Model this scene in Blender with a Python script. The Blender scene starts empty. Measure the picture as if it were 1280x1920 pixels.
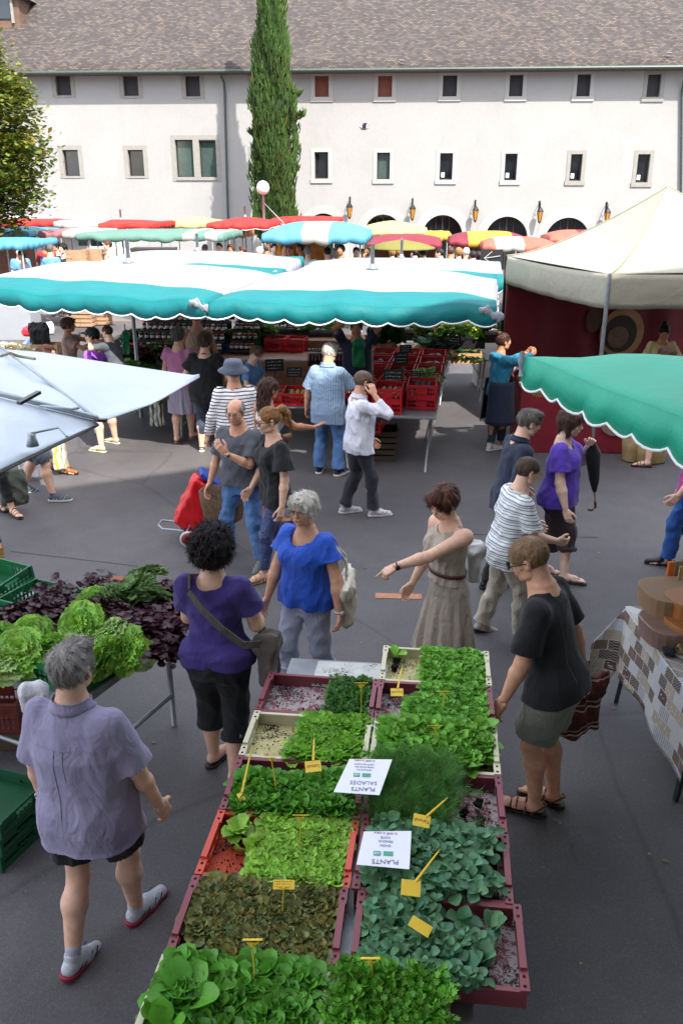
import bpy, math, random
import numpy as np
from mathutils import Vector, Matrix
random.seed(7)
RNG = np.random.default_rng(7)
SC = bpy.context.scene
COL = SC.collection
R = math.radians
# ------------------------------------------------------------------ camera
CAM_H, PITCH, FPX = 3.55, 20.5, 1600.0
cam_d = bpy.data.cameras.new("camera")
cam_d.sensor_fit = 'VERTICAL'
cam_d.sensor_height = 36.0
cam_d.lens = FPX / 1920.0 * 36.0
cam_d.clip_end = 900
cam_d.clip_start = 0.05
cam = bpy.data.objects.new("camera", cam_d)
COL.objects.link(cam)
cam.location = (0, 0, CAM_H)
cam.rotation_euler = (R(90 - PITCH), 0, 0)
SC.camera = cam
# ------------------------------------------------------------------ world, sun, exposure
SUN_EL, SUN_AZ = 50.0, 31.0          # the sun stands behind the camera, to its right
sd = Vector((math.sin(R(SUN_AZ)) * math.cos(R(SUN_EL)), -math.cos(R(SUN_AZ)) * math.cos(R(SUN_EL)), math.sin(R(SUN_EL))))
world = bpy.data.worlds.new("World")
SC.world = world
world.use_nodes = True
wn = world.node_tree
sky = wn.nodes.new("ShaderNodeTexSky")
sky.sky_type = 'NISHITA'
sky.sun_disc = False
sky.sun_elevation = R(SUN_EL)
sky.sun_rotation = math.atan2(sd.x, sd.y)
sky.air_density = 1.0
sky.dust_density = 2.5
sky.ozone_density = 1.0
bg = wn.nodes["Background"]
bg.inputs[1].default_value = 0.15
# unseen bright cloud added over the blue to whiten light in the shade
tcw = wn.nodes.new("ShaderNodeTexCoord"); cln = wn.nodes.new("ShaderNodeTexNoise")
cln.inputs['Scale'].default_value = 2.2; cln.inputs['Detail'].default_value = 5
wn.links.new(tcw.outputs['Generated'], cln.inputs['Vector'])
clr = wn.nodes.new("ShaderNodeValToRGB"); clr.color_ramp.elements[0].position = .36; clr.color_ramp.elements[1].position = .58
clr.color_ramp.elements[1].color = (.9, .9, .9, 1)
wn.links.new(cln.outputs[0], clr.inputs[0])
clm = wn.nodes.new("ShaderNodeMix"); clm.data_type = 'RGBA'
clm.inputs[7].default_value = (5.0, 5.1, 5.5, 1)
wn.links.new(clr.outputs[0], clm.inputs[0]); wn.links.new(sky.outputs[0], clm.inputs[6])
wn.links.new(clm.outputs[2], bg.inputs[0])
sl = bpy.data.lights.new("sun", 'SUN')
sl.energy = 2.8
sl.angle = R(0.55)
sl.color = (1.0, 0.95, 0.88)
sun = bpy.data.objects.new("sun", sl)
COL.objects.link(sun)
sun.rotation_euler = sd.to_track_quat('Z', 'Y').to_euler()
SC.view_settings.view_transform = 'Standard'
SC.view_settings.look = 'None'
SC.view_settings.exposure = 1.9
SC.view_settings.gamma = 1.0
SC.cycles.max_bounces = 6
SC.cycles.diffuse_bounces = 4
SC.cycles.glossy_bounces = 2
SC.cycles.transmission_bounces = 3
SC.cycles.transparent_max_bounces = 4
SC.cycles.use_denoising = True
# ------------------------------------------------------------------ pixel -> world helpers
CP, SP = math.cos(R(PITCH)), math.sin(R(PITCH))
def ray(px, py):
 u, t = (px - 640) / FPX, (py - 960) / FPX
 return Vector((u, CP - t * SP, -(t * CP + SP)))
def G(px, py, h=0.0):
 r = ray(px, py)
 k = (CAM_H - h) / -r.z
 return Vector((r.x * k, r.y * k, h))
def D(px, py, y):
 r = ray(px, py)
 k = y / r.y
 return Vector((r.x * k, y, CAM_H + r.z * k))
def proj(p):
 dz = p[2] - CAM_H
 ax = p[1] * CP - dz * SP
 return (640 + FPX * p[0] / ax, 960 - FPX * (p[1] * SP + dz * CP) / ax)
# ------------------------------------------------------------------ materials
MATS = {}
def lin(c):
 if isinstance(c, str):
  c = tuple(int(c[i:i + 2], 16) / 255 for i in (0, 2, 4))
  c = tuple((x / 12.92 if x < .04045 else ((x + .055) / 1.055) ** 2.4) for x in c)
 return tuple(c) + (1.0,)
def newmat(name):
 m = bpy.data.materials.new(name)
 m.use_nodes = True
 nt = m.node_tree
 b = nt.nodes["Principled BSDF"]
 return m, nt, b
def nd(nt, t, **kw):
 n = nt.nodes.new(t)
 for k, v in kw.items():
  if k in n.inputs: n.inputs[k].default_value = v
  else: setattr(n, k, v)
 return n
def noise(nt, scale, detail=4, rough=.6, dist=0, sc3=None, coord='Object'):
 tc = nd(nt, "ShaderNodeTexCoord")
 mp = nd(nt, "ShaderNodeMapping")
 if sc3: mp.inputs['Scale'].default_value = sc3
 nt.links.new(tc.outputs[coord], mp.inputs[0])
 n = nd(nt, "ShaderNodeTexNoise")
 n.inputs['Scale'].default_value = scale
 n.inputs['Detail'].default_value = detail
 n.inputs['Roughness'].default_value = rough
 n.inputs['Distortion'].default_value = dist
 nt.links.new(mp.outputs[0], n.inputs['Vector'])
 return n
def ramp(nt, fac, stops, interp='LINEAR'):
 r = nd(nt, "ShaderNodeValToRGB")
 cr = r.color_ramp
 cr.interpolation = interp
 while len(cr.elements) > len(stops): cr.elements.remove(cr.elements[-1])
 while len(cr.elements) < len(stops): cr.elements.new(1.0)
 for e, (p, c) in zip(cr.elements, stops):
  e.position = p
  e.color = lin(c)
 nt.links.new(fac, r.inputs[0])
 return r
def mixc(nt, fac, a, b, mode='MIX'):
 m = nd(nt, "ShaderNodeMix", data_type='RGBA', blend_type=mode)
 for s, v in ((0, fac), (6, a), (7, b)):
  if hasattr(v, 'links') or hasattr(v, 'is_linked'): nt.links.new(v, m.inputs[s])
  elif s == 0: m.inputs[0].default_value = v
  else: m.inputs[s].default_value = lin(v)
 return m.outputs[2]
def bumpn(nt, b, h, strength=.3, dist=.01):
 bp = nd(nt, "ShaderNodeBump")
 bp.inputs['Strength'].default_value = strength
 bp.inputs['Distance'].default_value = dist
 nt.links.new(h, bp.inputs['Height'])
 nt.links.new(bp.outputs[0], b.inputs['Normal'])
def shade(c, k):
 c = lin(c)[:3]
 return tuple(min(1, x * k) for x in c)
def M(name, col=None, rough=.6, var=.15, scale=8, bump=0, bscale=60, metal=0, spec=.5, sss=0, trans=0, sheen=0, sc3=None, bdist=.01, attr=None):
 """plain procedural surface: base colour broken up by noise, optional bump"""
 if name in MATS: return MATS[name]
 m, nt, b = newmat(name)
 n = noise(nt, scale, 5, .65, .3, sc3)
 r = ramp(nt, n.outputs[0], [(.3, shade(col, 1 - var)), (.7, shade(col, 1 + var))])
 out = r.outputs[0]
 if attr:
  at = nd(nt, "ShaderNodeAttribute", attribute_name=attr)
  out = mixc(nt, 1.0, out, at.outputs[0], 'MULTIPLY')
 nt.links.new(out, b.inputs['Base Color'])
 b.inputs['Roughness'].default_value = rough
 b.inputs['Metallic'].default_value = metal
 b.inputs['Specular IOR Level'].default_value = spec
 if sss:
  b.inputs['Subsurface Weight'].default_value = sss
  b.inputs['Subsurface Radius'].default_value = (.02, .008, .004)
  b.inputs['Subsurface Scale'].default_value = .5
 if sheen: b.inputs['Sheen Weight'].default_value = sheen
 if bump:
  n2 = noise(nt, bscale, 4, .6, .2, sc3)
  bumpn(nt, b, n2.outputs[0], bump, bdist)
 if trans:
  o = nt.nodes["Material Output"]
  tr = nd(nt, "ShaderNodeBsdfTranslucent")
  nt.links.new(out, tr.inputs[0])
  mx = nd(nt, "ShaderNodeMixShader")
  mx.inputs[0].default_value = trans
  nt.links.new(b.outputs[0], mx.inputs[1])
  nt.links.new(tr.outputs[0], mx.inputs[2])
  nt.links.new(mx.outputs[0], o.inputs[0])
 MATS[name] = m
 return m
def cloth(name, col, var=.12, bump=.5, rough=.85, bscale=14, sheen=.1, sc3=(1, 1, .55)):
 """woven cloth with soft creases in the bump"""
 if name in MATS: return MATS[name]
 m, nt, b = newmat(name)
 n = noise(nt, 5, 4, .6, .5)
 r = ramp(nt, n.outputs[0], [(.3, shade(col, 1 - var)), (.7, shade(col, 1 + var))])
 nt.links.new(r.outputs[0], b.inputs['Base Color'])
 b.inputs['Roughness'].default_value = rough
 b.inputs['Sheen Weight'].default_value = sheen
 n2 = noise(nt, bscale, 3, .55, 1.6, sc3)
 bumpn(nt, b, n2.outputs[0], bump, .02)
 MATS[name] = m
 return m
def stripes(name, bands, axis=2, freq=20, base_bump=.4, wob=.0):
 """bands: list of (position 0..1, colour) repeated freq times per metre along an object axis"""
 if name in MATS: return MATS[name]
 m, nt, b = newmat(name)
 tc = nd(nt, "ShaderNodeTexCoord")
 sp = nd(nt, "ShaderNodeSeparateXYZ")
 nt.links.new(tc.outputs['Object'], sp.inputs[0])
 mu = nd(nt, "ShaderNodeMath", operation='MULTIPLY')
 nt.links.new(sp.outputs[axis], mu.inputs[0])
 mu.inputs[1].default_value = freq
 src = mu.outputs[0]
 if wob:
  n = noise(nt, 6, 2)
  ma = nd(nt, "ShaderNodeMath", operation='MULTIPLY_ADD')
  nt.links.new(n.outputs[0], ma.inputs[0]); ma.inputs[1].default_value = wob * freq
  nt.links.new(src, ma.inputs[2]); src = ma.outputs[0]
 fr = nd(nt, "ShaderNodeMath", operation='FRACT')
 nt.links.new(src, fr.inputs[0])
 r = ramp(nt, fr.outputs[0], bands, 'CONSTANT')
 nt.links.new(r.outputs[0], b.inputs['Base Color'])
 b.inputs['Roughness'].default_value = .85
 n2 = noise(nt, 14, 3, .55, 1.5)
 bumpn(nt, b, n2.outputs[0], base_bump, .02)
 MATS[name] = m
 return m
# ------------------------------------------------------------------ mesh building
def mesh_obj(name, V, F, mat=None, parent=None, smooth=False, attr=None, mats=None, midx=None):
 me = bpy.data.meshes.new(name)
 V = np.asarray(V, dtype=np.float32)
 if isinstance(F, np.ndarray):
  n, k = F.shape
  me.vertices.add(len(V)); me.vertices.foreach_set("co", V.ravel())
  me.loops.add(n * k); me.loops.foreach_set("vertex_index", F.astype(np.int32).ravel())
  me.polygons.add(n); me.polygons.foreach_set("loop_start", np.arange(0, n * k, k, dtype=np.int32))
  me.update(calc_edges=True)
 else:
  me.from_pydata([tuple(map(float, v)) for v in V], [], F)
  me.update()
 if smooth: me.polygons.foreach_set("use_smooth", np.ones(len(me.polygons), dtype=bool))
 if attr is not None:
  a = me.color_attributes.new("tint", 'FLOAT_COLOR', 'POINT')
  a.data.foreach_set("color", np.asarray(attr, dtype=np.float32).ravel())
 o = bpy.data.objects.new(name, me)
 for mm in (mats or ([mat] if mat else [])): me.materials.append(mm)
 if midx is not None: me.polygons.foreach_set("material_index", np.asarray(midx, dtype=np.int32))
 COL.objects.link(o)
 if parent is not None: o.parent = parent
 return o
def tag(o, label=None, cat=None, group=None, kind=None):
 if label: o['label'] = label
 if cat: o['category'] = cat
 if group: o['group'] = group
 if kind: o['kind'] = kind
 return o
def empty(name, loc=(0, 0, 0), rz=0.0, label=None, cat=None, group=None, kind=None):
 o = bpy.data.objects.new(name, None)
 o.empty_display_size = .1
 COL.objects.link(o)
 o.location = loc
 o.rotation_euler = (0, 0, rz)
 return tag(o, label, cat, group, kind)
def kids(o): return [c for c in bpy.data.objects if c.parent == o]
def dup(o, loc=None, rz=None, label=None, group=None, parent=None, _ch=None):
 if _ch is None:
  _ch = {}
  for c in bpy.data.objects:
   if c.parent: _ch.setdefault(c.parent.name, []).append(c)
 c = o.copy(); COL.objects.link(c)
 if parent: c.parent = parent
 if loc is not None: c.location = loc
 if rz is not None: c.rotation_euler = (c.rotation_euler[0], c.rotation_euler[1], rz)
 if label: c['label'] = label
 if group: c['group'] = group
 for k in _ch.get(o.name, []): dup(k, parent=c, _ch=_ch)
 return c
class MB:
 """collects simple shapes; build() links them as one mesh object"""
 def __init__(s): s.v, s.f, s.m, s.cur, s.T = [], [], [], 0, None
 def add(s, V, F):
  b = len(s.v)
  for v in V:
   v = Vector(v)
   if s.T is not None: v = s.T @ v
   s.v.append(tuple(v))
  for f in F: s.f.append(tuple(i + b for i in f)); s.m.append(s.cur)
  return s
 def box(s, c, d, R3=None, taper=1.0):
  V = []
  for z in (-.5, .5):
   k = taper if z > 0 else 1
   for x, y in ((-.5, -.5), (.5, -.5), (.5, .5), (-.5, .5)):
    v = Vector((x * d[0] * k, y * d[1] * k, z * d[2]))
    if R3 is not None: v = R3 @ v
    V.append(v + Vector(c))
  return s.add(V, [(3, 2, 1, 0), (4, 5, 6, 7), (0, 1, 5, 4), (1, 2, 6, 5), (2, 3, 7, 6), (3, 0, 4, 7)])
 def bar(s, a, b, w, h=None):
  a, b = Vector(a), Vector(b)
  h = h or w
  d = (b - a); L = d.length
  q = d.to_track_quat('Z', 'Y').to_matrix()
  return s.box((a + b) / 2, (w, h, L), q)
 def tube(s, P, r, n=8, closed=False, cap=True):
  P = [Vector(p) for p in P]
  rs = r if isinstance(r, (list, tuple)) else [r] * len(P)
  V, F = [], []
  up = Vector((0, 0, 1))
  for i, p in enumerate(P):
   if closed: d = P[(i + 1) % len(P)] - P[i - 1]
   else: d = P[min(i + 1, len(P) - 1)] - P[max(i - 1, 0)]
   d.normalize()
   a = d.cross(up if abs(d.dot(up)) < .95 else Vector((1, 0, 0))).normalized()
   b = d.cross(a)
   for k in range(n):
    t = 2 * math.pi * k / n
    V.append(p + (a * math.cos(t) + b * math.sin(t)) * rs[i])
  m = len(P)
  for i in range(m if closed else m - 1):
   j = (i + 1) % m
   for k in range(n):
    l = (k + 1) % n
    F.append((i * n + k, i * n + l, j * n + l, j * n + k))
  if cap and not closed:
   F.append(tuple(range(n))); F.append(tuple(reversed(range((m - 1) * n, m * n))))
  return s.add(V, F)
 def lathe(s, prof, n=24, c=(0, 0, 0), sx=1, sy=1):
  V, F = [], []
  for r, z in prof:
   for k in range(n):
    t = 2 * math.pi * k / n
    V.append((c[0] + sx * r * math.cos(t), c[1] + sy * r * math.sin(t), c[2] + z))
  for i in range(len(prof) - 1):
   for k in range(n):
    l = (k + 1) % n
    F.append((i * n + k, i * n + l, (i + 1) * n + l, (i + 1) * n + k))
  F.append(tuple(reversed(range(n)))); F.append(tuple(range((len(prof) - 1) * n, len(prof) * n)))
  return s.add(V, F)
 def grid(s, fn, nu, nv):
  V = [fn(i / nu, j / nv) for j in range(nv + 1) for i in range(nu + 1)]
  F = [(j * (nu + 1) + i, j * (nu + 1) + i + 1, (j + 1) * (nu + 1) + i + 1, (j + 1) * (nu + 1) + i) for j in range(nv) for i in range(nu)]
  return s.add(V, F)
 def build(s, name, mat, parent=None, smooth=False, mats=None):
  return mesh_obj(name, s.v, s.f, mat, parent, smooth, mats=mats, midx=s.m if mats else None)
def solidify(o, t, off=0):
 m = o.modifiers.new("thick", 'SOLIDIFY'); m.thickness = t; m.offset = off
 return o
def bevel(o, w=.004, seg=2):
 m = o.modifiers.new("bevel", 'BEVEL'); m.width = w; m.segments = seg; m.limit_method = 'ANGLE'
 return o
def text_mesh(s, size, mat, name="lettering", parent=None, loc=(0, 0, 0), rot=(0, 0, 0), ext=.0004):
 cu = bpy.data.curves.new("t", 'FONT')
 cu.body = s; cu.size = size; cu.extrude = ext; cu.align_x = 'CENTER'; cu.align_y = 'CENTER'; cu.resolution_u = 2
 to = bpy.data.objects.new("t", cu); COL.objects.link(to)
 bpy.context.view_layer.update()
 me = bpy.data.meshes.new_from_object(to.evaluated_get(bpy.context.evaluated_depsgraph_get()))
 bpy.data.objects.remove(to)
 me.materials.clear(); me.materials.append(mat)
 o = bpy.data.objects.new(name, me); COL.objects.link(o)
 o.location = loc; o.rotation_euler = rot
 if parent: o.parent = parent
 return o
# ------------------------------------------------------------------ signed distance modelling (numpy) for bodies and soft things
def surface_nets(F, org, v):
 s = F < 0
 a = s[:-1, :-1, :-1]
 allv = a.copy(); anyv = a.copy()
 offs = [(i, j, k) for i in (0, 1) for j in (0, 1) for k in (0, 1)]
 nx, ny, nz = F.shape
 for (i, j, k) in offs[1:]:
  b = s[i:nx - 1 + i, j:ny - 1 + j, k:nz - 1 + k]
  allv &= b; anyv |= b
 act = anyv & ~allv
 idx = np.argwhere(act)
 if len(idx) == 0: return np.zeros((0, 3)), np.zeros((0, 4), int)
 ids = np.full(act.shape, -1, np.int64)
 ids[act] = np.arange(len(idx))
 val = np.stack([F[idx[:, 0] + i, idx[:, 1] + j, idx[:, 2] + k] for i, j, k in offs], 1)
 pos = np.zeros((len(idx), 3)); cnt = np.zeros(len(idx))
 O = np.array(offs, float)
 for p in range(8):
  for q in range(p + 1, 8):
   if np.abs(O[p] - O[q]).sum() != 1: continue
   m = (val[:, p] < 0) != (val[:, q] < 0)
   t = val[m, p] / (val[m, p] - val[m, q])
   pos[m] += O[p] + t[:, None] * (O[q] - O[p]); cnt[m] += 1
 V = (idx + pos / cnt[:, None]) * v + org
 faces = []
 for ax in range(3):
  sl0 = [slice(None)] * 3; sl1 = [slice(None)] * 3
  sl0[ax] = slice(0, -1); sl1[ax] = slice(1, None)
  ch = s[tuple(sl0)] != s[tuple(sl1)]
  e = np.argwhere(ch)
  u, w = (ax + 1) % 3, (ax + 2) % 3
  n = F.shape
  e = e[(e[:, u] > 0) & (e[:, w] > 0) & (e[:, u] < n[u] - 1) & (e[:, w] < n[w] - 1)]
  du = np.zeros(3, int); du[u] = 1
  dw = np.zeros(3, int); dw[w] = 1
  g = lambda q: ids[q[:, 0], q[:, 1], q[:, 2]]
  f = np.stack([g(e - du - dw), g(e - dw), g(e), g(e - du)], 1)
  flip = ~s[e[:, 0], e[:, 1], e[:, 2]]
  f[flip] = f[flip][:, ::-1]
  faces.append(f)
 Fq = np.concatenate(faces)
 return V, Fq[(Fq >= 0).all(1)]
def vnormals(V, F):
 n = np.cross(V[F[:, 2]] - V[F[:, 0]], V[F[:, 3]] - V[F[:, 1]])
 N = np.zeros_like(V)
 for k in range(F.shape[1]): np.add.at(N, F[:, k], n)
 return N / (np.linalg.norm(N, axis=1, keepdims=True) + 1e-9)
def A(*v): return np.array(v, float)
def cone(a, b, ra, rb, cuts=(), sq=None):
 """tapered capsule; sq=(direction, factor) flattens it; cuts=[(point, normal)] trims it"""
 a, b = np.asarray(a, float), np.asarray(b, float)
 r = max(ra, rb) * max(1, (sq[1] if sq else 1))
 lo, hi = np.minimum(a, b) - r, np.maximum(a, b) + r
 ba = b - a; L2 = max(ba @ ba, 1e-9)
 def f(P):
  d = [P[i] - a[i] for i in range(3)]
  t = np.clip((d[0] * ba[0] + d[1] * ba[1] + d[2] * ba[2]) / L2, 0, 1)
  e = [d[i] - t * ba[i] for i in range(3)]
  if sq:
   n, k = sq
   c = (e[0] * n[0] + e[1] * n[1] + e[2] * n[2]) * (1 / k - 1)
   e = [e[i] + n[i] * c for i in range(3)]
  D_ = np.sqrt(e[0] ** 2 + e[1] ** 2 + e[2] ** 2) - (ra + (rb - ra) * t)
  if sq and k < 1: D_ = D_ * k ** .5
  for pt, nn in cuts:
   D_ = np.maximum(D_, (P[0] - pt[0]) * nn[0] + (P[1] - pt[1]) * nn[1] + (P[2] - pt[2]) * nn[2])
  return D_
 return (lo, hi, f)
def ell(c, r, Rm=None, cuts=()):
 c, r = np.asarray(c, float), np.asarray(r, float)
 m = r.max() if Rm is not None else r
 def f(P):
  d = [P[i] - c[i] for i in range(3)]
  if Rm is not None: d = [Rm[0][i] * d[0] + Rm[1][i] * d[1] + Rm[2][i] * d[2] for i in range(3)]
  k0 = np.sqrt(sum((d[i] / r[i]) ** 2 for i in range(3)))
  k1 = np.sqrt(sum((d[i] / r[i] ** 2) ** 2 for i in range(3))) + 1e-6
  D_ = k0 * (k0 - 1) / k1
  for pt, nn in cuts:
   D_ = np.maximum(D_, (P[0] - pt[0]) * nn[0] + (P[1] - pt[1]) * nn[1] + (P[2] - pt[2]) * nn[2])
  return D_
 return (c - m, c + m, f)
def rbox(c, half, rad, Rm=None):
 c, half = np.asarray(c, float), np.asarray(half, float)
 e = np.linalg.norm(half) if Rm is not None else half
 def f(P):
  d = [P[i] - c[i] for i in range(3)]
  if Rm is not None: d = [Rm[0][i] * d[0] + Rm[1][i] * d[1] + Rm[2][i] * d[2] for i in range(3)]
  q = [np.abs(d[i]) - half[i] + rad for i in range(3)]
  o = np.sqrt(sum(np.maximum(x, 0) ** 2 for x in q))
  return o + np.minimum(np.maximum(np.maximum(q[0], q[1]), q[2]), 0) - rad
 return (c - e, c + e, f)
def prof(c, Rm, tab, rip=None, pw=2.2, cuts=()):
 """loft along a local z axis: tab rows (z, half width, half depth, y centre)"""
 c = np.asarray(c, float); tab = np.asarray(tab, float)
 w, d = tab[:, 1].max(), (tab[:, 2] + abs(tab[:, 3])).max()
 pts = np.array([Rm @ A(x, y, z) for x in (-w, w) for y in (-d, d) for z in (tab[0, 0], tab[-1, 0])]) + c
 ex = .03 if rip else 0
 def f(P):
  q = [P[i] - c[i] for i in range(3)]
  x, y, z = [Rm[0][i] * q[0] + Rm[1][i] * q[1] + Rm[2][i] * q[2] for i in range(3)]
  W = np.interp(z, tab[:, 0], tab[:, 1]); H = np.interp(z, tab[:, 0], tab[:, 2]); Y = np.interp(z, tab[:, 0], tab[:, 3])
  y = y - Y
  rr = (np.abs(x / W) ** pw + np.abs(y / H) ** pw) ** (1 / pw)
  D_ = (rr - 1) * np.minimum(W, H) * .9
  if rip:
   n_, amp, z0, z1 = rip
   th = np.arctan2(y / H, x / W)
   D_ = D_ - amp * np.clip((z0 - z) / (z0 - z1), 0, 1) * (np.sin(n_ * th + 1.7) + .6 * np.sin((n_ * 1.7 // 1 + 1) * th + .4 + 8 * z))
  D_ = np.maximum(D_, np.maximum(tab[0, 0] - z, z - tab[-1, 0]))
  for pt, nn in cuts:
   D_ = np.maximum(D_, (P[0] - pt[0]) * nn[0] + (P[1] - pt[1]) * nn[1] + (P[2] - pt[2]) * nn[2])
  return D_
 return (pts.min(0) - ex, pts.max(0) + ex, f)
def mold(prims, v, neg=(), cuts=(), disp=None):
 """prims: (prim, k) smooth unions; neg: (prim, k) smooth subtractions; returns V, F"""
 lo = np.min([p[0][0] for p in prims], 0) - .02 - v * 2
 hi = np.max([p[0][1] for p in prims], 0) + .02 + v * 2
 n = np.ceil((hi - lo) / v).astype(int) + 1
 ax = [(lo[i] + v * np.arange(n[i])).astype(np.float32) for i in range(3)]
 Fd = np.full(n, 1.0, np.float32)
 for group, sgn in ((prims, 1), (neg, -1)):
  for (pl, ph, f), k in group:
   m = k + 3 * v
   i0 = np.maximum(((pl - m - lo) / v).astype(int), 0); i1 = np.minimum(((ph + m - lo) / v).astype(int) + 2, n)
   if (i1 <= i0).any(): continue
   sl_ = tuple(slice(i0[i], i1[i]) for i in range(3))
   P = np.meshgrid(*[ax[i][sl_[i]] for i in range(3)], indexing='ij', sparse=True)
   d = f(P).astype(np.float32)
   c = Fd[sl_]
   if sgn > 0:
    if k > 0:
     h = np.maximum(k - np.abs(c - d), 0) / k
     c = np.minimum(c, d) - h * h * k * .25
    else: c = np.minimum(c, d)
   else:
    if k > 0:
     h = np.maximum(k - np.abs(c + d), 0) / k
     c = np.maximum(c, -d) + h * h * k * .25
    else: c = np.maximum(c, -d)
   Fd[sl_] = c
 P = np.meshgrid(*ax, indexing='ij', sparse=True)
 for pt, nn in cuts:
  Fd = np.maximum(Fd, (P[0] - pt[0]) * nn[0] + (P[1] - pt[1]) * nn[1] + (P[2] - pt[2]) * nn[2])
 V, Q = surface_nets(Fd, lo, v)
 if disp is not None and len(V):
  V = V + vnormals(V, Q) * disp(V)[:, None]
 return V, Q
def folds(seed, amp=.004, wl=.10, aniso=(1, 1, .5)):
 r = np.random.default_rng(seed)
 K = [(r.normal(size=3) * np.array(aniso)) for _ in range(7)]
 K = [k / (np.linalg.norm(k) + 1e-6) * 2 * math.pi / (wl * r.uniform(.6, 1.8)) for k in K]
 ph = r.uniform(0, 6.28, 7)
 def f(V):
  w = V + .02 * np.sin(V[:, [1, 2, 0]] * 23 + ph[:3])
  s = sum(1 - 2 * np.abs(np.sin(.5 * (w @ k) + p)) for k, p in zip(K, ph))
  return amp * s / 2.2
 return f
def joinm(parts):
 Vs, Fs, b = [], [], 0
 for V, F in parts:
  Vs.append(V); Fs.append(F + b); b += len(V)
 return np.concatenate(Vs), np.concatenate(Fs)
# ------------------------------------------------------------------ people
def rx(a): c, s = math.cos(R(a)), math.sin(R(a)); return np.array([[1, 0, 0], [0, c, -s], [0, s, c]])
def ry(a): c, s = math.cos(R(a)), math.sin(R(a)); return np.array([[c, 0, s], [0, 1, 0], [-s, 0, c]])
def rz(a): c, s = math.cos(R(a)), math.sin(R(a)); return np.array([[c, -s, 0], [s, c, 0], [0, 0, 1]])
def unit(v): return v / (np.linalg.norm(v) + 1e-9)
def ik(S, T, l1, l2, hint):
 d = T - S; L = np.linalg.norm(d)
 if L > (l1 + l2) * .995:
  T = S + d / L * (l1 + l2) * .995; d = T - S; L = np.linalg.norm(d)
 L = max(L, abs(l1 - l2) + .02)
 u = unit(d); a = (l1 * l1 - l2 * l2 + L * L) / (2 * L)
 hh = math.sqrt(max(l1 * l1 - a * a, 0))
 n = unit(hint - u * (hint @ u))
 return S + u * a + n * hh, T
def hand(W, d, n, side, s, curl=.35, point=False, v=.005, spread=.06, thumb=.5):
 """palm, four unequal fingers in three bends and a thumb off the side of the palm; side=+1 right, -1 left"""
 d = unit(d); n = unit(n - d * (n @ d)); t = np.cross(d, n) * side
 Rm = np.array([t, n, d]).T
 P = []
 q = lambda x, y, z: W + Rm @ (A(x, y, z) * s)
 P.append((rbox(q(0, 0, .05), A(.038, .013, .048) * s, .012 * s, Rm), .0))
 P.append((cone(q(.0, 0, -.01), q(0, 0, .03), .024 * s, .026 * s, sq=(n, .6)), .015))
 P.append((cone(q(.022, .006, .02), q(.03, .008, .05), .014 * s, .012 * s), .012))
 L = [.068, .076, .071, .055]
 for i, l in enumerate(L):
  x = .029 - i * .0195
  c = curl if not (point and i == 0) else .04
  if point and i > 0: c = curl * 1.7
  p = A(x, 0, .092 - (.006 if i == 3 else 0) - (.002 if i == 0 else 0)); ang = 10 + c * 40
  sp = (1.5 - i) * spread
  r = .0093 - .0006 * (i == 3)
  for j, k in enumerate((.45, .31, .24)):
   a = R(ang)
   dd = A(math.sin(sp) * math.cos(a), math.sin(a), math.cos(a) * math.cos(sp))
   p2 = p + dd * l * k
   P.append((cone(q(*p), q(*p2), r * s, r * .92 * s), .004)); p = p2; r *= .92; ang += c * 62
 p = A(.034, .006, .03); a = R(48 - thumb * 25)
 for j, l in enumerate((.036, .03, .024)):
  dd = A(math.sin(a), .25 + .25 * j * curl, math.cos(a)); dd = dd / np.linalg.norm(dd)
  p2 = p + dd * l
  P.append((cone(q(*p), q(*p2), .0115 * s * (1 - .08 * j), .0102 * s * (1 - .08 * j)), .006)); p = p2; a -= R(14 + 20 * curl)
 return mold(P, v)
def head_mesh(s, v, fem=False, age=0, glum=0):
 P = [(ell(A(0, -.012, .03) * s, A(.077, .099, .086) * s), 0),
   (ell(A(0, .022, -.03) * s, A(.060 - .003 * fem, .066, .080) * s), .03 * s),
   (ell(A(0, .062, -.088) * s, A(.022, .020, .018) * s), .03 * s),
   (cone(A(-.03, .076, .026) * s, A(.03, .076, .026) * s, .011 * s, .011 * s), .018 * s),
   (cone(A(0, .086, .012) * s, A(0, .106, -.022) * s, .0075 * s, .0115 * s), .010 * s),
   (ell(A(0, .099, -.030) * s, A(.017, .011, .009) * s), .008 * s),
   (cone(A(-.018, .087, -.055) * s, A(.018, .087, -.055) * s, .0065 * s, .0065 * s), .007 * s),
   (cone(A(-.014, .084, -.064) * s, A(.014, .084, -.064) * s, .007 * s, .007 * s), .006 * s)]
 for x in (-1, 1):
  P.append((ell(A(.040 * x, .058, -.022) * s, A(.020, .024, .022) * s), .03 * s))
  P.append((ell(A(.052 * x, .02, -.072) * s, A(.014 + .006 * age, .03, .018) * s), .03 * s))
  Re = rz(-14 * x)
  P.append((ell(A(.0795 * x, -.004, -.006) * s, A(.009, .019, .032) * s, Re), .004 * s))
 N = []
 for x in (-1, 1):
  N.append((ell(A(.031 * x, .099, .006) * s, A(.017, .016, .010) * s), .012 * s))
  N.append((ell(A(.089 * x, .004, -.002) * s, A(.006, .010, .018) * s), .004 * s))
 N.append((cone(A(-.02, .099, -.0595) * s, A(.02, .099, -.0595) * s, .002 * s, .002 * s), .003 * s))
 return mold(P, v, N)
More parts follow.
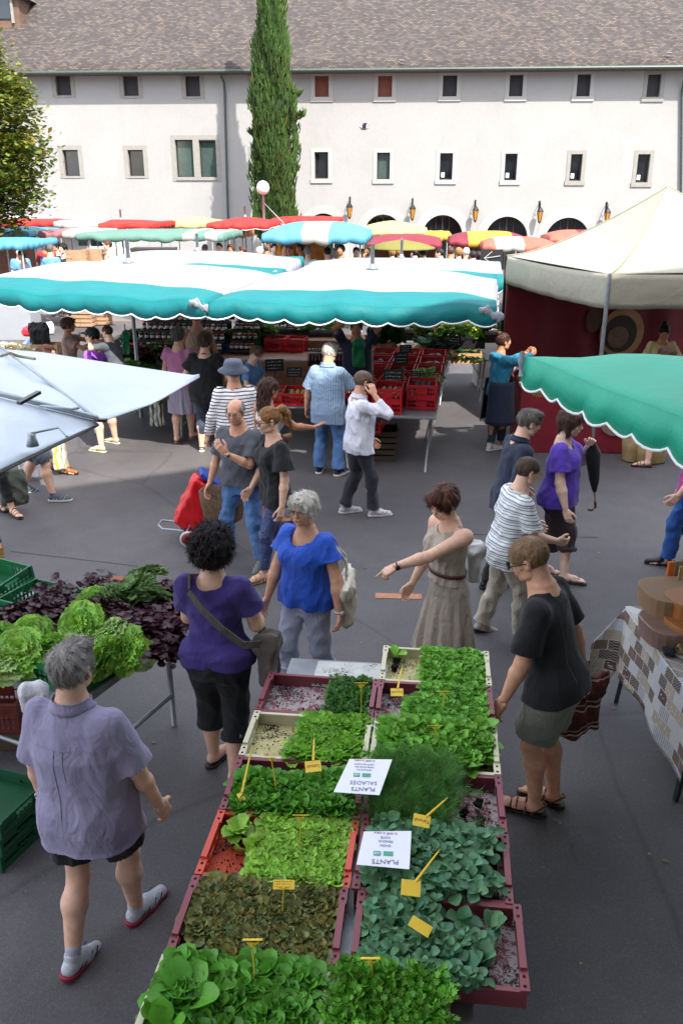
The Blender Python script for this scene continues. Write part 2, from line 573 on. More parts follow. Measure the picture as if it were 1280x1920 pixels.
def hair_mesh(kind, s, v, seed=0):
 r = np.random.default_rng(seed)
 C = A(0, -.012, .03)
 def shell(t, extra=A(0, 0, 0)): return ell(C * s + extra * s, (A(.077, .099, .086) + t) * s)
 face = (ell(A(0, .088, -.035) * s, A(.062, .075, .098) * s), .012 * s)
 P, N = [], []
 amp, wl = .003, .03
 if kind in ('short', 'crop', 'brush'):
  t = {'short': .009, 'crop': .0045, 'brush': .018}[kind]
  if kind == 'crop': amp = .0006
  P = [(shell(t), 0)]
  if kind == 'short': P.append((ell(A(.02, .045, .095) * s, A(.055, .045, .028) * s), .03 * s))
  if kind == 'brush': P.append((ell(A(0, .02, .10) * s, A(.06, .07, .035) * s), .03 * s))
  N = [face, (ell(A(0, .07, -.08) * s, A(.1, .09, .075) * s), .01 * s)]
  for x in (-1, 1): N.append((ell(A(.092 * x, .012, -.022) * s, A(.030, .036, .042) * s), .006 * s))
  N.append((rbox(A(0, 0, -.12) * s, A(.2, .2, .068) * s, .01), .01))
 elif kind == 'bald':
  P = [(shell(.008), 0)]
  N = [(ell(A(0, .035, .095) * s, A(.068, .115, .075) * s), .012 * s), (ell(A(0, .1, -.02) * s, A(.1, .105, .1) * s), .01 * s), (rbox(A(0, 0, -.12) * s, A(.2, .2, .06) * s, .01), .01)]
  for x in (-1, 1): N.append((ell(A(.088 * x, .02, -.02) * s, A(.02, .028, .034) * s), .006 * s))
 elif kind in ('puffy', 'pixie'):
  t = .020 if kind == 'puffy' else .016
  P = [(shell(t), 0), (ell(A(0, -.055, .02) * s, A(.078, .068, .09) * s), .03 * s), (ell(A(.015, .062, .085) * s, A(.062, .042, .030) * s), .025 * s)]
  N = [face, (ell(A(0, .10, -.09) * s, A(.1, .09, .08) * s), .01 * s), (rbox(A(0, 0, -.14) * s, A(.2, .2, .058) * s, .02), .02)]
  for x in (-1, 1): N.append((ell(A(.10 * x, .03, -.035) * s, A(.025, .030, .03) * s), .008 * s))
  amp = .0045; wl = .045
 elif kind == 'bob':
  P = [(shell(.02), 0)]
  for x in (-1, 1): P.append((cone(A(.062 * x, -.01, .02) * s, A(.066 * x, .01, -.085) * s, .036 * s, .026 * s), .03 * s))
  P.append((cone(A(0, -.065, .02) * s, A(0, -.06, -.095) * s, .055 * s, .045 * s, sq=(A(0, 1, 0), .8)), .03 * s))
  P.append((ell(A(.02, .065, .08) * s, A(.055, .035, .03) * s), .02 * s))
  N = [(ell(A(0, .098, -.045) * s, A(.054, .07, .105) * s), .012 * s)]
  amp = .005
 elif kind == 'long':
  P = [(shell(.018), 0)]
  for i in range(16):
   a = R(200 + i * 140 / 15 + 0) if False else R(-160 + i * 140 / 15)
   x, y = math.cos(a), math.sin(a)
   p0 = A(.07 * x, -.02 + .085 * y, .03); p1 = A(.082 * x + r.uniform(-.01, .01), -.035 + .085 * y, -.12); p2 = A(.085 * x + r.uniform(-.02, .02), -.05 + .06 * y, -.22); p3 = A(.08 * x + r.uniform(-.03, .03), -.06 + .05 * y, -.33 + r.uniform(-.03, .03))
   P += [(cone(p0 * s, p1 * s, .026 * s, .024 * s), .015), (cone(p1 * s, p2 * s, .024 * s, .022 * s), .01), (cone(p2 * s, p3 * s, .022 * s, .008 * s), .01)]
  N = [(ell(A(0, .098, -.045) * s, A(.054, .07, .105) * s), .012 * s)]
  amp = .007
 elif kind == 'curly':
  P = [(shell(.035), 0), (ell(A(0, -.05, -.03) * s, A(.095, .075, .10) * s), .03)]
  for i in range(230):
   z = r.uniform(-.75, 1); a = r.uniform(0, 6.28); q = math.sqrt(max(0, 1 - z * z))
   d = A(q * math.cos(a), q * math.sin(a), z)
   if d[1] > .45 and z < .45: continue
   c = A(0, -.025, .008) + d * A(.118, .128, .128) * r.uniform(.92, 1.05)
   rr = r.uniform(.013, .022)
   P.append((ell(c * s, A(rr, rr, rr) * s), .004))
  N = [(ell(A(0, .105, -.05) * s, A(.056, .07, .105) * s), .012 * s)]
  amp = .003; wl = .015
 elif kind in ('pony', 'bun'):
  P = [(shell(.009), 0)]
  N = [face, (ell(A(0, .075, -.08) * s, A(.1, .09, .075) * s), .01 * s), (rbox(A(0, 0, -.12) * s, A(.2, .2, .055) * s, .01), .02)]
  for x in (-1, 1): N.append((ell(A(.088 * x, .015, -.02) * s, A(.02, .024, .034) * s), .008 * s))
  if kind == 'pony':
   pts = [A(0, -.10, .075), A(0, -.155, .075), A(.0, -.185, .02), A(.0, -.185, -.09), A(.01, -.165, -.2), A(.01, -.15, -.27)]
   rr = [.024, .036, .040, .040, .034, .010]
   for a, b, ra, rb in zip(pts, pts[1:], rr, rr[1:]): P.append((cone(a * s, b * s, ra * s, rb * s), .01))
  else:
   for i in range(7):
    a = i * .9
    P.append((ell(A(.02 * math.cos(a), -.075 + .02 * math.sin(a), .125) * s, A(.026, .026, .024) * s), .006))
  amp = .003
 fo = folds(seed + 5, amp * s, wl, (1, .5, .35) if kind != 'curly' else (1, 1, 1))
 return mold(P, v, N, disp=fo)
TAB = {'m': [(-.085, .066, .050, -.006), (-.03, .093, .063, -.010), (.02, .094, .064, -.008), (.07, .087, .057, -.002), (.13, .085, .058, .002), (.19, .093, .064, .003), (.235, .098, .065, .001), (.265, .090, .055, -.004), (.292, .060, .040, -.008), (.318, .034, .032, -.006)],
  'f': [(-.085, .070, .052, -.008), (-.03, .100, .066, -.014), (.02, .097, .062, -.010), (.07, .080, .052, -.002), (.12, .074, .050, .002), (.18, .082, .056, .003), (.225, .088, .057, .001), (.262, .082, .048, -.004), (.292, .054, .036, -.008), (.318, .030, .029, -.006)]}
def skin(k='a'):
 c = {'a': 'cd9a7e', 'b': 'd8ad94', 'c': 'b07c5c', 'd': 'e2bca6', 'e': '70452f'}[k]
 return M('skin_' + k, c, rough=.46, var=.14, scale=22, bump=.2, bscale=160, sss=.08, spec=.35, bdist=.004)
def hairmat(n, c, c2=None, rough=.5):
 if 'hair_' + n in MATS: return MATS['hair_' + n]
 m, nt, b = newmat('hair_' + n)
 ns = noise(nt, 26, 6, .75, .8, (1, .5, .35))
 r = ramp(nt, ns.outputs[0], [(.3, shade(c, .5 if lin(c)[0] < .3 else .75)), (.52, c), (.72, c2 or shade(c, 1.5))])
 nt.links.new(r.outputs[0], b.inputs['Base Color'])
 b.inputs['Roughness'].default_value = rough
 b.inputs['Specular IOR Level'].default_value = .3
 bumpn(nt, b, ns.outputs[0], .8, .012)
 MATS['hair_' + n] = m
 return m
def mo(name, VF, mat, parent, smooth=True):
 return mesh_obj(name, VF[0], VF[1], mat, parent, smooth)
def strands(V, F, kind, s, seed, n):
 """thin locks laid along the hair surface, lifting a little at the ends"""
 r = np.random.default_rng(seed); N = vnormals(V, F); i = r.integers(0, len(V), n); p, nn = V[i], N[i]
 cr = A(0, -.055, .125) * s
 f = p - cr
 if kind in ('pony', 'bun'): f = np.where((p[:, 1] < -.11 * s)[:, None], A(0, -.05, -1), A(0, -.13, .09) * s - p)
 if kind in ('long', 'bob'): f = f * A(.5, .4, 1) + np.where((p[:, 2] < .04 * s)[:, None], A(0, 0, -.3), 0)
 if kind == 'curly': f = r.normal(size=p.shape)
 if kind in ('short', 'brush'): f = f + A(.03, -.01, 0) * s
 f = f + r.normal(0, (.007 if kind in ('short', 'crop', 'bald', 'pony') else .015) * s, p.shape)
 f = f - nn * (f * nn).sum(1, keepdims=True); f /= np.linalg.norm(f, axis=1, keepdims=True) + 1e-9
 L = r.uniform(.014, .040, (n, 1)) * s * (1.2 if kind in ('long', 'bob', 'puffy') else .8 if kind in ('crop', 'bald') else 1); w = np.cross(nn, f) * r.uniform(.0008, .0018, (n, 1)) * s
 up = r.uniform(.05, .42, (n, 1)) * (.25 if kind in ('pony', 'crop', 'bald', 'bun') else 1.8 if kind == 'curly' else .45)
 b = p - nn * .001 * s; m = p + f * L * .5 + nn * (L * up * .35 + .0015 * s); e = p + f * L + nn * L * up
 W = np.stack([b - w, b + w, m - w, m + w, e - w * .3, e + w * .3], 1).reshape(-1, 3)
 k = (np.arange(n) * 6)[:, None] + len(V)
 return np.concatenate([V, W]), np.concatenate([F, k + np.array([0, 1, 3, 2]), k + np.array([2, 3, 5, 4])])
PEOPLE = []
def person(label, at=None, h=1.72, yaw=0, sex='m', fat=1.0, belly=0.0, lean=0, side=0, twist=0, head=(0, 0, 0), RH=None, LH=None, RE=None, LE=None,
   RF=(.055, 0, 0, 8), LF=(-.055, 0, 0, 8), rhand={}, lhand={}, sk='a', hair=('short', 'grey', '6a625c'), top=None, bot=None, shoes=None,
   q=1, glasses=None, topz=None, group=None, seed=None, age=0, arms=1.0, loc=None, hat=None, watch=None, sw=1.0, kneeR=None, kneeL=None, legs=1.0, z0=0.0, ht=None, fp=None):
 """facing +y in its own frame, x to its right; hands and feet are targets in fractions of the height"""
 seed = seed if seed is not None else len(PEOPLE) * 13 + 5
 PEOPLE.append(label)
 if fp:  # ankles seen in the photograph
  a_, b_ = G(*fp[0]), G(*fp[1])
  L = (a_ + b_) / 2; yr = Matrix.Rotation(-R(yaw), 3, 'Z')
  if ht and topz: h = min(max(D(ht[0], ht[1], L.y + topz).z * 1.005, 1.5), 1.9)
  a_, b_ = yr @ (a_ - L) / h, yr @ (b_ - L) / h
  RF = (a_.x, a_.y) + tuple(RF[2:]); LF = (b_.x, b_.y) + tuple(LF[2:])
 elif loc is not None: L = Vector(loc)
 elif at and ht:
  L = G(*at); h = min(max(D(ht[0], ht[1], L.y + (topz or 0)).z - z0, 1.1), 1.92)
 elif ht: L = G(ht[0], ht[1], h + z0)
 else: L = G(*at)
 vb, vh, vhd = {0: (.008, .0048, .0045), 1: (.010, .006, .0055), 2: (.015, .009, .009), 3: (.03, .018, .02)}[q]
 s = h / 1.67
 # skeleton
 P = A(0, 0, .52 * h)
 fx = lambda f: A(f[0] * h, f[1] * h, f[2] * h)
 feet = [fx(RF), fx(LF)]
 l1, l2 = .245 * h, .237 * h
 hz = .52 * h
 for i, f in enumerate(feet):
  hx = (.052 if i == 0 else -.052) * h
  d2 = (f[0] - hx) ** 2 + f[1] ** 2
  hz = min(hz, f[2] + .042 * h + math.sqrt(max((.999 * (l1 + l2)) ** 2 - d2, .01)) + .0)
 P[2] = hz
 Rt = rz(twist) @ rx(-lean) @ ry(side)
 T = lambda x, y, z: P + Rt @ (A(x, y, z) * h)
 nb = T(0, -.008, .302)
 Rh = rz(twist + head[0]) @ rx(-head[1]) @ ry(head[2])
 Rn = rz(twist * .5) @ rx(-(lean + head[1]) * .5) @ ry(side * .5)
 hc = nb + Rn @ (A(0, .024, .104) * h)
 sh = [T(.101 * sw, -.006, .270), T(-.101 * sw, -.006, .270)]
 a1, a2 = .170 * h, .148 * h
 hands = []
 for i, (t, e) in enumerate(((RH, RE), (LH, LE))):
  sg = 1 if i == 0 else -1
  t = A(*t) * h if t is not None else P + A(sg * .135 * sw, .02, -.055) * h
  e = A(*e) if e is not None else A(sg * .5, -1, 0)
  el, t = ik(sh[i], t, a1, a2, e)
  hands.append((sg, sh[i], el, t))
 vbd = []
 tab = [list(r) for r in TAB[sex]]
 for r_ in tab:
  z = r_[0]
  k = 1 + (fat - 1) * (1 if z < .2 else max(0, 1 - (z - .2) / .1))
  r_[1] *= k; r_[2] *= k
  b_ = belly * max(0, 1 - abs(z - .07) / .12)
  r_[2] *= 1 + b_; r_[3] += b_ * .03
  if z > .2 and z < .3: r_[1] *= sw
 tabm = np.array(tab) * h
 if top:  # the body keeps just clear of the cloth
  for r_ in tabm:
   if r_[0] < .28 * h: r_[1] -= .013; r_[2] -= .013
 cs = .78 if top and top.get('slv', .55) > 0 else 1.0
 ct = .016 if bot else 0
 ce = .86 if top and top.get('slv', .55) > 1 else 1.0
 prims = [(prof(P, Rt, tabm), 0), (cone(nb + A(0, 0, -.02 * h), hc + Rh @ (A(0, -.02, -.05) * s), .043 * h * (.9 if sex == 'f' else 1), .036 * h * (.88 if sex == 'f' else 1)), .03 * h)]
 if sex == 'f':
  for x in (-1, 1): prims.append((ell(T(.042 * x, .05 + .01 * (fat - 1), .205), A(.042, .036, .040) * h * (.8 + .2 * fat) - (.010 if top else 0)), .02 * h))
 for sg, S, E_, W in hands:
  k = arms
  prims += [(ell(S, A(.032, .032, .034) * h * k * cs), .03 * h * cs), (cone(S, E_, .0295 * h * k * cs, .0235 * h * k * ce), .015 * h),
     (cone(E_, E_ + (W - E_) * .3, .0235 * h * k * ce, .0245 * h * k * ce), .008 * h), (cone(E_ + (W - E_) * .3, W, .0245 * h * k, .0155 * h), .01 * h)]
 legs_ = []
 for i, f in enumerate(feet):
  sg = 1 if i == 0 else -1
  H_ = P + rz(twist * .3) @ (A(sg * .052, -.004, -.005) * h)
  ank = f + A(0, 0, .042 * h)
  hint = (kneeR, kneeL)[i]
  kn, an = ik(H_, ank, l1, l2, A(*(hint or (sg * .12, 1, 0))))
  legs_.append((sg, H_, kn, an, f, (RF, LF)[i]))
  m = H_ + (kn - H_) * .45
  bk = unit(an - kn); back = unit(A(0, -1, 0) - bk * (A(0, -1, 0) @ bk))
  cf = kn + (an - kn) * .30 + back * .010 * h
  prims += [(cone(H_, m, .050 * h * legs - ct, .047 * h * legs - ct), .02 * h), (cone(m, kn, .047 * h * legs - ct, .0325 * h * legs), .02 * h),
     (cone(kn, cf, .031 * h * legs, .0345 * h * legs), .01 * h), (cone(cf, an, .0345 * h * legs, .0195 * h), .02 * h)]
 # feet, bare inside sandals
 yawf = lambda F_, i: rz(-F_[3] if i == 0 else F_[3])
 FT = []
 for i, (sg, H_, kn, an, f, F_) in enumerate(legs_):
  pit = F_[4] if len(F_) > 4 else 0
  Rf = yawf(F_, i) @ rx(-pit)
  o = an - Rf @ (A(0, -.008, .042) * h) if pit else A(an[0], an[1], f[2]) - yawf(F_, i) @ (A(0, -.008, 0) * h)
  if pit:  # toe stays where it lands, the heel is raised
   o = an - Rf @ (A(0, -.008, .042) * h)
  ft = lambda x, y, z, o=o, Rf=Rf: o + Rf @ (A(x, y, z) * h)
  FT.append((ft, sg, Rf, o))
  bare = shoes and shoes[0] in ('sandal', 'flip')
  zz = .012 if bare else .0
  prims += [(cone(ft(0, -.022, .02 + zz), ft(.0, .05, .018 + zz), .018 * h, .017 * h), .012 * h), (cone(ft(0, 0, .035), ft(0, .05, .018 + zz), .02 * h, .015 * h), .015 * h),
     (cone(ft(0, .05, .012 + zz), ft(0, .085, .010 + zz), .021 * h, .019 * h, sq=(A(0, 0, 1), .6)), .01 * h)]
  if bare:
   for k in range(5):
    x = -sg * (.017 - k * .0085)
    prims.append((cone(ft(x, .085, .012 + zz), ft(x, .108 - k * .004, .010 + zz), .0065 * h * (1.25 if k == 0 else .9), .006 * h * (1.2 if k == 0 else .85)), .003 * h))
 V, F = mold(prims, vb)
 parts = [(V, F)]
 hv, hf = head_mesh(s, vh, sex == 'f', age)
 parts.append((hv @ Rh.T + hc, hf))
 for (sg, S, E_, W), hk in zip(hands, (rhand, lhand)):
  fd = unit(W - E_)
  d = hk.get('d'); n = hk.get('n')
  d = unit(A(*d)) if d is not None else unit(fd + A(0, 0.1, 0))
  n = A(*n) if n is not None else A(-sg, .15, .1)
  if abs(unit(n) @ d) > .95: n = n + A(0, .5, .3)
  parts.append(hand(W + d * .004, d, n, sg, s * (1.0 if sex == 'm' else .93), hk.get('curl', .35), hk.get('point', False), vhd, thumb=hk.get('thumb', .5)))
 V, F = joinm(parts)
 root = mesh_obj('person', V, F, skin(sk), None, True)
 root.location = (L.x, L.y, z0); root.rotation_euler = (0, 0, R(yaw))
 tag(root, label, 'person', group)
 # eyes, brows, lips
 if q <= 2:
  hp = lambda x, y, z: hc + Rh @ (A(x, y, z) * s)
  for x in (-1, 1):
   mo('eye', mold([(ell(hp(.031 * x, .0835, .005), A(.0125, .0125, .0125) * s), 0)], .004 * s), M('eye_white', 'a89c94', .35, .1), root)
   mo('iris', mold([(ell(hp(.031 * x, .0925, .005), A(.0055, .0055, .0062) * s), 0)], .0025 * s), M('iris', '1a120e', .3, .1), root)
   mb = MB(); mb.tube([hp(.016 * x, .095, .021), hp(.03 * x, .094, .026), hp(.047 * x, .083, .021)], [.003 * s, .0035 * s, .0015 * s], 6)
   mb.build('eyebrow', hairmat(hair[1] + 'brow', shade(hair[2], .7)), root, True)
  mb = MB(); mb.tube([hp(-.023, .086, -.0585), hp(-.009, .0955, -.058), hp(0, .0965, -.0585), hp(.009, .0955, -.058), hp(.023, .086, -.0585)], [.002 * s, .0042 * s, .0045 * s, .0042 * s, .002 * s], 6)
  mb.build('lips', M('lips_f' if sex == 'f' else 'lips_m', 'a4574c' if sex == 'f' else '96604e', .45, .1), root, True)
 if hair:
  hv, hf = hair_mesh(hair[0], s, vh * (1 if q < 3 else 1), seed)
  if len(hv) and q < 3: hv, hf = strands(hv, hf, hair[0], s, seed, {0: 5200, 1: 2600, 2: 900}[q])
  if len(hv): mesh_obj('hair', hv @ Rh.T + hc, hf, hairmat(hair[1], hair[2], *hair[3:4]), root, True)
 if hat:
  if hat[0] == 'bucket':
   pr = [(-.0, .0), ]
   Vh = MB(); Vh.lathe([(.165, .012), (.168, .017), (.112, .052), (.102, .095), (.09, .125), (.05, .137), (.0, .139)][::1], 30)
   hv = np.array(Vh.v) * s
   ho = mesh_obj('hat', (hv + A(0, -.012, .0) * s) @ (rx(6)).T @ Rh.T + hc, Vh.f, hat[1], root, True); solidify(ho, .004)
  else:
   PP = [(ell(A(0, -.012, .04) * s, A(.088, .108, .09) * s, cuts=[(A(0, 0, .032) * s, A(0, 0, -1))]), 0), (rbox(A(0, .13, .038) * s, A(.06, .055, .006) * s, .005), .01)]
   hv, hf = mold(PP, .006)
   mesh_obj('cap', hv @ Rh.T + hc, hf, hat[1], root, True)
 if glasses:
  mb = MB(); hp = lambda x, y, z: hc + Rh @ (A(x, y, z) * s)
  rr = .0022 * s if glasses[0] == 'thin' else .0034 * s
  hl = .017 if glasses[0] != 'dark' else .02
  for x in (-1, 1):
   mb.tube([hp(x * (.032 + .024 * math.cos(a)), .112 - .010 * abs(math.cos(a)), .003 + hl * math.sin(a)) for a in [k * math.pi / 7 for k in range(14)]], rr, 5, closed=True)
   mb.tube([hp(x * .056, .102, .006), hp(x * .08, .06, .01), hp(x * .085, 0, .008), hp(x * .083, -.015, -.006)], rr, 5)
  mb.tube([hp(-.01, .113, .007), hp(0, .116, .009), hp(.01, .113, .007)], rr, 5)
  go = mb.build('glasses', glasses[1], root, True)
  if glasses[0] == 'dark':
   ml = MB()
   for x in (-1, 1):
    ml.add([hp(x * (.032 + .023 * math.cos(a)), .111 - .010 * abs(math.cos(a)), .003 + .019 * math.sin(a)) for a in [k * math.pi / 7 for k in range(14)]], [tuple(range(14))])
   ml.build('lens', M('dark_lens', '0a0a0c', .1, .05), go)
 # ---- clothes
 def plane_on(a, b, t): d = unit(b - a); return (a + (b - a) * t, d)
 if top:
  ms = top.get('mat'); lo_ = top.get('loose', .006); hem = top.get('hem', -.06); slv = top.get('slv', .55); neck = top.get('neck', (.287, .30)); sl_r = top.get('sr', .043)
  tt = [[r_[0] * h, r_[1] * h + lo_ * (1.8 if r_[0] < .2 else 1), r_[2] * h + lo_ * (1.5 if r_[0] < .2 else 1), r_[3] * h] for r_ in tab if r_[0] > hem + .002]
  if top.get('box', 0):  # straight hanging cut: no waist
   wmax = max(r_[1] for r_ in tt); dmax = max(r_[2] for r_ in tt if r_[0] < .2 * h)
   for r_ in tt:
    if r_[0] < .2 * h:
     r_[1] = r_[1] + (wmax * .99 - r_[1]) * top['box']; r_[2] += (dmax - r_[2]) * top['box']
  fr = tt[0]
  fl = top.get('flare', 0)
  tt = [[hem * h, fr[1] + fl * h, fr[2] + fl * h * .7, fr[3]]] + tt
  if bot:
   for r_ in tt:
    if r_[0] < .07 * h:
     m_ = max(0, bot.get('loose', .008) * .8 + .020 - lo_ * 1.5)
     r_[1] += m_; r_[2] += m_
  zf, zb = neck
  pc = T(0, 0, (zf + zb) / 2); tilt = (zb - zf) / .08
  nrm = unit(Rt @ A(0, tilt, 1))
  P2 = [(prof(P, Rt, tt, rip=top.get('rip'), cuts=[(pc + nrm * top.get('nz', .008) * h, nrm)]), 0)]
  if sex == 'f':
   for x in (-1, 1): P2.append((ell(T(.042 * x, .05 + .01 * (fat - 1), .205), A(.042, .036, .040) * h * (.8 + .2 * fat) + lo_), .04 * h))
  for sg, S, E_, W in hands:
   if slv <= 0: continue
   P2.append((ell(S + Rt @ A(-sg * .006, 0, -.004) * h, A(.033, .036, .036) * h * arms + lo_ * .5), .035 * h))
   if slv <= 1:
    cutp = plane_on(S, E_, slv)
    P2.append((cone(S, S + (E_ - S) * min(1.1, slv + .2), .034 * h * arms + lo_ * .5, sl_r * h * arms, cuts=[cutp]), .015 * h))
   else:
    P2.append((cone(S, E_, .034 * h * arms + lo_ * .6, .032 * h + lo_ * .4), .02 * h))
    cutp = plane_on(E_, W, slv - 1)
    P2.append((cone(E_, E_ + (W - E_) * min(1, slv - .9), .033 * h + lo_ * .5, .026 * h + lo_ * .3, cuts=[cutp]), .01 * h))
  zh = P + Rt @ A(0, 0, hem * h)
  if top.get('hood'): P2.append((ell(T(0, -.052, .292), A(.068, .042, .036) * h, Rt.T), .02 * h))
  if bot and bot['kind'] != 'skirt' and hem < 0:
   for sg, H_, kn, an, f, F_ in legs_:
    re_ = .056 * h * legs + bot.get('loose', .008) + .018
    P2.append((cone(H_, H_ + (kn - H_) * .5, re_, max(re_, bot.get('hr', .036) * h + .018 if bot['kind'] == 'shorts' else 0), cuts=[(zh, Rt @ A(0, 0, -1))]), .025 * h))
  P2c = [(p, k) for p, k in P2]
  N2 = [(cone(pc + Rt @ A(0, .01 * h, .0), pc + Rt @ A(0, .02 * h, .2 * h), .047 * h * top.get('nw', 1), .115 * h), .0)] if not top.get('flat') else []
  V, F = mold(P2c, vb * .9, N2, disp=folds(seed, top.get('fold', .0045) * (1 if q < 2 else .7), top.get('wl', .11)))
  sh_o = mo(top.get('name', 'shirt'), (V, F), ms, root)
  for pl, rad_ in top.get('seams', ()):  # stitched lines that follow the back of the garment
   pts = []; Vl = (V - P) @ Rt
   for k_ in range(len(pl) - 1):
    for t_ in np.linspace(0, 1, 14, endpoint=k_ == len(pl) - 2):
     x_, z_ = (pl[k_][0] + (pl[k_ + 1][0] - pl[k_][0]) * t_) * h, (pl[k_][1] + (pl[k_ + 1][1] - pl[k_][1]) * t_) * h
     d_ = (Vl[:, 0] - x_) ** 2 + (Vl[:, 2] - z_) ** 2 + np.where(Vl[:, 1] > 0, 9, 0); j_ = np.argsort(d_)[:6]; pts.append(P + Rt @ A(x_, Vl[j_, 1].mean() - .0012, z_))
   mb = MB(); mb.tube(pts, rad_, 5); mb.build('seam', top.get('seam_mat', ms), sh_o, True)
  if top.get('collar'):
   mb = MB()
   up = Rt @ A(0, 0, 1)
   def cf(u, w):
    a = R(60 + 2 + u * 356) + 0 * math.pi / 2 + R(30)
    rr = (.050 if sex == 'm' else .045) * h * (1 + (.18 if w > .5 else 0))
    fr_ = max(0, math.sin(a))
    z = (.032 - .030 * w ** 1.5 - .03 * fr_ ** 3 * w) * h
    return nb + Rt @ A(rr * 1.02 * math.cos(a), rr * .95 * math.sin(a) + .006 * h, z + .002 * h - .022 * fr_ * h)
   mb.grid(cf, 30, 4)
   solidify(mb.build('collar', top['collar'] if not isinstance(top['collar'], bool) else ms, root, True), .004)
 if bot:
  k = bot['kind']; lo_ = bot.get('loose', .008); ln = bot.get('len', 1.9); hr = bot.get('hr', .036)
  if k in ('trousers', 'shorts'):
   zt = bot.get('top', .05)
   if top: zt = min(zt, max(top.get('hem', -.06) + .045, -.02))
   pcut = [(P + Rt @ A(0, 0, zt * h), Rt @ A(0, 0, 1))]
   tt = [[r_[0] * h, r_[1] * h + lo_ * .7, r_[2] * h + lo_ * .7, r_[3] * h] for r_ in tab if r_[0] < .06]
   P2 = [(prof(P, Rt, tt, cuts=pcut), 0)]
   for sg, H_, kn, an, f, F_ in legs_:
    if ln <= 1:
     P2.append((cone(H_, H_ + (kn - H_) * min(1.2, ln + .25), .056 * h * legs + lo_, hr * h, cuts=[plane_on(H_, kn, ln)] + pcut), .02 * h))
    else:
     P2.append((cone(H_, kn, .053 * h * legs + lo_, .037 * h * legs + lo_, cuts=pcut), .022 * h))
     bk = unit(an - kn); back = unit(A(0, -1, 0) - bk * (A(0, -1, 0) @ bk)); cf = kn + (an - kn) * .30 + back * .008 * h
     cutp = plane_on(kn, an, ln - 1)
     P2.append((cone(kn, cf, .037 * h * legs + lo_, .037 * h * legs + lo_ * .8, cuts=[cutp] if ln < 1.35 else ()), .015 * h))
     if ln > 1.3: P2.append((cone(cf, kn + (an - kn) * min(ln - .9, 1.05), .037 * h * legs + lo_ * .8, hr * h, cuts=[cutp]), .015 * h))
   V, F = mold(P2, vb * .9, disp=folds(seed + 3, bot.get('fold', .0055) * (1 if q < 2 else .7), .12, (1, 1, .8)))
   mo('trousers' if k == 'trousers' else 'shorts', (V, F), bot['mat'], root)
   if bot.get('cuff'):
    PC = []
    for sg, H_, kn, an, f, F_ in legs_:
     c_ = kn + (an - kn) * (ln - 1); d_ = unit(an - kn)
     PC.append((cone(c_ - d_ * .05, c_ + d_ * .02, (hr + .004) * h, (hr + .004) * h, cuts=[(c_ + d_ * .004, d_), (c_ - d_ * .035, -d_)]), 0))
    mo('cuff', mold(PC, vb * .8), bot['mat'], root)
  else:
   z1 = -ln * h; w1 = bot.get('w', .15) * h; zt = bot.get('top', .09)
   tt = [[r_[0] * h, r_[1] * h + lo_, r_[2] * h + lo_, r_[3] * h] for r_ in tab if -.04 < r_[0] < zt]
   tt = [[z1, w1, w1 * bot.get('dr', .72), 0]] + tt + [[zt * h, tt[-1][1], tt[-1][2], tt[-1][3]]]
   V, F = mold([(prof(P, Rt, tt, rip=(bot.get('n', 9), bot.get('amp', .012), 0.0, z1), pw=2.0), 0)], vb, disp=folds(seed + 2, .003, .12, (1, 1, .2)))
   mo('skirt', (V, F), bot['mat'], root)
  if bot.get('belt'):
   zt = bot.get('bz', .075) * h
   w_, d_, y_ = [np.interp(zt, [r_[0] * h for r_ in tab], [r_[j] * h for r_ in tab]) for j in (1, 2, 3)]
   e = bot.get('bo', .016)
   mb = MB(); mb.grid(lambda u, w: P + Rt @ A((w_ + e) * math.cos(u * 2 * math.pi), (d_ + e) * math.sin(u * 2 * math.pi) + y_, zt + (w - .5) * .03), 36, 1)
   solidify(mb.build('belt', bot['belt'], root, True), .004)
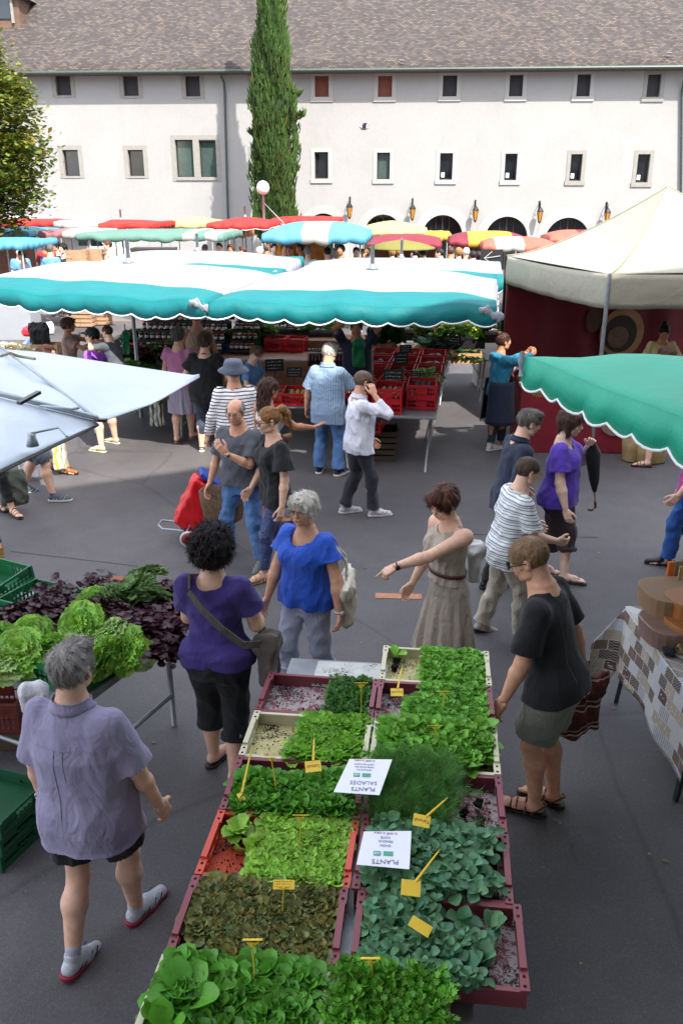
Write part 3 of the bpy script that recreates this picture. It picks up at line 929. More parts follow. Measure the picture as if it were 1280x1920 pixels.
 if shoes:
  k, m1, m2 = shoes[0], shoes[1], shoes[2]
  for ft, sg, Rf, o in FT:
   cutz = [(o, Rf @ A(0, 0, -1))]
   if k in ('sneaker', 'shoe'):
    t = 1.0 if k == 'sneaker' else .88
    PP = [(cone(ft(0, -.022, .026), ft(0, .04, .026), .0225 * h * t, .0225 * h * t), 0), (cone(ft(0, .04, .024), ft(-sg * .003, .098, .017), .0245 * h * t, .019 * h * t), .01 * h),
      (cone(ft(0, -.008, .04), ft(0, .03, .036), .0215 * h * t, .02 * h * t), .012 * h), (cone(ft(0, -.01, .045), ft(0, -.012, .060), .0215 * h, .0225 * h), .005 * h)]
    N = [(cone(ft(0, -.010, .058), ft(0, -.014, .09), .0175 * h, .02 * h), .003)]
    u = mo('shoe', mold(PP, vh * 1.0, N, cuts=[(ft(0, 0, .010), Rf @ A(0, 0, -1))]), m1, root)
    PS = [(cone(ft(0, -.024, .012), ft(0, .04, .012), .026 * h * t, .0235 * h * t), 0), (cone(ft(0, .04, .012), ft(-sg * .003, .102, .012), .0255 * h * t, .021 * h * t), .01 * h)]
    mo('sole', mold(PS, vh * .9, cuts=[(ft(0, 0, .016), Rf @ A(0, 0, 1)), (ft(0, 0, .001), Rf @ A(0, 0, -1))]), m2, u)
    if k == 'sneaker' and q < 2:
     mb = MB()
     for j in range(5): mb.tube([ft(-.014, .03 + j * .0105, .046 - j * .0028), ft(0, .034 + j * .0105, .0520 - j * .0036), ft(.014, .03 + j * .0105, .046 - j * .0028)], .0034 * s, 5)
     for y_ in (.0, .022, .044, .07):
      for x_ in (-1, 1): mb.tube([ft(x_ * .0235, y_ - .012, .016), ft(x_ * .0255, y_, .026), ft(x_ * .020, y_ + .012, .040)], .003 * s, 4)
     mb.build('laces', shoes[3] if len(shoes) > 3 else m2, u, True)
     if len(shoes) > 4:
      mo('sock', mold([(cone(ft(0, -.008, .05), ft(0, -.008, .082), .0205 * h, .0225 * h), 0)], vh), shoes[4], root)
   else:
    PS = [(cone(ft(0, -.026, .008), ft(0, .03, .008), .024 * h, .021 * h), 0), (cone(ft(0, .03, .008), ft(-sg * .002, .098, .008), .021 * h, .024 * h), .01 * h)]
    u = mo('shoe', mold(PS, vh * .9, cuts=[(ft(0, 0, .012), Rf @ A(0, 0, 1)), (ft(0, 0, .001), Rf @ A(0, 0, -1))]), m2, root)
    mb = MB(); w = .0035 * s if k == 'flip' else .0055 * s
    if k == 'flip':
     for x in (-1, 1): mb.tube([ft(-sg * .008, .092, .012), ft(-sg * .006, .082, .032), ft(x * .016, .05, .040), ft(x * .023, .02, .012)], w, 6)
    else:
     for y, zt in ((.07, .034), (.05, .046), (.02, .056)):
      mb.tube([ft(.024 * math.cos(a), y, .012 + (zt - .008) * math.sin(a)) for a in [i_ * math.pi / 6 for i_ in range(7)]], w, 6)
     mb.tube([ft(.022, -.0, .014), ft(.018, -.036, .044), ft(0, -.046, .05), ft(-.018, -.036, .044), ft(-.022, 0, .014)], w, 6)
    mb.build('strap', m1, u, True)
 if watch:
  sg, S, E_, W = hands[0 if watch[0] == 'R' else 1]
  d = unit(W - E_); c_ = W - d * .012
  n_ = unit(np.cross(d, A(0, 0, 1)) if abs(d[2]) < .9 else A(1, 0, 0)); b_ = np.cross(d, n_)
  mb = MB(); mb.tube([c_ + (n_ * math.cos(a) + b_ * math.sin(a)) * .0185 * h for a in [i_ * math.pi / 8 for i_ in range(16)]], .005, 6, closed=True)
  mb.box(c_ + n_ * sg * .020 * h, (.010, .03, .03), Matrix(np.array([n_, b_, d]).T))
  mb.build('wristwatch', watch[1], root, True)
 root['_sk'] = 0
 del root['_sk']
 tp = Vector((L.x, L.y, z0 + hc[2] + .12 * s))
 W_ = Matrix.Translation(Vector((L.x, L.y, z0))) @ Matrix.Rotation(R(yaw), 4, 'Z')
 info = dict(root=root, W=W_, wr=[W_ @ Vector(hands[0][3]), W_ @ Vector(hands[1][3])], sh=[W_ @ Vector(sh[0]), W_ @ Vector(sh[1])], P=P, T=T, nb=nb, hc=hc, h=h, Rt=Rt, tab=tab, hands=hands, hcw=W_ @ Vector(hc))
 a_, b_ = proj(W_ @ Vector(hc + Rh @ (A(0, -.01, .12) * s))), proj((L.x, L.y, z0))
 print("P %-60s head (%d,%d) foot (%d,%d)" % (label[:60], a_[0], a_[1], b_[0], b_[1]))
 return info
# ------------------------------------------------------------------ ground
def asphalt():
 m, nt, b = newmat('asphalt')
 n1 = noise(nt, .35, 5, .6, .4); n2 = noise(nt, 140, 3, .8); n3 = noise(nt, 3.2, 6, .7, 1.0); n4 = noise(nt, 48, 4, .8)
 r1 = ramp(nt, n1.outputs[0], [(.32, '4f4c4f'), (.5, '5d5a5b'), (.68, '6a6666')])
 r2 = ramp(nt, n2.outputs[0], [(.35, (.55,) * 3), (.62, (1.0,) * 3), (.74, (1.55,) * 3)])
 r3 = ramp(nt, n3.outputs[0], [(.3, (.86,) * 3), (.7, (1.08,) * 3)])
 c = mixc(nt, 1, r1.outputs[0], r2.outputs[0], 'MULTIPLY'); c = mixc(nt, 1, c, r3.outputs[0], 'MULTIPLY'); c = mixc(nt, 1, c, ramp(nt, n4.outputs[0], [(.3, (.72,) * 3), (.55, (1.0,) * 3), (.72, (1.4,) * 3)]).outputs[0], 'MULTIPLY')
 # hairline cracks
 tc = nd(nt, "ShaderNodeTexCoord"); nz = noise(nt, 1.6, 3); mp = mixc(nt, .12, tc.outputs['Object'], nz.outputs['Color'], 'ADD')
 v = nd(nt, "ShaderNodeTexVoronoi", feature='DISTANCE_TO_EDGE'); v.inputs['Scale'].default_value = .13
 nt.links.new(mp, v.inputs['Vector'])
 rc = ramp(nt, v.outputs['Distance'], [(.0, (.72,) * 3), (.0006, (.8,) * 3), (.0018, (1,) * 3)])
 c = mixc(nt, 1, c, rc.outputs[0], 'MULTIPLY')
 nt.links.new(c, b.inputs['Base Color']); b.inputs['Roughness'].default_value = .62
 bumpn(nt, b, n2.outputs[0], .5, .006)
 return m
mb = MB(); mb.grid(lambda u, v: ((u - .5) * 360, -60 + v * 300, 0), 12, 12)
tag(mb.build('ground', asphalt()), None, None, None, 'structure')
mb = MB()
def sheet(px, h): return [G(x, y, h) for x, y in px]
mb.add(sheet([(-60, 566), (112, 566), (262, 604), (-30, 604)][::-1], .004), [(0, 1, 2, 3)])
pv = M('pale_paving', '6f6b68', .85, .08, 1.5, .2, 60); tag(mb.build('paved_strip', pv), None, None, None, 'structure')
def strip(name, a, b, w, mat, z=.008):
 a, b = Vector(a), Vector(b); d = (b - a).normalized(); n = Vector((-d.y, d.x, 0)) * w / 2
 mb = MB(); mb.add([(p.x, p.y, z) for p in (a - n, b - n, b + n, a + n)], [(0, 1, 2, 3)])
 return tag(mb.build(name, mat), None, None, None, 'structure')
paint_o = M('worn_orange_paint', 'a8765a', .85, .35, 40, .3, 90)
strip('ground_marking', G(703, 1117), G(790, 1119), .11, paint_o, .004)
strip('ground_marking', G(-20, 598), G(420, 607), .10, M('faded_pink_line', '7d4c4c', .8, .2), .008)
strip('ground_marking', G(400, 834), G(470, 832), .05, M('faded_white_line', '8d8a88', .8, .3), .004)
strip('ground_seam', G(840, 1001), G(1120, 1008), .010, M('tar', '2c2a2a', .7, .2), .004)
strip('ground_seam', G(20, 1034), G(260, 1062), .008, M('tar'), .004)
# ------------------------------------------------------------------ the building that shades the square (behind the camera)
wall_w = M('dull_render', 'a8a39b', .9, .05, 2, .2, 30)
e_ = Vector((1, .505, 0)).normalized(); n_ = Vector((-e_.y, e_.x, 0))
b1 = empty('apartment_building', (0, 0, 0), 0, 'tall cream rendered building that shades the near half of the square', 'building')
HB_ = 16.0
sh_ = Vector((-sd.x, -sd.y, 0)) * (HB_ / sd.z)
p0 = G(410, 873) - sh_
p0.z = 0
mb = MB(); mb.T = Matrix.Translation(p0) @ Matrix(((e_.x, n_.x, 0, 0), (e_.y, n_.y, 0, 0), (0, 0, 1, 0), (0, 0, 0, 1)))
mb.box((2, -5, HB_ / 2), (46, 10, HB_)); mb.build('wall', wall_w, b1)
mb = MB(); mb.T = Matrix.Translation(p0) @ Matrix(((e_.x, n_.x, 0, 0), (e_.y, n_.y, 0, 0), (0, 0, 1, 0), (0, 0, 0, 1)))
mb.box((4, 2.7, 5.5), (20, 5.4, .25)); mb.build('added_shade_slab', wall_w, b1)  # unseen slab added overhead to keep sky light off the foreground
for i in range(-3, 5):
 for j in range(4):
  mb2 = MB(); mb2.T = mb.T; mb2.box((i * 3.6 + 1.5, .02, 2.2 + j * 3.8), (1.2, .08, 1.9)); mb2.build('window', M('grey_shutter', '5e6a6a', .6, .1), b1)
# ------------------------------------------------------------------ the old white building across the square
WY, WA = 44.0, R(-4.0)
wd = Vector((math.cos(WA), math.sin(WA), 0)); wn_ = Vector((-wd.y, wd.x, 0))   # along the wall / away from us
W0 = Vector((0, WY, 0))
def onwall(px, py, off=0):
 r = ray(px, py); o = Vector((0, 0, CAM_H)); q = W0 - wn_ * off
 k = (q - o).dot(wn_) / r.dot(wn_); p = o + r * k
 return (p - q).dot(wd), p.z
WT = Matrix.Translation(W0) @ Matrix(((wd.x, wn_.x, 0, 0), (wd.y, wn_.y, 0, 0), (0, 0, 1, 0), (0, 0, 0, 1)))
bld = empty('stone_building', (0, 0, 0), 0, 'long white rendered building with a tiled roof, small windows and arches', 'building')
def WM(): m = MB(); m.T = WT; return m
eave_z = onwall(640, 128)[1]
UP = [(107, 131, 140, 179), (233, 258, 142, 180), (349, 374, 142, 181), (474, 498, 142, 181), (590, 616, 142, 182), (708, 735, 142, 182), (829, 857, 141, 181), (953, 981, 140, 181), (1079, 1108, 139, 181), (1210, 1240, 139, 182), (1330, 1360, 139, 182), (-20, 4, 139, 178)]
LO = [(122, 146, 281, 330), (243, 268, 281, 330), (332, 361, 262, 332), (376, 404, 263, 332), (475, 500, 283, 332), (590, 615, 285, 335), (706, 731, 286, 336), (823, 849, 287, 337), (944, 970, 288, 338), (1066, 1092, 289, 339), (1190, 1219, 289, 342), (1310, 1336, 290, 342)]
AR = [(606, 400, 33), (718, 402, 35), (830, 403, 38), (951, 406, 40), (1066, 408, 42), (1190, 410, 44)]
def rect(w):
 a = onwall(w[0], w[3]); b = onwall(w[1], w[2]); return a[0], b[0], a[1], b[1]
cut = WM()
for w in UP + LO:
 s0, s1, z0, z1 = rect(w); cut.box(((s0 + s1) / 2, 0, (z0 + z1) / 2), (s1 - s0, .7, z1 - z0))
arcs = []
for cx, ty, r in AR:
 s0, zt = onwall(cx, ty); rr = onwall(cx + r, ty)[0] - s0
 arcs.append((s0, zt, rr))
 P = [(s0 - rr, 0), (s0 + rr, 0)] + [(s0 + rr * math.cos(a), zt - rr + rr * math.sin(a)) for a in [k * math.pi / 14 for k in range(15)]]
 n = len(P)
 cut.add([(x, -.4, z) for x, z in P] + [(x, .5, z) for x, z in P], [tuple(range(n)), tuple(reversed(range(n, 2 * n)))] + [(i, i + n, (i + 1) % n + n, (i + 1) % n) for i in range(n)])
co = cut.build('cutter', None)
L0, L1 = onwall(-400, 400)[0], onwall(1750, 400)[0]
w = WM(); w.box(((L0 + L1) / 2, .30, eave_z / 2), (L1 - L0, .6, eave_z))
def render_mat():
 m, nt, b = newmat('white_render')
 n1 = noise(nt, .45, 6, .65, .6); n2 = noise(nt, 6, 5, .7); n3 = noise(nt, 1.2, 5, .7, 0, (1, 1, .12))
 c = ramp(nt, n1.outputs[0], [(.3, '908f8d'), (.62, '969593')]).outputs[0]
 c = mixc(nt, 1, c, ramp(nt, n2.outputs[0], [(.3, (.95,) * 3), (.7, (1.02,) * 3)]).outputs[0], 'MULTIPLY')
 c = mixc(nt, 1, c, ramp(nt, n3.outputs[0], [(.25, (.93, .92, .90)), (.42, (1,) * 3)]).outputs[0], 'MULTIPLY')
 nt.links.new(c, b.inputs['Base Color']); b.inputs['Roughness'].default_value = .92
 bumpn(nt, b, n2.outputs[0], .25, .02); return m
RM = render_mat()
wo = w.build('wall', RM, bld)
bo = wo.modifiers.new("holes", 'BOOLEAN'); bo.operation = 'DIFFERENCE'; bo.object = co; bo.solver = 'EXACT'
bpy.context.view_layer.update()
me = bpy.data.meshes.new_from_object(wo.evaluated_get(bpy.context.evaluated_depsgraph_get()))
wo.modifiers.clear(); wo.data = me
bpy.data.objects.remove(co)
stone = M('grey_stone', '85827c', .85, .10, 6, .3, 50); whitest = M('white_stone', '9b9a97', .85, .04, 3, .2, 40)
dkf = M('dark_window_frame', '2a201e', .5, .2); glass = M('window_glass', '15191d', .06, .2, spec=.9); glass2 = M('green_tinted_glass', '3d4c48', .08, .15, spec=.9); rust = M('rust_shutter', '6d3626', .7, .15)
for i, w_ in enumerate(UP + LO):
 s0, s1, z0, z1 = rect(w_); up = i < len(UP); j = i if up else i - len(UP)
 left = w_[0] < 480
 f = WM(); t = .20 if left else .17; pr = .02; zc = (z0 + z1) / 2
 if not (not up and j in (2, 3)):
  sb = .10 if left else .20
  f.box((s0 - t / 2, -pr / 2, zc + (t - sb) / 2), (t, pr, z1 - z0 + t + sb)); f.box((s1 + t / 2, -pr / 2, zc + (t - sb) / 2), (t, pr, z1 - z0 + t + sb))
  f.box(((s0 + s1) / 2, -pr / 2, z1 + t / 2), (s1 - s0, pr, t)); f.box(((s0 + s1) / 2, -pr / 2 - .01, z0 - sb / 2), (s1 - s0 + (0 if left else 2 * t + .06), pr + (0 if left else .05), sb))
 elif j == 2:
  sA, sB = s0, rect(LO[3])[1]; m0, m1 = s1, rect(LO[3])[0]
  f.box((sA - t / 2, -pr / 2, zc), (t, pr, z1 - z0 + .4)); f.box((sB + t / 2, -pr / 2, zc), (t, pr, z1 - z0 + .4)); f.box(((m0 + m1) / 2, -pr / 2, zc), (m1 - m0, pr, z1 - z0))
  f.box(((sA + sB) / 2, -pr / 2, z1 + .1), (sB - sA, pr, .2)); f.box(((sA + sB) / 2, -pr / 2 - .02, z0 - .08), (sB - sA, pr + .04, .14))
 if f.v: fo = f.build('window', stone if (left or j in (9, 10)) else whitest, bld)
 else: fo = lastf
 lastf = fo
 g = WM()
 if up:
  mm = rust if j in (4, 5) else M('dark_louvre', '17151a', .6, .2)
  g.box(((s0 + s1) / 2, .20, zc), (s1 - s0, .04, z1 - z0)); g.build('pane', mm, fo)
 else:
  g.box(((s0 + s1) / 2, .24, zc), (s1 - s0, .03, z1 - z0)); g.build('pane', glass2 if j in (2, 3, 6) else glass, fo)
  h = WM(); q = .055
  h.box((s0 + q / 2, .2, zc), (q, .06, z1 - z0)); h.box((s1 - q / 2, .2, zc), (q, .06, z1 - z0)); h.box(((s0 + s1) / 2, .2, z0 + q / 2), (s1 - s0 - 2 * q, .06, q)); h.box(((s0 + s1) / 2, .2, z1 - q / 2), (s1 - s0 - 2 * q, .06, q))
  h.build('frame', dkf, fo)
  if j >= 7 and j < 11:
   pb = WM(); pb.box((s0 + .17, .21, z0 + .22), (.16, .01, .22)); pb.build('poster', M('pale_poster', 'b9cfc0', .7), fo)
for s0, zt, rr in arcs:
 a = WM(); n = 24; V = []
 for k in range(n + 1):
  t = math.pi * k / n
  for q, y in ((rr, -.0), (rr * 1.42, 0), (rr * 1.42, -.035), (rr, -.035)): V.append((s0 + q * math.cos(t), y, zt - rr + q * math.sin(t)))
 F = [(k * 4 + i, k * 4 + (i + 1) % 4, k * 4 + 4 + (i + 1) % 4, k * 4 + 4 + i) for k in range(n) for i in range(4)]
 a.add(V, F); a.box((s0 - rr * 1.21, -.0175, (zt - rr) / 2), (rr * .42, .035, zt - rr)); a.box((s0 + rr * 1.21, -.0175, (zt - rr) / 2), (rr * .42, .035, zt - rr))
 ao = a.build('arch', whitest, bld)
 g = WM(); g.box((s0, .33, zt / 2), (2 * rr, .03, zt)); g.build('pane', glass, ao)
 h = WM()
 for x in (-.33, 0, .33): h.box((s0 + x * rr * (0 if x == 0 else 1) + 0, .27, zt / 2), (.07 if x == 0 else .03, .05, zt))
 h.box((s0, .265, zt - rr - .05), (2 * rr, .05, .06)); h.build('frame', dkf, ao)
# roof
ov = .75; pitch = R(40); RL = 13.0
m, nt, b = newmat('roof_tiles')
tc = nd(nt, "ShaderNodeTexCoord"); br = nd(nt, "ShaderNodeTexBrick"); br.offset = .5
nt.links.new(tc.outputs['Object'], br.inputs['Vector'])
br.inputs['Scale'].default_value = 1.0; br.inputs['Brick Width'].default_value = .19; br.inputs['Row Height'].default_value = .12; br.inputs['Mortar Size'].default_value = .012; br.inputs['Mortar Smooth'].default_value = .6
br.inputs['Color1'].default_value = (0, 0, 0, 1); br.inputs['Color2'].default_value = (1, 1, 1, 1); br.inputs['Mortar'].default_value = (.15, .15, .15, 1); br.inputs['Bias'].default_value = -.1
n0 = noise(nt, .5, 4, .6); n5 = noise(nt, 2.2, 5, .7)
c = ramp(nt, br.outputs['Color'], [(0, '342f2c'), (.3, '3c3634'), (.55, '453e3a'), (.78, '4f4640'), (.95, '5e5348'), (1, '5e4234')]).outputs[0]
c = mixc(nt, 1, c, ramp(nt, n5.outputs[0], [(.3, (.92, .92, .94)), (.7, (1.07, 1.06, 1.04))]).outputs[0], 'MULTIPLY')
c = mixc(nt, 1, c, ramp(nt, n0.outputs[0], [(.35, (.92, .90, .92)), (.65, (1.06, 1.06, 1.04))]).outputs[0], 'MULTIPLY')
c = mixc(nt, 1, c, ramp(nt, br.outputs['Fac'], [(0, (1, 1, 1)), (1, (.5, .48, .48))]).outputs[0], 'MULTIPLY')
nt.links.new(c, b.inputs['Base Color']); b.inputs['Roughness'].default_value = .9
wv = nd(nt, "ShaderNodeSeparateXYZ"); nt.links.new(tc.outputs['Object'], wv.inputs[0])
mu = nd(nt, "ShaderNodeMath", operation='MULTIPLY'); nt.links.new(wv.outputs[1], mu.inputs[0]); mu.inputs[1].default_value = 1 / .12
fr = nd(nt, "ShaderNodeMath", operation='FRACT'); nt.links.new(mu.outputs[0], fr.inputs[0])
iv = nd(nt, "ShaderNodeMath", operation='SUBTRACT'); iv.inputs[0].default_value = 1; nt.links.new(fr.outputs[0], iv.inputs[1])
bumpn(nt, b, iv.outputs[0], .8, .03)
roofM = m
rb = MB(); rb.grid(lambda u, v: ((L0 + (L1 - L0) * u), v * RL, .03 * math.sin(u * 31) + .02 * math.sin(u * 67 + v * 5)), 120, 16)
ro = rb.build('roof', roofM, bld, True)
ro.matrix_local = WT @ Matrix.Translation((0, -ov, eave_z - .12)) @ Matrix.Rotation(pitch, 4, 'X')
solidify(ro, .10, -1)
g = WM(); g.box(((L0 + L1) / 2, -ov / 2 + .04, eave_z - .20), (L1 - L0, ov - .1, .05)); g.build('soffit', M('old_timber', '5f4a3d', .85, .25, 3, .3, 20, sc3=(.3, 1, 1)), bld)
g = WM(); g.tube([(L0, -ov - .04, eave_z - .17), (L1, -ov - .04, eave_z - .17)], .075, 8); g.build('gutter', M('green_patina_zinc', '3c4844', .5, .2, metal=.3), bld)
for px, lean_ in ((421, .12), (1279, .0)):
 a = onwall(px, 150); c_ = onwall(px + 6, 412)
 g = WM(); g.tube([(a[0] - .05, -ov - .02, eave_z - .25), (a[0], -.18, a[1] - .1), (a[0], -.1, a[1] - .45), (c_[0], -.1, c_[1] - 2.0)], .055, 8); g.build('downpipe', M('green_patina_zinc'), bld)
# stone corner strip and dormer
g = WM(); dy = 3.0
for _ in range(12):
 dx, dz = onwall(12, 52, -dy); dy = (dz - eave_z + .12) / math.tan(pitch) - ov - .02
dz += .55; g = WM()
g.box((dx, dy + 1.2, dz + .15), (1.5, 2.4, 1.5)); do = g.build('dormer', M('old_timber'), bld)
g = WM(); g.box((dx, dy - .03, dz + .30), (.62, .05, .95)); g.build('pane', glass, do)
g = WM()
for x in (-.42, .42): g.box((dx + x, dy - .05, dz + .28), (.12, .12, 1.3))
g.build('frame', stone, do)
g = WM(); V = [(dx - 1.05, dy - .3, dz + .75), (dx + 1.05, dy - .3, dz + .75), (dx, dy - .3, dz + 1.6), (dx - 1.05, dy + 2.6, dz + .75), (dx + 1.05, dy + 2.6, dz + .75), (dx, dy + 2.6, dz + 1.6)]
g.add(V, [(0, 1, 2), (5, 4, 3), (0, 2, 5, 3), (1, 4, 5, 2), (0, 3, 4, 1)]); g.build('dormer_roof', M('dark_slate', '4f4b4d', .8, .2, 8, .4, 30), do)
# lanterns on the wall
def lantern(px, py, lab):
 s0, zt = onwall(px, py); t = empty('wall_lantern', tuple(WT @ Vector((s0, -.02, zt))), WA, lab, 'lantern', 'wall lanterns between the arches')
 m = MB(); m.tube([(0, 0, .25), (0, -.12, .34), (0, -.30, .30), (0, -.38, .12)], .018, 6); m.tube([(0, 0, -.1), (0, -.18, .02), (0, -.3, .28)], .012, 6); m.box((0, -.0, .12), (.07, .03, .55)); m.build('bracket', M('black_iron', '15171a', .5, .2, metal=.5), t)
 m = MB(); m.lathe([(.03, .12), (.07, .08), (.155, -.06), (.16, -.08)], 6, (0, -.38, 0)); m.lathe([(.065, -.56), (.07, -.53), (.03, -.62)], 6, (0, -.38, 0));
 for k in range(6):
  a = k * math.pi / 3; m.tube([(.145 * math.cos(a), -.38 + .145 * math.sin(a), -.08), (.07 * math.cos(a), -.38 + .07 * math.sin(a), -.54)], .009, 4)
 m.build('hood', M('black_iron'), t)
 m = MB(); m.lathe([(.138, -.085), (.066, -.53)], 6, (0, -.38, 0)); m.build('amber_glass', M('amber_glass', 'a8762a', .25, .25, 20), t)
for i, (x, y) in enumerate([(656, 385), (773, 388), (890, 391), (1010, 393), (1135, 395)]):
 lantern(x, y, 'black lantern with amber glass on the white wall, %s' % ['first from the cypress', 'second from the cypress', 'middle one of the five', 'second from the cream tent', 'nearest the cream tent'][i])
# birds
def bird(p, rzz, lab, fly=False):
 parts = [(ell(A(0, 0, 0), A(.07, .15, .065)), 0), (ell(A(0, .15, .05), A(.035, .045, .038)), .03), (cone(A(0, -.1, 0), A(0, -.28, -.01), .04, .02, sq=(A(0, 0, 1), .4)), .02), (cone(A(0, .18, .05), A(0, .22, .045), .012, .004), .005)]
 V, F = mold(parts, .018); o = mesh_obj('pigeon', V, F, M('pigeon_feathers', '6a6c72', .8, .3, 12), None, True)
 o.location = p; o.rotation_euler = (0, 0, rzz); o.scale = (.75, .75, .75); tag(o, lab, 'bird')
 if fly:
  for s in (-1, 1):
   m = MB(); m.grid(lambda u, v: (s * (.05 + .32 * u), .06 - .16 * v - .10 * u * u, .02 + .22 * u - .05 * u * u), 6, 3); solidify(m.build('wing', M('pigeon_feathers'), o, True), .012)
bird(D(682, 241, 30), R(80), 'grey pigeon flying in front of the white wall', True)
for (x, y, l) in ((753, 117, 'pigeon perched on the roof edge above a dark window'), (1259, 102, 'pigeon perched on the roof tiles at the far right')):
 s0, z0 = onwall(x, y, ov); bird(WT @ Vector((s0, -ov + .12 + max(0, (125 - y)) * .012, z0 + .10)), R(60), l)
# ------------------------------------------------------------------ leaves and trees
def inst(tmpl, pos, yaw, tilt, sc, roll=None):
 """many copies of a small template joined as one leafy mesh; template grows along +y, face up"""
 V0, F0 = tmpl; N = len(pos); V0 = np.asarray(V0, float); F0 = np.asarray(F0)
 cy, sy, ct, st = np.cos(yaw), np.sin(yaw), np.cos(tilt), np.sin(tilt)
 sc = np.asarray(sc, float)
 if sc.ndim == 1: sc = np.repeat(sc[:, None], 3, 1)
 v = V0[None] * sc[:, None, :]
 if roll is not None:
  cr, sr = np.cos(roll)[:, None], np.sin(roll)[:, None]
  x, z = v[..., 0] * cr + v[..., 2] * sr, -v[..., 0] * sr + v[..., 2] * cr; v = np.stack([x, v[..., 1], z], -1)
 y, z = v[..., 1] * ct[:, None] - v[..., 2] * st[:, None], v[..., 1] * st[:, None] + v[..., 2] * ct[:, None]
 x, y2 = v[..., 0] * cy[:, None] - y * sy[:, None], v[..., 0] * sy[:, None] + y * cy[:, None]
 V = np.stack([x, y2, z], -1) + pos[:, None, :]
 F = (F0[None] + (np.arange(N) * len(V0))[:, None, None]).reshape(-1, F0.shape[1])
 return V.reshape(-1, 3), F
def tint(N, n, rng, lo=.75, hi=1.25, hue=.08):
 k = rng.uniform(lo, hi, (N, 1)); h = rng.normal(0, hue, (N, 1))
 c = np.concatenate([k * (1 + h), k, k * (1 - h), np.ones((N, 1))], 1)
 return np.repeat(c, n, 0)
def leaf_tmpl(kind):
 if kind == 'tree': P = [(0, 0), (-.38, .35), (-.3, .75), (0, 1), (.3, .75), (.38, .35)]; return [(x, y, .12 * abs(x)) for x, y in P], [(0, 1, 2, 3), (0, 3, 4, 5)]
 if kind in ('spoon', 'round', 'frill', 'flat'):
  nv, nu = 5, 4
  W = {'spoon': [.10, .14, .25, .36, .34, .16], 'round': [.06, .20, .40, .44, .34, .10], 'frill': [.08, .22, .42, .52, .50, .30], 'flat': [.10, .28, .42, .46, .36, .12]}[kind]
  V = []
  for j in range(nv + 1):
   y = j / nv
   for i in range(nu + 1):
    u = i / nu * 2 - 1
    z = .30 * W[j] * u * u + .0 + (-.28 * y * y if kind != 'frill' else -.35 * y * y)
    x = u * W[j]
    if kind == 'frill':
     z += .10 * math.sin(i * 2.6 + j * 2.2) * abs(u) * (y > .2) + (.12 if j == nv else 0) * math.sin(i * 3.1)
    V.append((x, y, z))
  return V, [(j * (nu + 1) + i, j * (nu + 1) + i + 1, (j + 1) * (nu + 1) + i + 1, (j + 1) * (nu + 1) + i) for j in range(nv) for i in range(nu)]
 if kind == 'crinkle':
  V = []; W = [.10, .20, .34, .46, .54, .56, .50, .34]
  for j in range(8):
   y = j / 7
   for i in range(9):
    u = i / 8 * 2 - 1; e = abs(u) ** 2
    V.append((u * W[j] + .03 * math.sin(j * 2.3 + i), y + .05 * e * math.sin(i * 2.1 + j), .22 * W[j] * u * u - .32 * y * y + .09 * e * math.sin(j * 2.9 + i * .8) + .035 * math.sin(i * 2.4 + j * 1.9) + (.08 * math.sin(i * 2.8) if j == 7 else 0)))
  return V, [(j * 9 + i, j * 9 + i + 1, (j + 1) * 9 + i + 1, (j + 1) * 9 + i) for j in range(7) for i in range(8)]
 if kind == 'tuft':
  V, F = [], []
  for k in range(3):
   a = k * math.pi / 3; c, s = math.cos(a), math.sin(a)
   b = len(V); V += [(-.12 * c, 0, -.12 * s), (.12 * c, 0, .12 * s), (.07 * c, .9, .07 * s), (-.02 * c, 1.05, -.02 * s)]; F.append((b, b + 1, b + 2, b + 3))
  return V, F
 if kind == 'lobed':   # three-part celery leaf, toothed
  V, F = [], []
  for k, (ang, oy, sc) in enumerate(((0, .35, .62), (55, .30, .48), (-55, .30, .48))):
   b = len(V); a = R(ang)
   pts = [(0, 0), (-.30, .25), (-.22, .38), (-.42, .55), (-.25, .62), (-.26, .9), (-.08, .78), (0, 1.05), (.08, .78), (.26, .9), (.25, .62), (.42, .55), (.22, .38), (.30, .25)]
   for x, y in pts: V.append(((x * math.cos(a) - y * math.sin(a)) * sc, (x * math.sin(a) + y * math.cos(a)) * sc + oy, .10 * abs(x) * 1.2 - .12 * y * y * sc))
   F += [(b, b + 1, b + 2, b + 3), (b, b + 3, b + 4, b + 5), (b, b + 5, b + 6, b + 7), (b, b + 7, b + 8, b + 9), (b, b + 9, b + 10, b + 11), (b, b + 11, b + 12, b + 13)]
  V += [(-.015, 0, 0), (.015, 0, 0), (.01, .36, 0), (-.01, .36, 0)]; F.append((len(V) - 4, len(V) - 3, len(V) - 2, len(V) - 1))
  return V, F
 if kind == 'frond':  # feathery
  r = np.random.default_rng(3); V, F = [], []
  def seg(a, b, w):
   a, b = np.array(a), np.array(b); d = b - a; n = np.cross(d, [0.2, .1, 1]); n = n / np.linalg.norm(n) * w
   k = len(V); V.extend([tuple(a - n), tuple(a + n), tuple(b + n * .5), tuple(b - n * .5)]); F.append((k, k + 1, k + 2, k + 3))
  seg((0, 0, 0), (0, .5, .0), .010); seg((0, .5, 0), (.02, 1, -.06), .006)
  for k in range(14):
   y = .25 + .05 * k; s = 1 if k % 2 else -1; L = .34 * (1 - .045 * k)
   e = (s * L, y + .22, r.uniform(-.12, .12)); seg((0, y, 0), e, .007)
   for q in range(3): f_ = .4 + .25 * q; p = (e[0] * f_, y + .22 * f_, e[2] * f_); seg(p, (p[0] + r.uniform(-.1, .1), p[1] + .14, p[2] + r.uniform(-.1, .1)), .005)
  return V, F
def leafmat(name, c, trans=.3, rough=.5, var=.25):
 return M(name, c, rough, var, 9, .15, 60, trans=trans, spec=.35, attr='tint')
rng = np.random.default_rng(11)
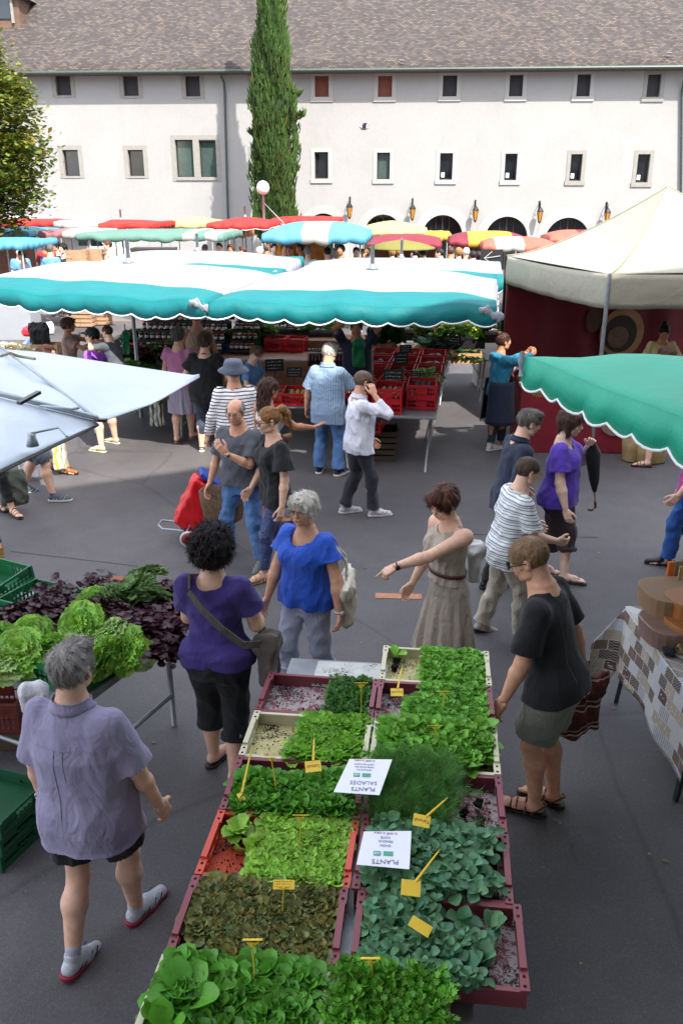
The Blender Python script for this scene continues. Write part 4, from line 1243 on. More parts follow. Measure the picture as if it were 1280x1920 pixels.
# cypress
cyp = empty('cypress_tree', (D(517, 400, 40.2).x, 40.2, 0), 0, 'tall narrow dark green cypress in front of the white wall', 'tree')
H_c = 14.3
m = MB(); m.tube([(0, 0, 0), (.03, 0, 4), (0, .02, 9), (0, 0, H_c - .6)], [.16, .13, .07, .02], 10); m.build('trunk', M('grey_bark', '5a4a3e', .9, .3, 8, .8, 30), cyp, True)
def cyr(z): t = z / H_c; return .84 * min(1, (z - .4) / 1.5) * (1 - max(0, (t - .42) / .60) ** 1.35 * .97) * (1 + .05 * math.sin(z * 3))
crown = [(0, 0, 0)]
def cyl_pts(N, rr0=.80, rr1=1.08):
 P, YW, TL = [], [], []
 for _ in range(N):
  z = .6 + (H_c - .7) * rng.uniform() ** .9; a = rng.uniform(0, 6.283)
  lob = 1 + .16 * math.sin(3 * a + z * 1.3) + .12 * math.sin(5 * a - z * 2.1) + .08 * math.sin(9 * a + z * 4)
  q = cyr(z) * lob * rng.uniform(rr0, rr1)
  P.append((q * math.cos(a), q * math.sin(a), z)); YW.append(a - math.pi / 2 + rng.normal(0, .4)); TL.append(R(rng.uniform(62, 88)))
 return np.array(P), np.array(YW), np.array(TL)
P_, Y_, T_ = cyl_pts(16000)
ex = []
for (px, py, n) in ((468, 250, 160), (572, 216, 190), (562, 178, 150), (560, 318, 90), (486, 60, 80), (548, 300, 60)):
 q = D(px, py, 40.2) - cyp.location; base = Vector((0, 0, q.z - .5))
 for k in range(n):
  t = rng.uniform(.45, 1.0); p = base.lerp(q, t) + Vector(rng.normal(0, .07 * (1.3 - t), 3)); ex.append(tuple(p))
ex = np.array(ex)
P_ = np.concatenate([P_, ex]); Y_ = np.concatenate([Y_, rng.uniform(0, 6.28, len(ex))]); T_ = np.concatenate([T_, R(1) * rng.uniform(30, 80, len(ex))])
V, F = inst(leaf_tmpl('tuft'), P_, Y_, T_, rng.uniform(.13, .34, len(P_)))
k_ = 1 + .30 * np.sin(P_[:, 2] * 2.1 + 4 * np.arctan2(P_[:, 1], P_[:, 0])) * .5
tn = tint(len(P_), 12, rng, .6, 1.35, .05) * np.concatenate([np.repeat(k_, 12)[:, None]] * 3 + [np.ones((len(P_) * 12, 1))], 1)
br_ = rng.uniform(size=len(P_)) < .018; tn.reshape(len(P_), 12, 4)[br_] = (2.2, .9, .8, 1)
mesh_obj('crown', V, F, leafmat('cypress_foliage', '46602e', .15, .6, .2), cyp, False, tn)
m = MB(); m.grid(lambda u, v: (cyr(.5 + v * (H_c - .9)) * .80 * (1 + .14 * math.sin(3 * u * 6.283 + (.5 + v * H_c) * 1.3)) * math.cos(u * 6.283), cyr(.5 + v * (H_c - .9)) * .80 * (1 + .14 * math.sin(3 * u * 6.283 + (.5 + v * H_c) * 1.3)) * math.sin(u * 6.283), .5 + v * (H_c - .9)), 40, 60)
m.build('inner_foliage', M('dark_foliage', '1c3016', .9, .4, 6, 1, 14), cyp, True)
# linden at the left edge
lc = D(-78, 240, 27); lt = empty('linden_tree', (lc.x - .6, 27, 0), 0, 'broad linden tree with browning leaf tips at the left edge', 'tree')
m = MB(); m.tube([(0, 0, 0), (.1, 0, 2), (0, .1, 4.5), (.1, 0, 7)], [.26, .2, .14, .06], 10)
for k in range(11):
 a = k * 2.4; z = 2.2 + .42 * k; m.tube([(0, 0, z), (1.0 * math.cos(a), 1.0 * math.sin(a), z + .7), (1.9 * math.cos(a), 1.9 * math.sin(a), z + .9)], [.07, .045, .015], 6)
m.build('trunk', M('grey_bark'), lt, True)
clus = []
for _ in range(560):
 while True:
  p = rng.uniform(-1, 1, 3)
  if .45 < np.linalg.norm(p) < 1: break
 c = A(.6, 0, lc.z - .2) + p * A(2.3 - .55 * max(0, p[2]), 2.2, 3.1)
 n = rng.integers(45, 80); clus.append(c + rng.normal(0, 1, (n, 3)) * A(.26, .26, .17))
P_ = np.concatenate(clus); N = len(P_)
V, F = inst(leaf_tmpl('tree'), P_, rng.uniform(0, 6.28, N), rng.uniform(-.7, .8, N), rng.uniform(.10, .20, N))
tn = tint(N, 6, rng, .65, 1.3, .12); br_ = rng.uniform(size=N) < .16; tn.reshape(N, 6, 4)[br_] *= (1.7, .95, .6, 1)
mesh_obj('crown', V, F, leafmat('linden_foliage', '62702c', .3), lt, False, tn)
# globe lamp
p = D(493, 352, 33); gl = empty('street_lamp', (p.x, 33, 0), 0, 'white globe lamp on a grey post in front of the cypress', 'street lamp')
m = MB(); m.tube([(0, 0, 0), (0, 0, p.z - .2)], [.06, .045], 10); m.tube([(0, 0, p.z - .5), (.75, 0, p.z - 1.25)], .018, 6); m.build('post', M('grey_paint', '8d9294', .55, .15), gl, True)
m = MB(); m.lathe([(.02, -.245), (.12, -.21), (.20, -.13), (.24, 0), (.20, .13), (.12, .21), (.01, .245)], 20, (0, 0, p.z)); m.build('globe', M('opal_globe', 'd9d9d6', .35, .03, sss=0), gl, True)
# ------------------------------------------------------------------ the people of the market
C_ = cloth
K = dict(
 lav=C_('lavender_cloth', '8d87a3', .08, .8, bscale=9), blk=C_('black_cloth', '0d0e11', .3, .5), blk2=C_('black_jersey', '07090c', .3, .35), purple=C_('purple_jersey', '3a2b72', .1, .5),
 purple2=C_('violet_jersey', '5236a6', .1, .5), blue=C_('blue_jersey', '1c4fb8', .1, .7, bscale=18), greyc=C_('pale_grey_cotton', 'a9afc4', .07, .8), greyt=C_('grey_jersey', '4c5058', .12, .5),
 jeans=C_('blue_denim', '4a6f9e', .3, .8, bscale=12), jeansd=C_('dark_denim', '2a3444', .3, .8), jeansb=C_('black_denim', '2b2c33', .35, .9, bscale=12), white=C_('white_cotton', 'd8dae4', .05, .9, bscale=10),
 pink=C_('pink_cotton', 'c07aa4', .08, .5), hot=C_('hot_pink_cotton', 'c02870', .1, .5), tan=C_('tan_jersey', '9c8672', .08, .5), teal=C_('teal_fleece', '116f8e', .12, .7), navy=C_('navy_cloth', '101c34', .2, .6),
 navy2=C_('navy_shorts_cloth', '2a3140', .2, .8), beige=C_('beige_cotton', 'a39787', .07, .8), chino=C_('stone_chino', 'a39a8a', .07, .9), khaki=C_('olive_grey_cotton', '74766a', .1, .8),
 brown=C_('brown_cotton', '33282c', .15, .8), cream=C_('cream_cotton', 'd9c48e', .06, .5), rose=C_('dusty_rose_jersey', '94786f', .08, .5), violet=C_('bright_violet_jersey', '9a50c8', .08, .5),
 shortw=C_('white_shorts_cloth', 'e6e6e6', .05, .6), magenta=C_('magenta_cloth', '9b2a78', .1, .5), red=C_('red_cloth', '9c1f2c', .1, .4), orange=C_('orange_cloth', 'd9641c', .1, .4), lblue=C_('sky_blue_cloth', '5b8fc8', .1, .4))
ST = dict(
 sail=stripes('navy_white_stripes', [(0, 'e8e6e6'), (.68, '1c2238')], 2, 26), mul=stripes('grey_white_stripes', [(0, 'd8dcde'), (.30, '878b88'), (.42, 'd8dcde'), (.62, '8d9482'), (.72, 'c9cdd2'), (.86, '6f757c')], 2, 14, .4, .02),
 seer=stripes('seersucker_blue', [(0, '8ba3bd'), (.5, 'a9bccd'), (.62, '6f8aa8')], 0, 34, .8), skirt=stripes('pastel_stripes', [(0, '9a7fb0'), (.2, '8fae9a'), (.4, 'b98aa8'), (.6, '7f8fb5'), (.8, 'a8a0a8')], 0, 9, .3, .02))
def galaxy():
 m, nt, b = newmat('patterned_leggings')
 n = noise(nt, 22, 5, .8, 1.4, (1, 1, 2.2))
 r = ramp(nt, n.outputs[0], [(.32, '0a0a14'), (.44, '262048'), (.5, '51508e'), (.56, '1d5560'), (.62, '15141f'), (.68, 'b9b6cf')])
 nt.links.new(r.outputs[0], b.inputs['Base Color']); b.inputs['Roughness'].default_value = .7
 return m
LEG = galaxy()
wsole, bsole, rsole = M('white_rubber', 'c9c9c9', .6, .08), M('black_rubber', '141414', .6, .2), M('crimson_rubber', '8e1b36', .55, .15)
shw, shg, shb, shbr = M('white_leather', 'c4c4c8', .45, .08), M('silver_mesh', 'b4b9c2', .5, .25, 60, .3, 200), M('black_leather', '17171a', .4, .2), M('brown_leather', '5b3320', .45, .25)
gold = M('gold_leather', 'b08a4c', .35, .15, metal=.4)
metal_thin = M('wire_frame', '6b5a45', .3, .1, metal=.8)
dk = M('black_plastic', '0c0c0d', .3, .2)
HB = dict(grey=('grey', '8a8580', 'c2beb8'), white=('white', 'd0ccc0', 'f4f1e8'), dark=('dark', '1d1417'), brown=('brown', '3d2418', '6a4030'), auburn=('auburn', '4a2415', 'a06a3c'), blond=('blond', '8a6238', 'b98e58'), pepper=('pepper', '5d5751', '8d8780'),
   chest=('chestnut', '472c20', '6b4838'), dblond=('dark_blond', '86694a', 'ad8f69'), black=('black', '0d0b0c'), sandy=('sandy', '6e5238', 'a58560'), mid=('mid_brown', '4d3c2e', '705a45'), buzz=('buzzed', '6a574b', '7d6a5d'))
PI = {}
def S(kind, hk): return (kind,) + HB[hk]
PI['lav'] = person('man seen from behind in a lavender short sleeved shirt, black shorts, silver trainers', fp=((258, 1722), (140, 1822)), ht=(135, 1186), topz=.0, yaw=-16, fat=1.24, belly=.2, side=-2, RF=(0, 0, 0, 16), LF=(0, 0, 0, -4, 14), sk='b', sw=1.06,
 hair=S('short', 'grey'), head=(4, -2, 0), RH=(.185, .09, .42), LH=(-.17, .03, .44), RE=(.7, -1, 0), LE=(-.8, -.8, 0), top=dict(mat=K['lav'], loose=.022, hem=-.10, slv=.86, sr=.056, box=.7, neck=(.302, .305), fold=.0045, wl=.16, collar=True, flare=.004, seams=[([(-.10, .222), (-.05, .226), (.05, .226), (.10, .222)], .0018), ([(-.012, .224), (-.016, .12), (-.010, .02)], .0022), ([(.012, .224), (.016, .14)], .0018)]),
 bot=dict(kind='shorts', mat=K['blk'], loose=.024, len=.66, hr=.074), shoes=('sneaker', shg, rsole, M('dark_lace', '20242c'), M('white_sock', 'a9a9ba', .9)), q=0, rhand=dict(curl=.5, thumb=.2), watch=('L', M('steel', '9a9a9a', .25, .1, metal=.9)))
PI['purp'] = person('curly haired woman seen from behind in a purple t-shirt and black cropped trousers', fp=((440, 1468), (402, 1432)), ht=(405, 980), topz=0, yaw=-8, sex='f', fat=1.14, RF=(0, 0, 0, 10), LF=(0, 0, 0, -22), sk='b', arms=1.15, legs=1.15,
 hair=S('curly', 'dark'), head=(-6, 6, 0), RH=(.10, .17, .60), LH=(-.07, .19, .60), RE=(.45, -1, -.3), LE=(-.45, -1, -.3), top=dict(mat=K['purple'], loose=.008, hem=-.02, slv=.62, sr=.047, neck=(.300, .305), fold=.006, wl=.16),
 bot=dict(kind='trousers', mat=K['blk'], loose=.012, len=1.42, hr=.052, cuff=True), shoes=('flip', shb, bsole), q=0)
PI['blue'] = person('white haired woman in a royal blue blouse and pale rolled up trousers facing left', ht=(572, 922), h=1.62, yaw=146, sex='f', fat=1.2, belly=.15, RF=(.07, .05, 0, 5), LF=(-.07, -.07, 0, 10), sk='a', arms=1.15, legs=1.05, age=1,
 hair=S('puffy', 'white'), head=(6, 0, 0), RH=(.17, .08, .46), LH=(-.20, .03, .46), RE=(.8, -1, 0), LE=(-.9, -.7, 0), glasses=('thin', metal_thin), top=dict(mat=K['blue'], loose=.012, hem=-.035, slv=.50, sr=.056, neck=(.262, .300), nw=1.25, fold=.006, wl=.10, box=.5),
 bot=dict(kind='trousers', mat=K['greyc'], loose=.016, len=1.5, hr=.055, cuff=True), shoes=('sandal', M('white_strap', 'c8c8c8'), wsole), q=0, watch=('L', M('white_watch', 'dcdcdc', .3, .05)), lhand=dict(curl=.6, n=(.7, .6, 0)))
PI['dress'] = person('woman in a belted beige sleeveless dress pointing down to the left', ht=(846, 906), h=1.66, yaw=114, sex='f', fat=1.1, RF=(.05, .04, 0, 5), sk='b', arms=1.05, legs=.95, twist=6,
 hair=S('puffy', 'auburn'), head=(14, 24, -3), LH=(-.02, .31, .665), LE=(-.8, .0, -1), RH=(.13, .10, .50), top=dict(mat=K['beige'], name='bodice', loose=.010, hem=.04, slv=.0, neck=(.290, .30), fold=.006, wl=.1, box=.3),
 bot=dict(kind='skirt', mat=K['beige'], w=.165, len=.34, dr=.78, n=11, amp=.014, belt=M('brown_belt', '4a2418', .4, .2), bz=.085, bo=.022), shoes=('shoe', shbr, bsole), q=0, lhand=dict(curl=.55, point=True, d=(.1, .8, -.45), n=(.2, -.45, -.8)), watch=('L', M('black_watch', '141414', .3, .1)))
PI['blackt'] = person('man in a black t-shirt, sunglasses and olive shorts looking down at the seedlings', fp=((1036, 1508), (1000, 1526)), ht=(975, 994), topz=.14, yaw=62, fat=1.05, belly=.12, lean=14, RF=(0, 0, 0, 6), LF=(0, 0, 0, 6), sk='a', sw=1.03, arms=1.04,
 hair=S('crop', 'dblond'), head=(6, 24, 0), LH=(-.14, .13, .46), LE=(-.5, -1, 0), RH=(.14, -.06, .47), glasses=('dark', dk), top=dict(mat=K['blk2'], loose=.013, hem=-.045, slv=.78, sr=.052, neck=(.29, .302), fold=.005, wl=.15, box=.5, seams=[([(.03, .285), (.06, .24), (.055, .12), (.075, .0)], .0014), ([(-.03, .285), (-.06, .24), (-.055, .12), (-.075, .0)], .0014)], seam_mat=M('grey_stitching', '5a5c60', .7)),
 bot=dict(kind='shorts', mat=K['khaki'], loose=.026, len=.80, hr=.075), shoes=('sandal', shbr, bsole), q=0, lhand=dict(curl=.45, n=(.5, -.6, .2)))
PI['bald'] = person('balding man in glasses and a dark grey t-shirt holding his hand to his chest', fp=((428, 1042), (492, 1062)), ht=(435, 752), topz=0, yaw=158, fat=1.1, belly=.12, sk='a', RF=(0, 0, 0, 8), LF=(0, 0, 0, 4, 8), hair=S('bald', 'grey'), head=(8, 8, 0), lean=2, age=1,
 LH=(-.005, .17, .715), LE=(-.7, -.2, -1), RH=(.19, .05, .46), glasses=('thin', metal_thin), top=dict(mat=K['greyt'], loose=.014, hem=-.02, slv=.8, sr=.052, neck=(.288, .302), box=.5), bot=dict(kind='trousers', mat=K['jeans'], loose=.016, len=1.93, hr=.048),
 shoes=('sneaker', M('grey_suede', '6b6e68', .7), wsole), q=1, lhand=dict(curl=.35, d=(.6, .3, .75), n=(.3, -1, .2)), watch=('L', M('steel', '9a9a9a', .25, .1, metal=.9)))
PI['pony'] = person('young woman with a blond ponytail, glasses and a flowing black top', fp=((542, 1066), (494, 1090)), ht=(515, 770), topz=0, yaw=118, sex='f', fat=.97, sk='b', hair=S('pony', 'blond'), head=(0, 8, 0), glasses=('thick', dk), RF=(0, 0, 0, 6), LF=(0, 0, 0, 8),
 LH=(-.17, .03, .44), LE=(-.4, -1, 0), RH=(.14, .08, .5), top=dict(mat=K['blk'], loose=.014, hem=-.06, slv=.72, sr=.072, neck=(.272, .302), nw=1.1, box=.7, flare=.02), bot=dict(kind='trousers', mat=LEG, loose=.004, len=1.85, hr=.030, fold=.003), shoes=('sandal', gold, M('tan_sole', '8a6a48')), q=1)
PI['longh'] = person('woman with long wavy brown hair, white vest top and pink trousers, hand held out', ht=(500, 709), h=1.68, yaw=-52, sex='f', fat=1.05, sk='c', hair=S('long', 'brown'), RH=(.12, .27, .655), RE=(.5, -.4, -1), LH=(-.16, .04, .47), rhand=dict(curl=.12, d=(.2, 1, .2), n=(0, .1, 1)),
 top=dict(mat=K['white'], name='vest_top', loose=.008, hem=-.05, slv=0, neck=(.25, .285)), bot=dict(kind='trousers', mat=K['hot'], loose=.008, len=1.8, hr=.035), shoes=('flip', shbr, bsole), q=1)
PI['sail'] = person('man in a grey bucket hat and navy striped white jumper seen from behind', ht=(437, 676), h=1.76, yaw=12, fat=1.15, belly=.1, sk='a', hair=S('short', 'grey'), hat=('bucket', C_('grey_hat_cloth', '4a5362', .2, .4)), top=dict(mat=ST['sail'], name='jumper', loose=.022, hem=-.09, slv=1.85, box=.8, neck=(.30, .305)),
 bot=dict(kind='trousers', mat=C_('light_grey_trousers', '8f939a', .08), loose=.018, len=1.93, hr=.05), shoes=('shoe', shb, bsole), q=1, RH=(.17, .04, .46), LH=(-.19, .06, .47))
PI['bwom'] = person('woman in a loose black top and cropped jeans seen from behind with a red scarf', fp=((410, 843), (379, 846)), ht=(395, 640), topz=0, yaw=-6, sex='f', fat=1.35, arms=1.25, legs=1.15, sk='b', hair=S('puffy', 'mid'), RH=(.12, .12, .55), LH=(-.12, .12, .55), RE=(.9, -.6, -.2), LE=(-.9, -.6, -.2),
 top=dict(mat=K['blk'], loose=.014, hem=-.09, slv=.6, sr=.056, neck=(.30, .275), nw=1.35, box=.6), bot=dict(kind='trousers', mat=K['jeansd'], loose=.008, len=1.55, hr=.042), shoes=('sandal', shb, wsole), q=1)
PI['pinkw'] = person('grey haired woman in a pink top and pastel striped skirt', fp=((360, 823), (332, 830)), ht=(337, 618), topz=0, yaw=-8, sex='f', fat=1.15, sk='b', hair=S('puffy', 'pepper'), LH=(-.15, .10, .50), RH=(.10, .13, .60), RE=(.9, -.7, 0),
 top=dict(mat=K['pink'], loose=.010, hem=-.03, slv=.42, sr=.056, neck=(.30, .302), box=.5), bot=dict(kind='skirt', mat=ST['skirt'], w=.125, len=.26, amp=.006), shoes=('flip', gold, M('tan_sole', '8a6a48')), q=1)
PI['boy'] = person('boy with short blond hair and a backpack looking down in a blue t-shirt', ht=(472, 645), h=1.52, yaw=-118, fat=.92, sk='d', hair=S('short', 'sandy'), head=(0, 34, 0), RH=(.10, .16, .60), LH=(-.05, .18, .60), top=dict(mat=K['lblue'], loose=.010, hem=-.06, slv=.7), bot=dict(kind='shorts', mat=K['navy2'], loose=.02, len=.85, hr=.065), shoes=('sneaker', shw, wsole), q=1)
PI['seer'] = person('white haired man in a long pale blue shirt and jeans seen from behind', fp=((634, 892), (598, 887)), ht=(619, 642), topz=.05, yaw=-18, fat=1.12, sk='a', hair=S('short', 'white'), head=(-4, 20, 0), RF=(0, 0, 0, 22), RH=(.13, .20, .60), RE=(.8, -.7, -.3), LH=(-.20, .06, .47), LE=(-1, -.5, 0),
 top=dict(mat=ST['seer'], loose=.022, hem=-.11, slv=.85, sr=.056, box=.8, neck=(.303, .306), collar=True), bot=dict(kind='trousers', mat=K['jeans'], loose=.02, len=1.95, hr=.052), shoes=('sneaker', K['navy'], wsole), q=1)
PI['phone'] = person('man in a white shirt and black jeans holding a phone to his ear', fp=((700, 968), (645, 962)), ht=(686, 689), topz=0, yaw=-78, fat=1.17, belly=.2, sw=1.05, sk='a', hair=S('crop', 'buzz'), head=(6, 10, 0), RF=(0, 0, 0, 6), LF=(0, 0, 0, 4), RH=(.095, .075, .850), RE=(.4, .6, -1), LH=(-.13, .10, .50),
 glasses=('thick', dk), rhand=dict(curl=.5, d=(-.35, -.25, 1), n=(-1, -.3, 0)), top=dict(mat=K['white'], loose=.016, hem=-.055, slv=1.72, box=.55, neck=(.303, .306), fold=.007, collar=True), bot=dict(kind='trousers', mat=K['jeansb'], loose=.012, len=1.93, hr=.046), shoes=('sneaker', shw, wsole, M('red_lace', '9c2f38')), q=1)
PI['apron'] = person('woman with a hair bun in a teal hooded jacket and navy apron', fp=((936, 838), (917, 845)), ht=(940, 628), topz=0, yaw=-72, sex='f', fat=1.0, sk='c', hair=S('bun', 'chest'), LH=(-.06, .27, .80), RH=(.02, .28, .80), LE=(-.6, 0, -1), RE=(.7, 0, -1),
 top=dict(mat=K['teal'], name='hooded_jacket', hood=True, nw=.85, loose=.018, hem=-.04, slv=1.9, neck=(.303, .306), box=.5), bot=dict(kind='trousers', mat=K['jeansd'], loose=.006, len=1.88, hr=.034), shoes=('shoe', shw, wsole), q=1)
PI['navyman'] = person('grey haired man in a navy jacket and black trousers walking right', ht=(968, 760), h=1.76, yaw=-80, lean=7, fat=1.08, sk='b', hair=S('short', 'pepper'), head=(0, 16, 0), RF=(.05, -.12, 0, 4), LF=(-.05, .12, 0, 4), RH=(.16, -.05, .46), LH=(-.15, .12, .5),
 top=dict(mat=K['navy'], name='jacket', loose=.018, hem=-.08, slv=1.9, neck=(.303, .306), box=.5, collar=True), bot=dict(kind='trousers', mat=K['blk'], loose=.014, len=1.93, hr=.048), shoes=('shoe', shb, bsole), q=1)
PI['greyst'] = person('older man in glasses, a grey striped t-shirt and stone trousers walking right', fp=((975, 1207), (900, 1184)), ht=(982, 850), topz=.08, yaw=-78, lean=9, fat=1.1, belly=.1, sk='b', age=1, hair=S('crop', 'mid'), head=(0, 12, 0), RF=(0, 0, 0, 4), LF=(0, 0, 0, 4, 18), RH=(.12, .21, .58), RE=(.5, -.7, -.5), LH=(-.12, .17, .58),
 glasses=('thin', metal_thin), top=dict(mat=ST['mul'], loose=.018, hem=-.09, slv=.85, sr=.056, box=.6, neck=(.297, .303)), bot=dict(kind='trousers', mat=K['chino'], loose=.016, len=1.93, hr=.050), shoes=('shoe', M('pale_grey_shoe', '9a948a', .6), bsole), q=1)
PI['violet'] = person('woman with a brown bob in a violet t-shirt and dark cropped trousers', fp=((1012, 1070), (1055, 1092)), ht=(1066, 768), topz=.0, yaw=-112, sex='f', fat=1.28, belly=.25, arms=1.15, legs=1.1, sk='d', hair=S('bob', 'chest'), head=(-4, 10, 0), RF=(0, 0, 0, 6, 8), LF=(0, 0, 0, 8), RH=(.15, .06, .46), LH=(-.09, .12, .77), LE=(-.7, -.2, -1),
 top=dict(mat=K['purple2'], loose=.012, hem=-.05, slv=.66, sr=.052, neck=(.272, .302), nw=1.15, box=.5), bot=dict(kind='trousers', mat=K['brown'], loose=.02, len=1.38, hr=.054, cuff=True), shoes=('flip', shb, bsole), q=1)
PI['server'] = person('dark haired server in a cream shirt and black apron inside the tent', h=1.62, ht=(1245, 606), yaw=172, sex='f', fat=1.1, sk='c', hair=S('pony', 'black'), head=(-10, 28, 0), RH=(.14, .2, .58), LH=(-.14, .2, .58), top=dict(mat=K['cream'], loose=.012, hem=-.05, slv=.9, sr=.056), bot=dict(kind='trousers', mat=K['blk'], len=1.9, hr=.04), shoes=('shoe', shb, bsole), q=1)
PI['tanw'] = person('stall keeper in a tan sleeveless top seen from behind under the canopy', loc=(D(371, 640, 13.2).x, 13.2, 0), h=1.72, z0=.2, yaw=2, sex='f', fat=1.15, sk='c', hair=S('short', 'chest'), RH=(.15, .1, .5), LH=(-.15, .1, .5), top=dict(mat=K['tan'], name='vest_top', loose=.010, hem=-.04, slv=0, neck=(.30, .27), nw=1.2, box=.4), bot=dict(kind='trousers', mat=K['blk'], len=1.9, hr=.045), shoes=('shoe', shb, bsole), q=1)
PI['navyv'] = person('stall keeper in a navy dress with both arms raised under the canopy', loc=(D(668, 640, 12.6).x, 12.6, 0), h=1.72, z0=.12, yaw=176, fat=1.12, sk='c', hair=S('short', 'chest'), RH=(.06, .06, 1.0), LH=(-.06, .06, 1.0), RE=(1, .2, .2), LE=(-1, .2, .2), top=dict(mat=K['navy'], loose=.018, hem=-.10, slv=.75, sr=.056, box=.9), bot=dict(kind='skirt', mat=K['navy'], w=.13, len=.3, amp=.006), shoes=('shoe', shb, bsole), q=1)
PI['brownw'] = person('brown haired woman in a dusty rose top reaching out to a man', h=1.66, ht=(124, 595), yaw=-82, sex='f', fat=1.15, sk='c', hair=S('puffy', 'chest'), RH=(.08, .28, .76), LH=(-.06, .3, .8), RE=(.6, 0, -1), LE=(-.6, 0, -1), top=dict(mat=K['rose'], loose=.010, hem=-.04, slv=.62, sr=.05), bot=dict(kind='trousers', mat=K['brown'], len=1.8), shoes=('shoe', shb, bsole), q=1)
PI['capman'] = person('man in black cap, violet t-shirt and white shorts carrying a boy', fp=((218, 832), (192, 848)), ht=(170, 611), topz=.15, yaw=62, lean=8, fat=1.0, sk='b', hair=S('crop', 'dark'), hat=('cap', C_('black_cap_cloth', '0c0c0e')), RF=(0, 0, 0, 6), LF=(0, 0, 0, 6), RH=(.12, -.12, .52), LH=(-.12, -.12, .52), RE=(.8, -.5, -.4), LE=(-.8, -.5, -.4),
 top=dict(mat=K['violet'], loose=.012, hem=-.06, slv=.7, box=.4), bot=dict(kind='shorts', mat=K['shortw'], loose=.016, len=.98, hr=.052), shoes=('flip', shb, M('pale_green_sole', 'a9c09a')), q=1)
_c = PI['capman']['W'].translation
PI['hugboy'] = person('boy in a grey t-shirt hanging on the back of a man in a cap', loc=(_c.x + .30, _c.y - .22, 0), h=1.28, z0=.56, yaw=68, lean=14, sk='b', hair=S('crop', 'chest'), RH=(.06, .27, .78), LH=(-.06, .30, .80), RE=(.9, 0, -.4), LE=(-.9, 0, -.4), RF=(.12, .22, .16, 0), LF=(-.12, .22, .16, 0), top=dict(mat=K['greyt'], loose=.012, hem=-.06, slv=.75), bot=dict(kind='shorts', mat=K['navy2'], loose=.014, len=.8, hr=.06), shoes=('sneaker', shb, wsole), q=1)
PI['navysh'] = person('person in navy shorts and grey trainers stepping right under the pale awning', fp=((102, 940), (48, 922)), h=1.72, yaw=-84, sk='b', hair=S('short', 'chest'), RF=(0, 0, 0, 4), LF=(0, 0, 0, 4, 16), top=dict(mat=K['greyt'], loose=.012, hem=-.06), bot=dict(kind='shorts', mat=K['navy2'], loose=.028, len=.95, hr=.070), shoes=('sneaker', M('slate_canvas', '4c5560', .8), wsole), q=1)
PI['chinos'] = person('person in beige trousers and tan leather shoes under the pale awning', fp=((120, 888), (104, 880)), h=1.72, yaw=-96, sk='b', hair=S('short', 'chest'), top=dict(mat=K['white'], loose=.012, hem=-.06), bot=dict(kind='trousers', mat=C_('sand_chino', '9a8468'), loose=.018, len=1.93, hr=.052), shoes=('shoe', M('tan_leather', '8a4d22', .4), bsole), q=1)
PI['heels'] = person('woman in turned up jeans and gold high heeled shoes at the left edge', fp=((2, 1052), (-26, 1030)), h=1.68, yaw=120, sex='f', sk='b', hair=S('bob', 'blond'), RF=(0, 0, .03, 6, -18), LF=(0, 0, .03, 6, -18), top=dict(mat=K['white'], loose=.01, hem=-.05), bot=dict(kind='trousers', mat=K['jeansd'], loose=.008, len=1.82, hr=.033, cuff=True), shoes=('shoe', gold, gold), q=1)
PI['sandl'] = person('person in black trousers and strappy sandals beside the grey backpack', fp=((26, 966), (-6, 955)), h=1.66, yaw=-130, sex='f', sk='b', hair=S('bob', 'chest'), top=dict(mat=K['magenta'], loose=.01, hem=-.05), bot=dict(kind='trousers', mat=K['blk'], len=1.75, hr=.04), shoes=('sandal', shbr, bsole), q=1)
PI['magenta'] = person('person in a magenta top, blue jeans and black shoes at the right edge', fp=((1300, 1065), (1248, 1060)), h=1.70, yaw=72, sk='b', hair=S('short', 'chest'), RF=(0, 0, 0, 4), LF=(0, 0, 0, 4), LH=(-.17, .08, .50), top=dict(mat=K['magenta'], loose=.012, hem=-.05, slv=1.5, box=.5), bot=dict(kind='trousers', mat=C_('bright_denim', '1f4f94', .2), loose=.016, len=1.93, hr=.05), shoes=('shoe', shb, bsole), q=1)
PI['sandr'] = person('person in black sandals standing by straw baskets under the green awning', fp=((1212, 876), (1236, 868)), h=1.66, yaw=86, sex='f', sk='b', hair=S('bob', 'chest'), top=dict(mat=K['white'], loose=.01, hem=-.05), bot=dict(kind='shorts', mat=K['chino'], len=.9, hr=.06, loose=.02), shoes=('sandal', shb, bsole), q=1)
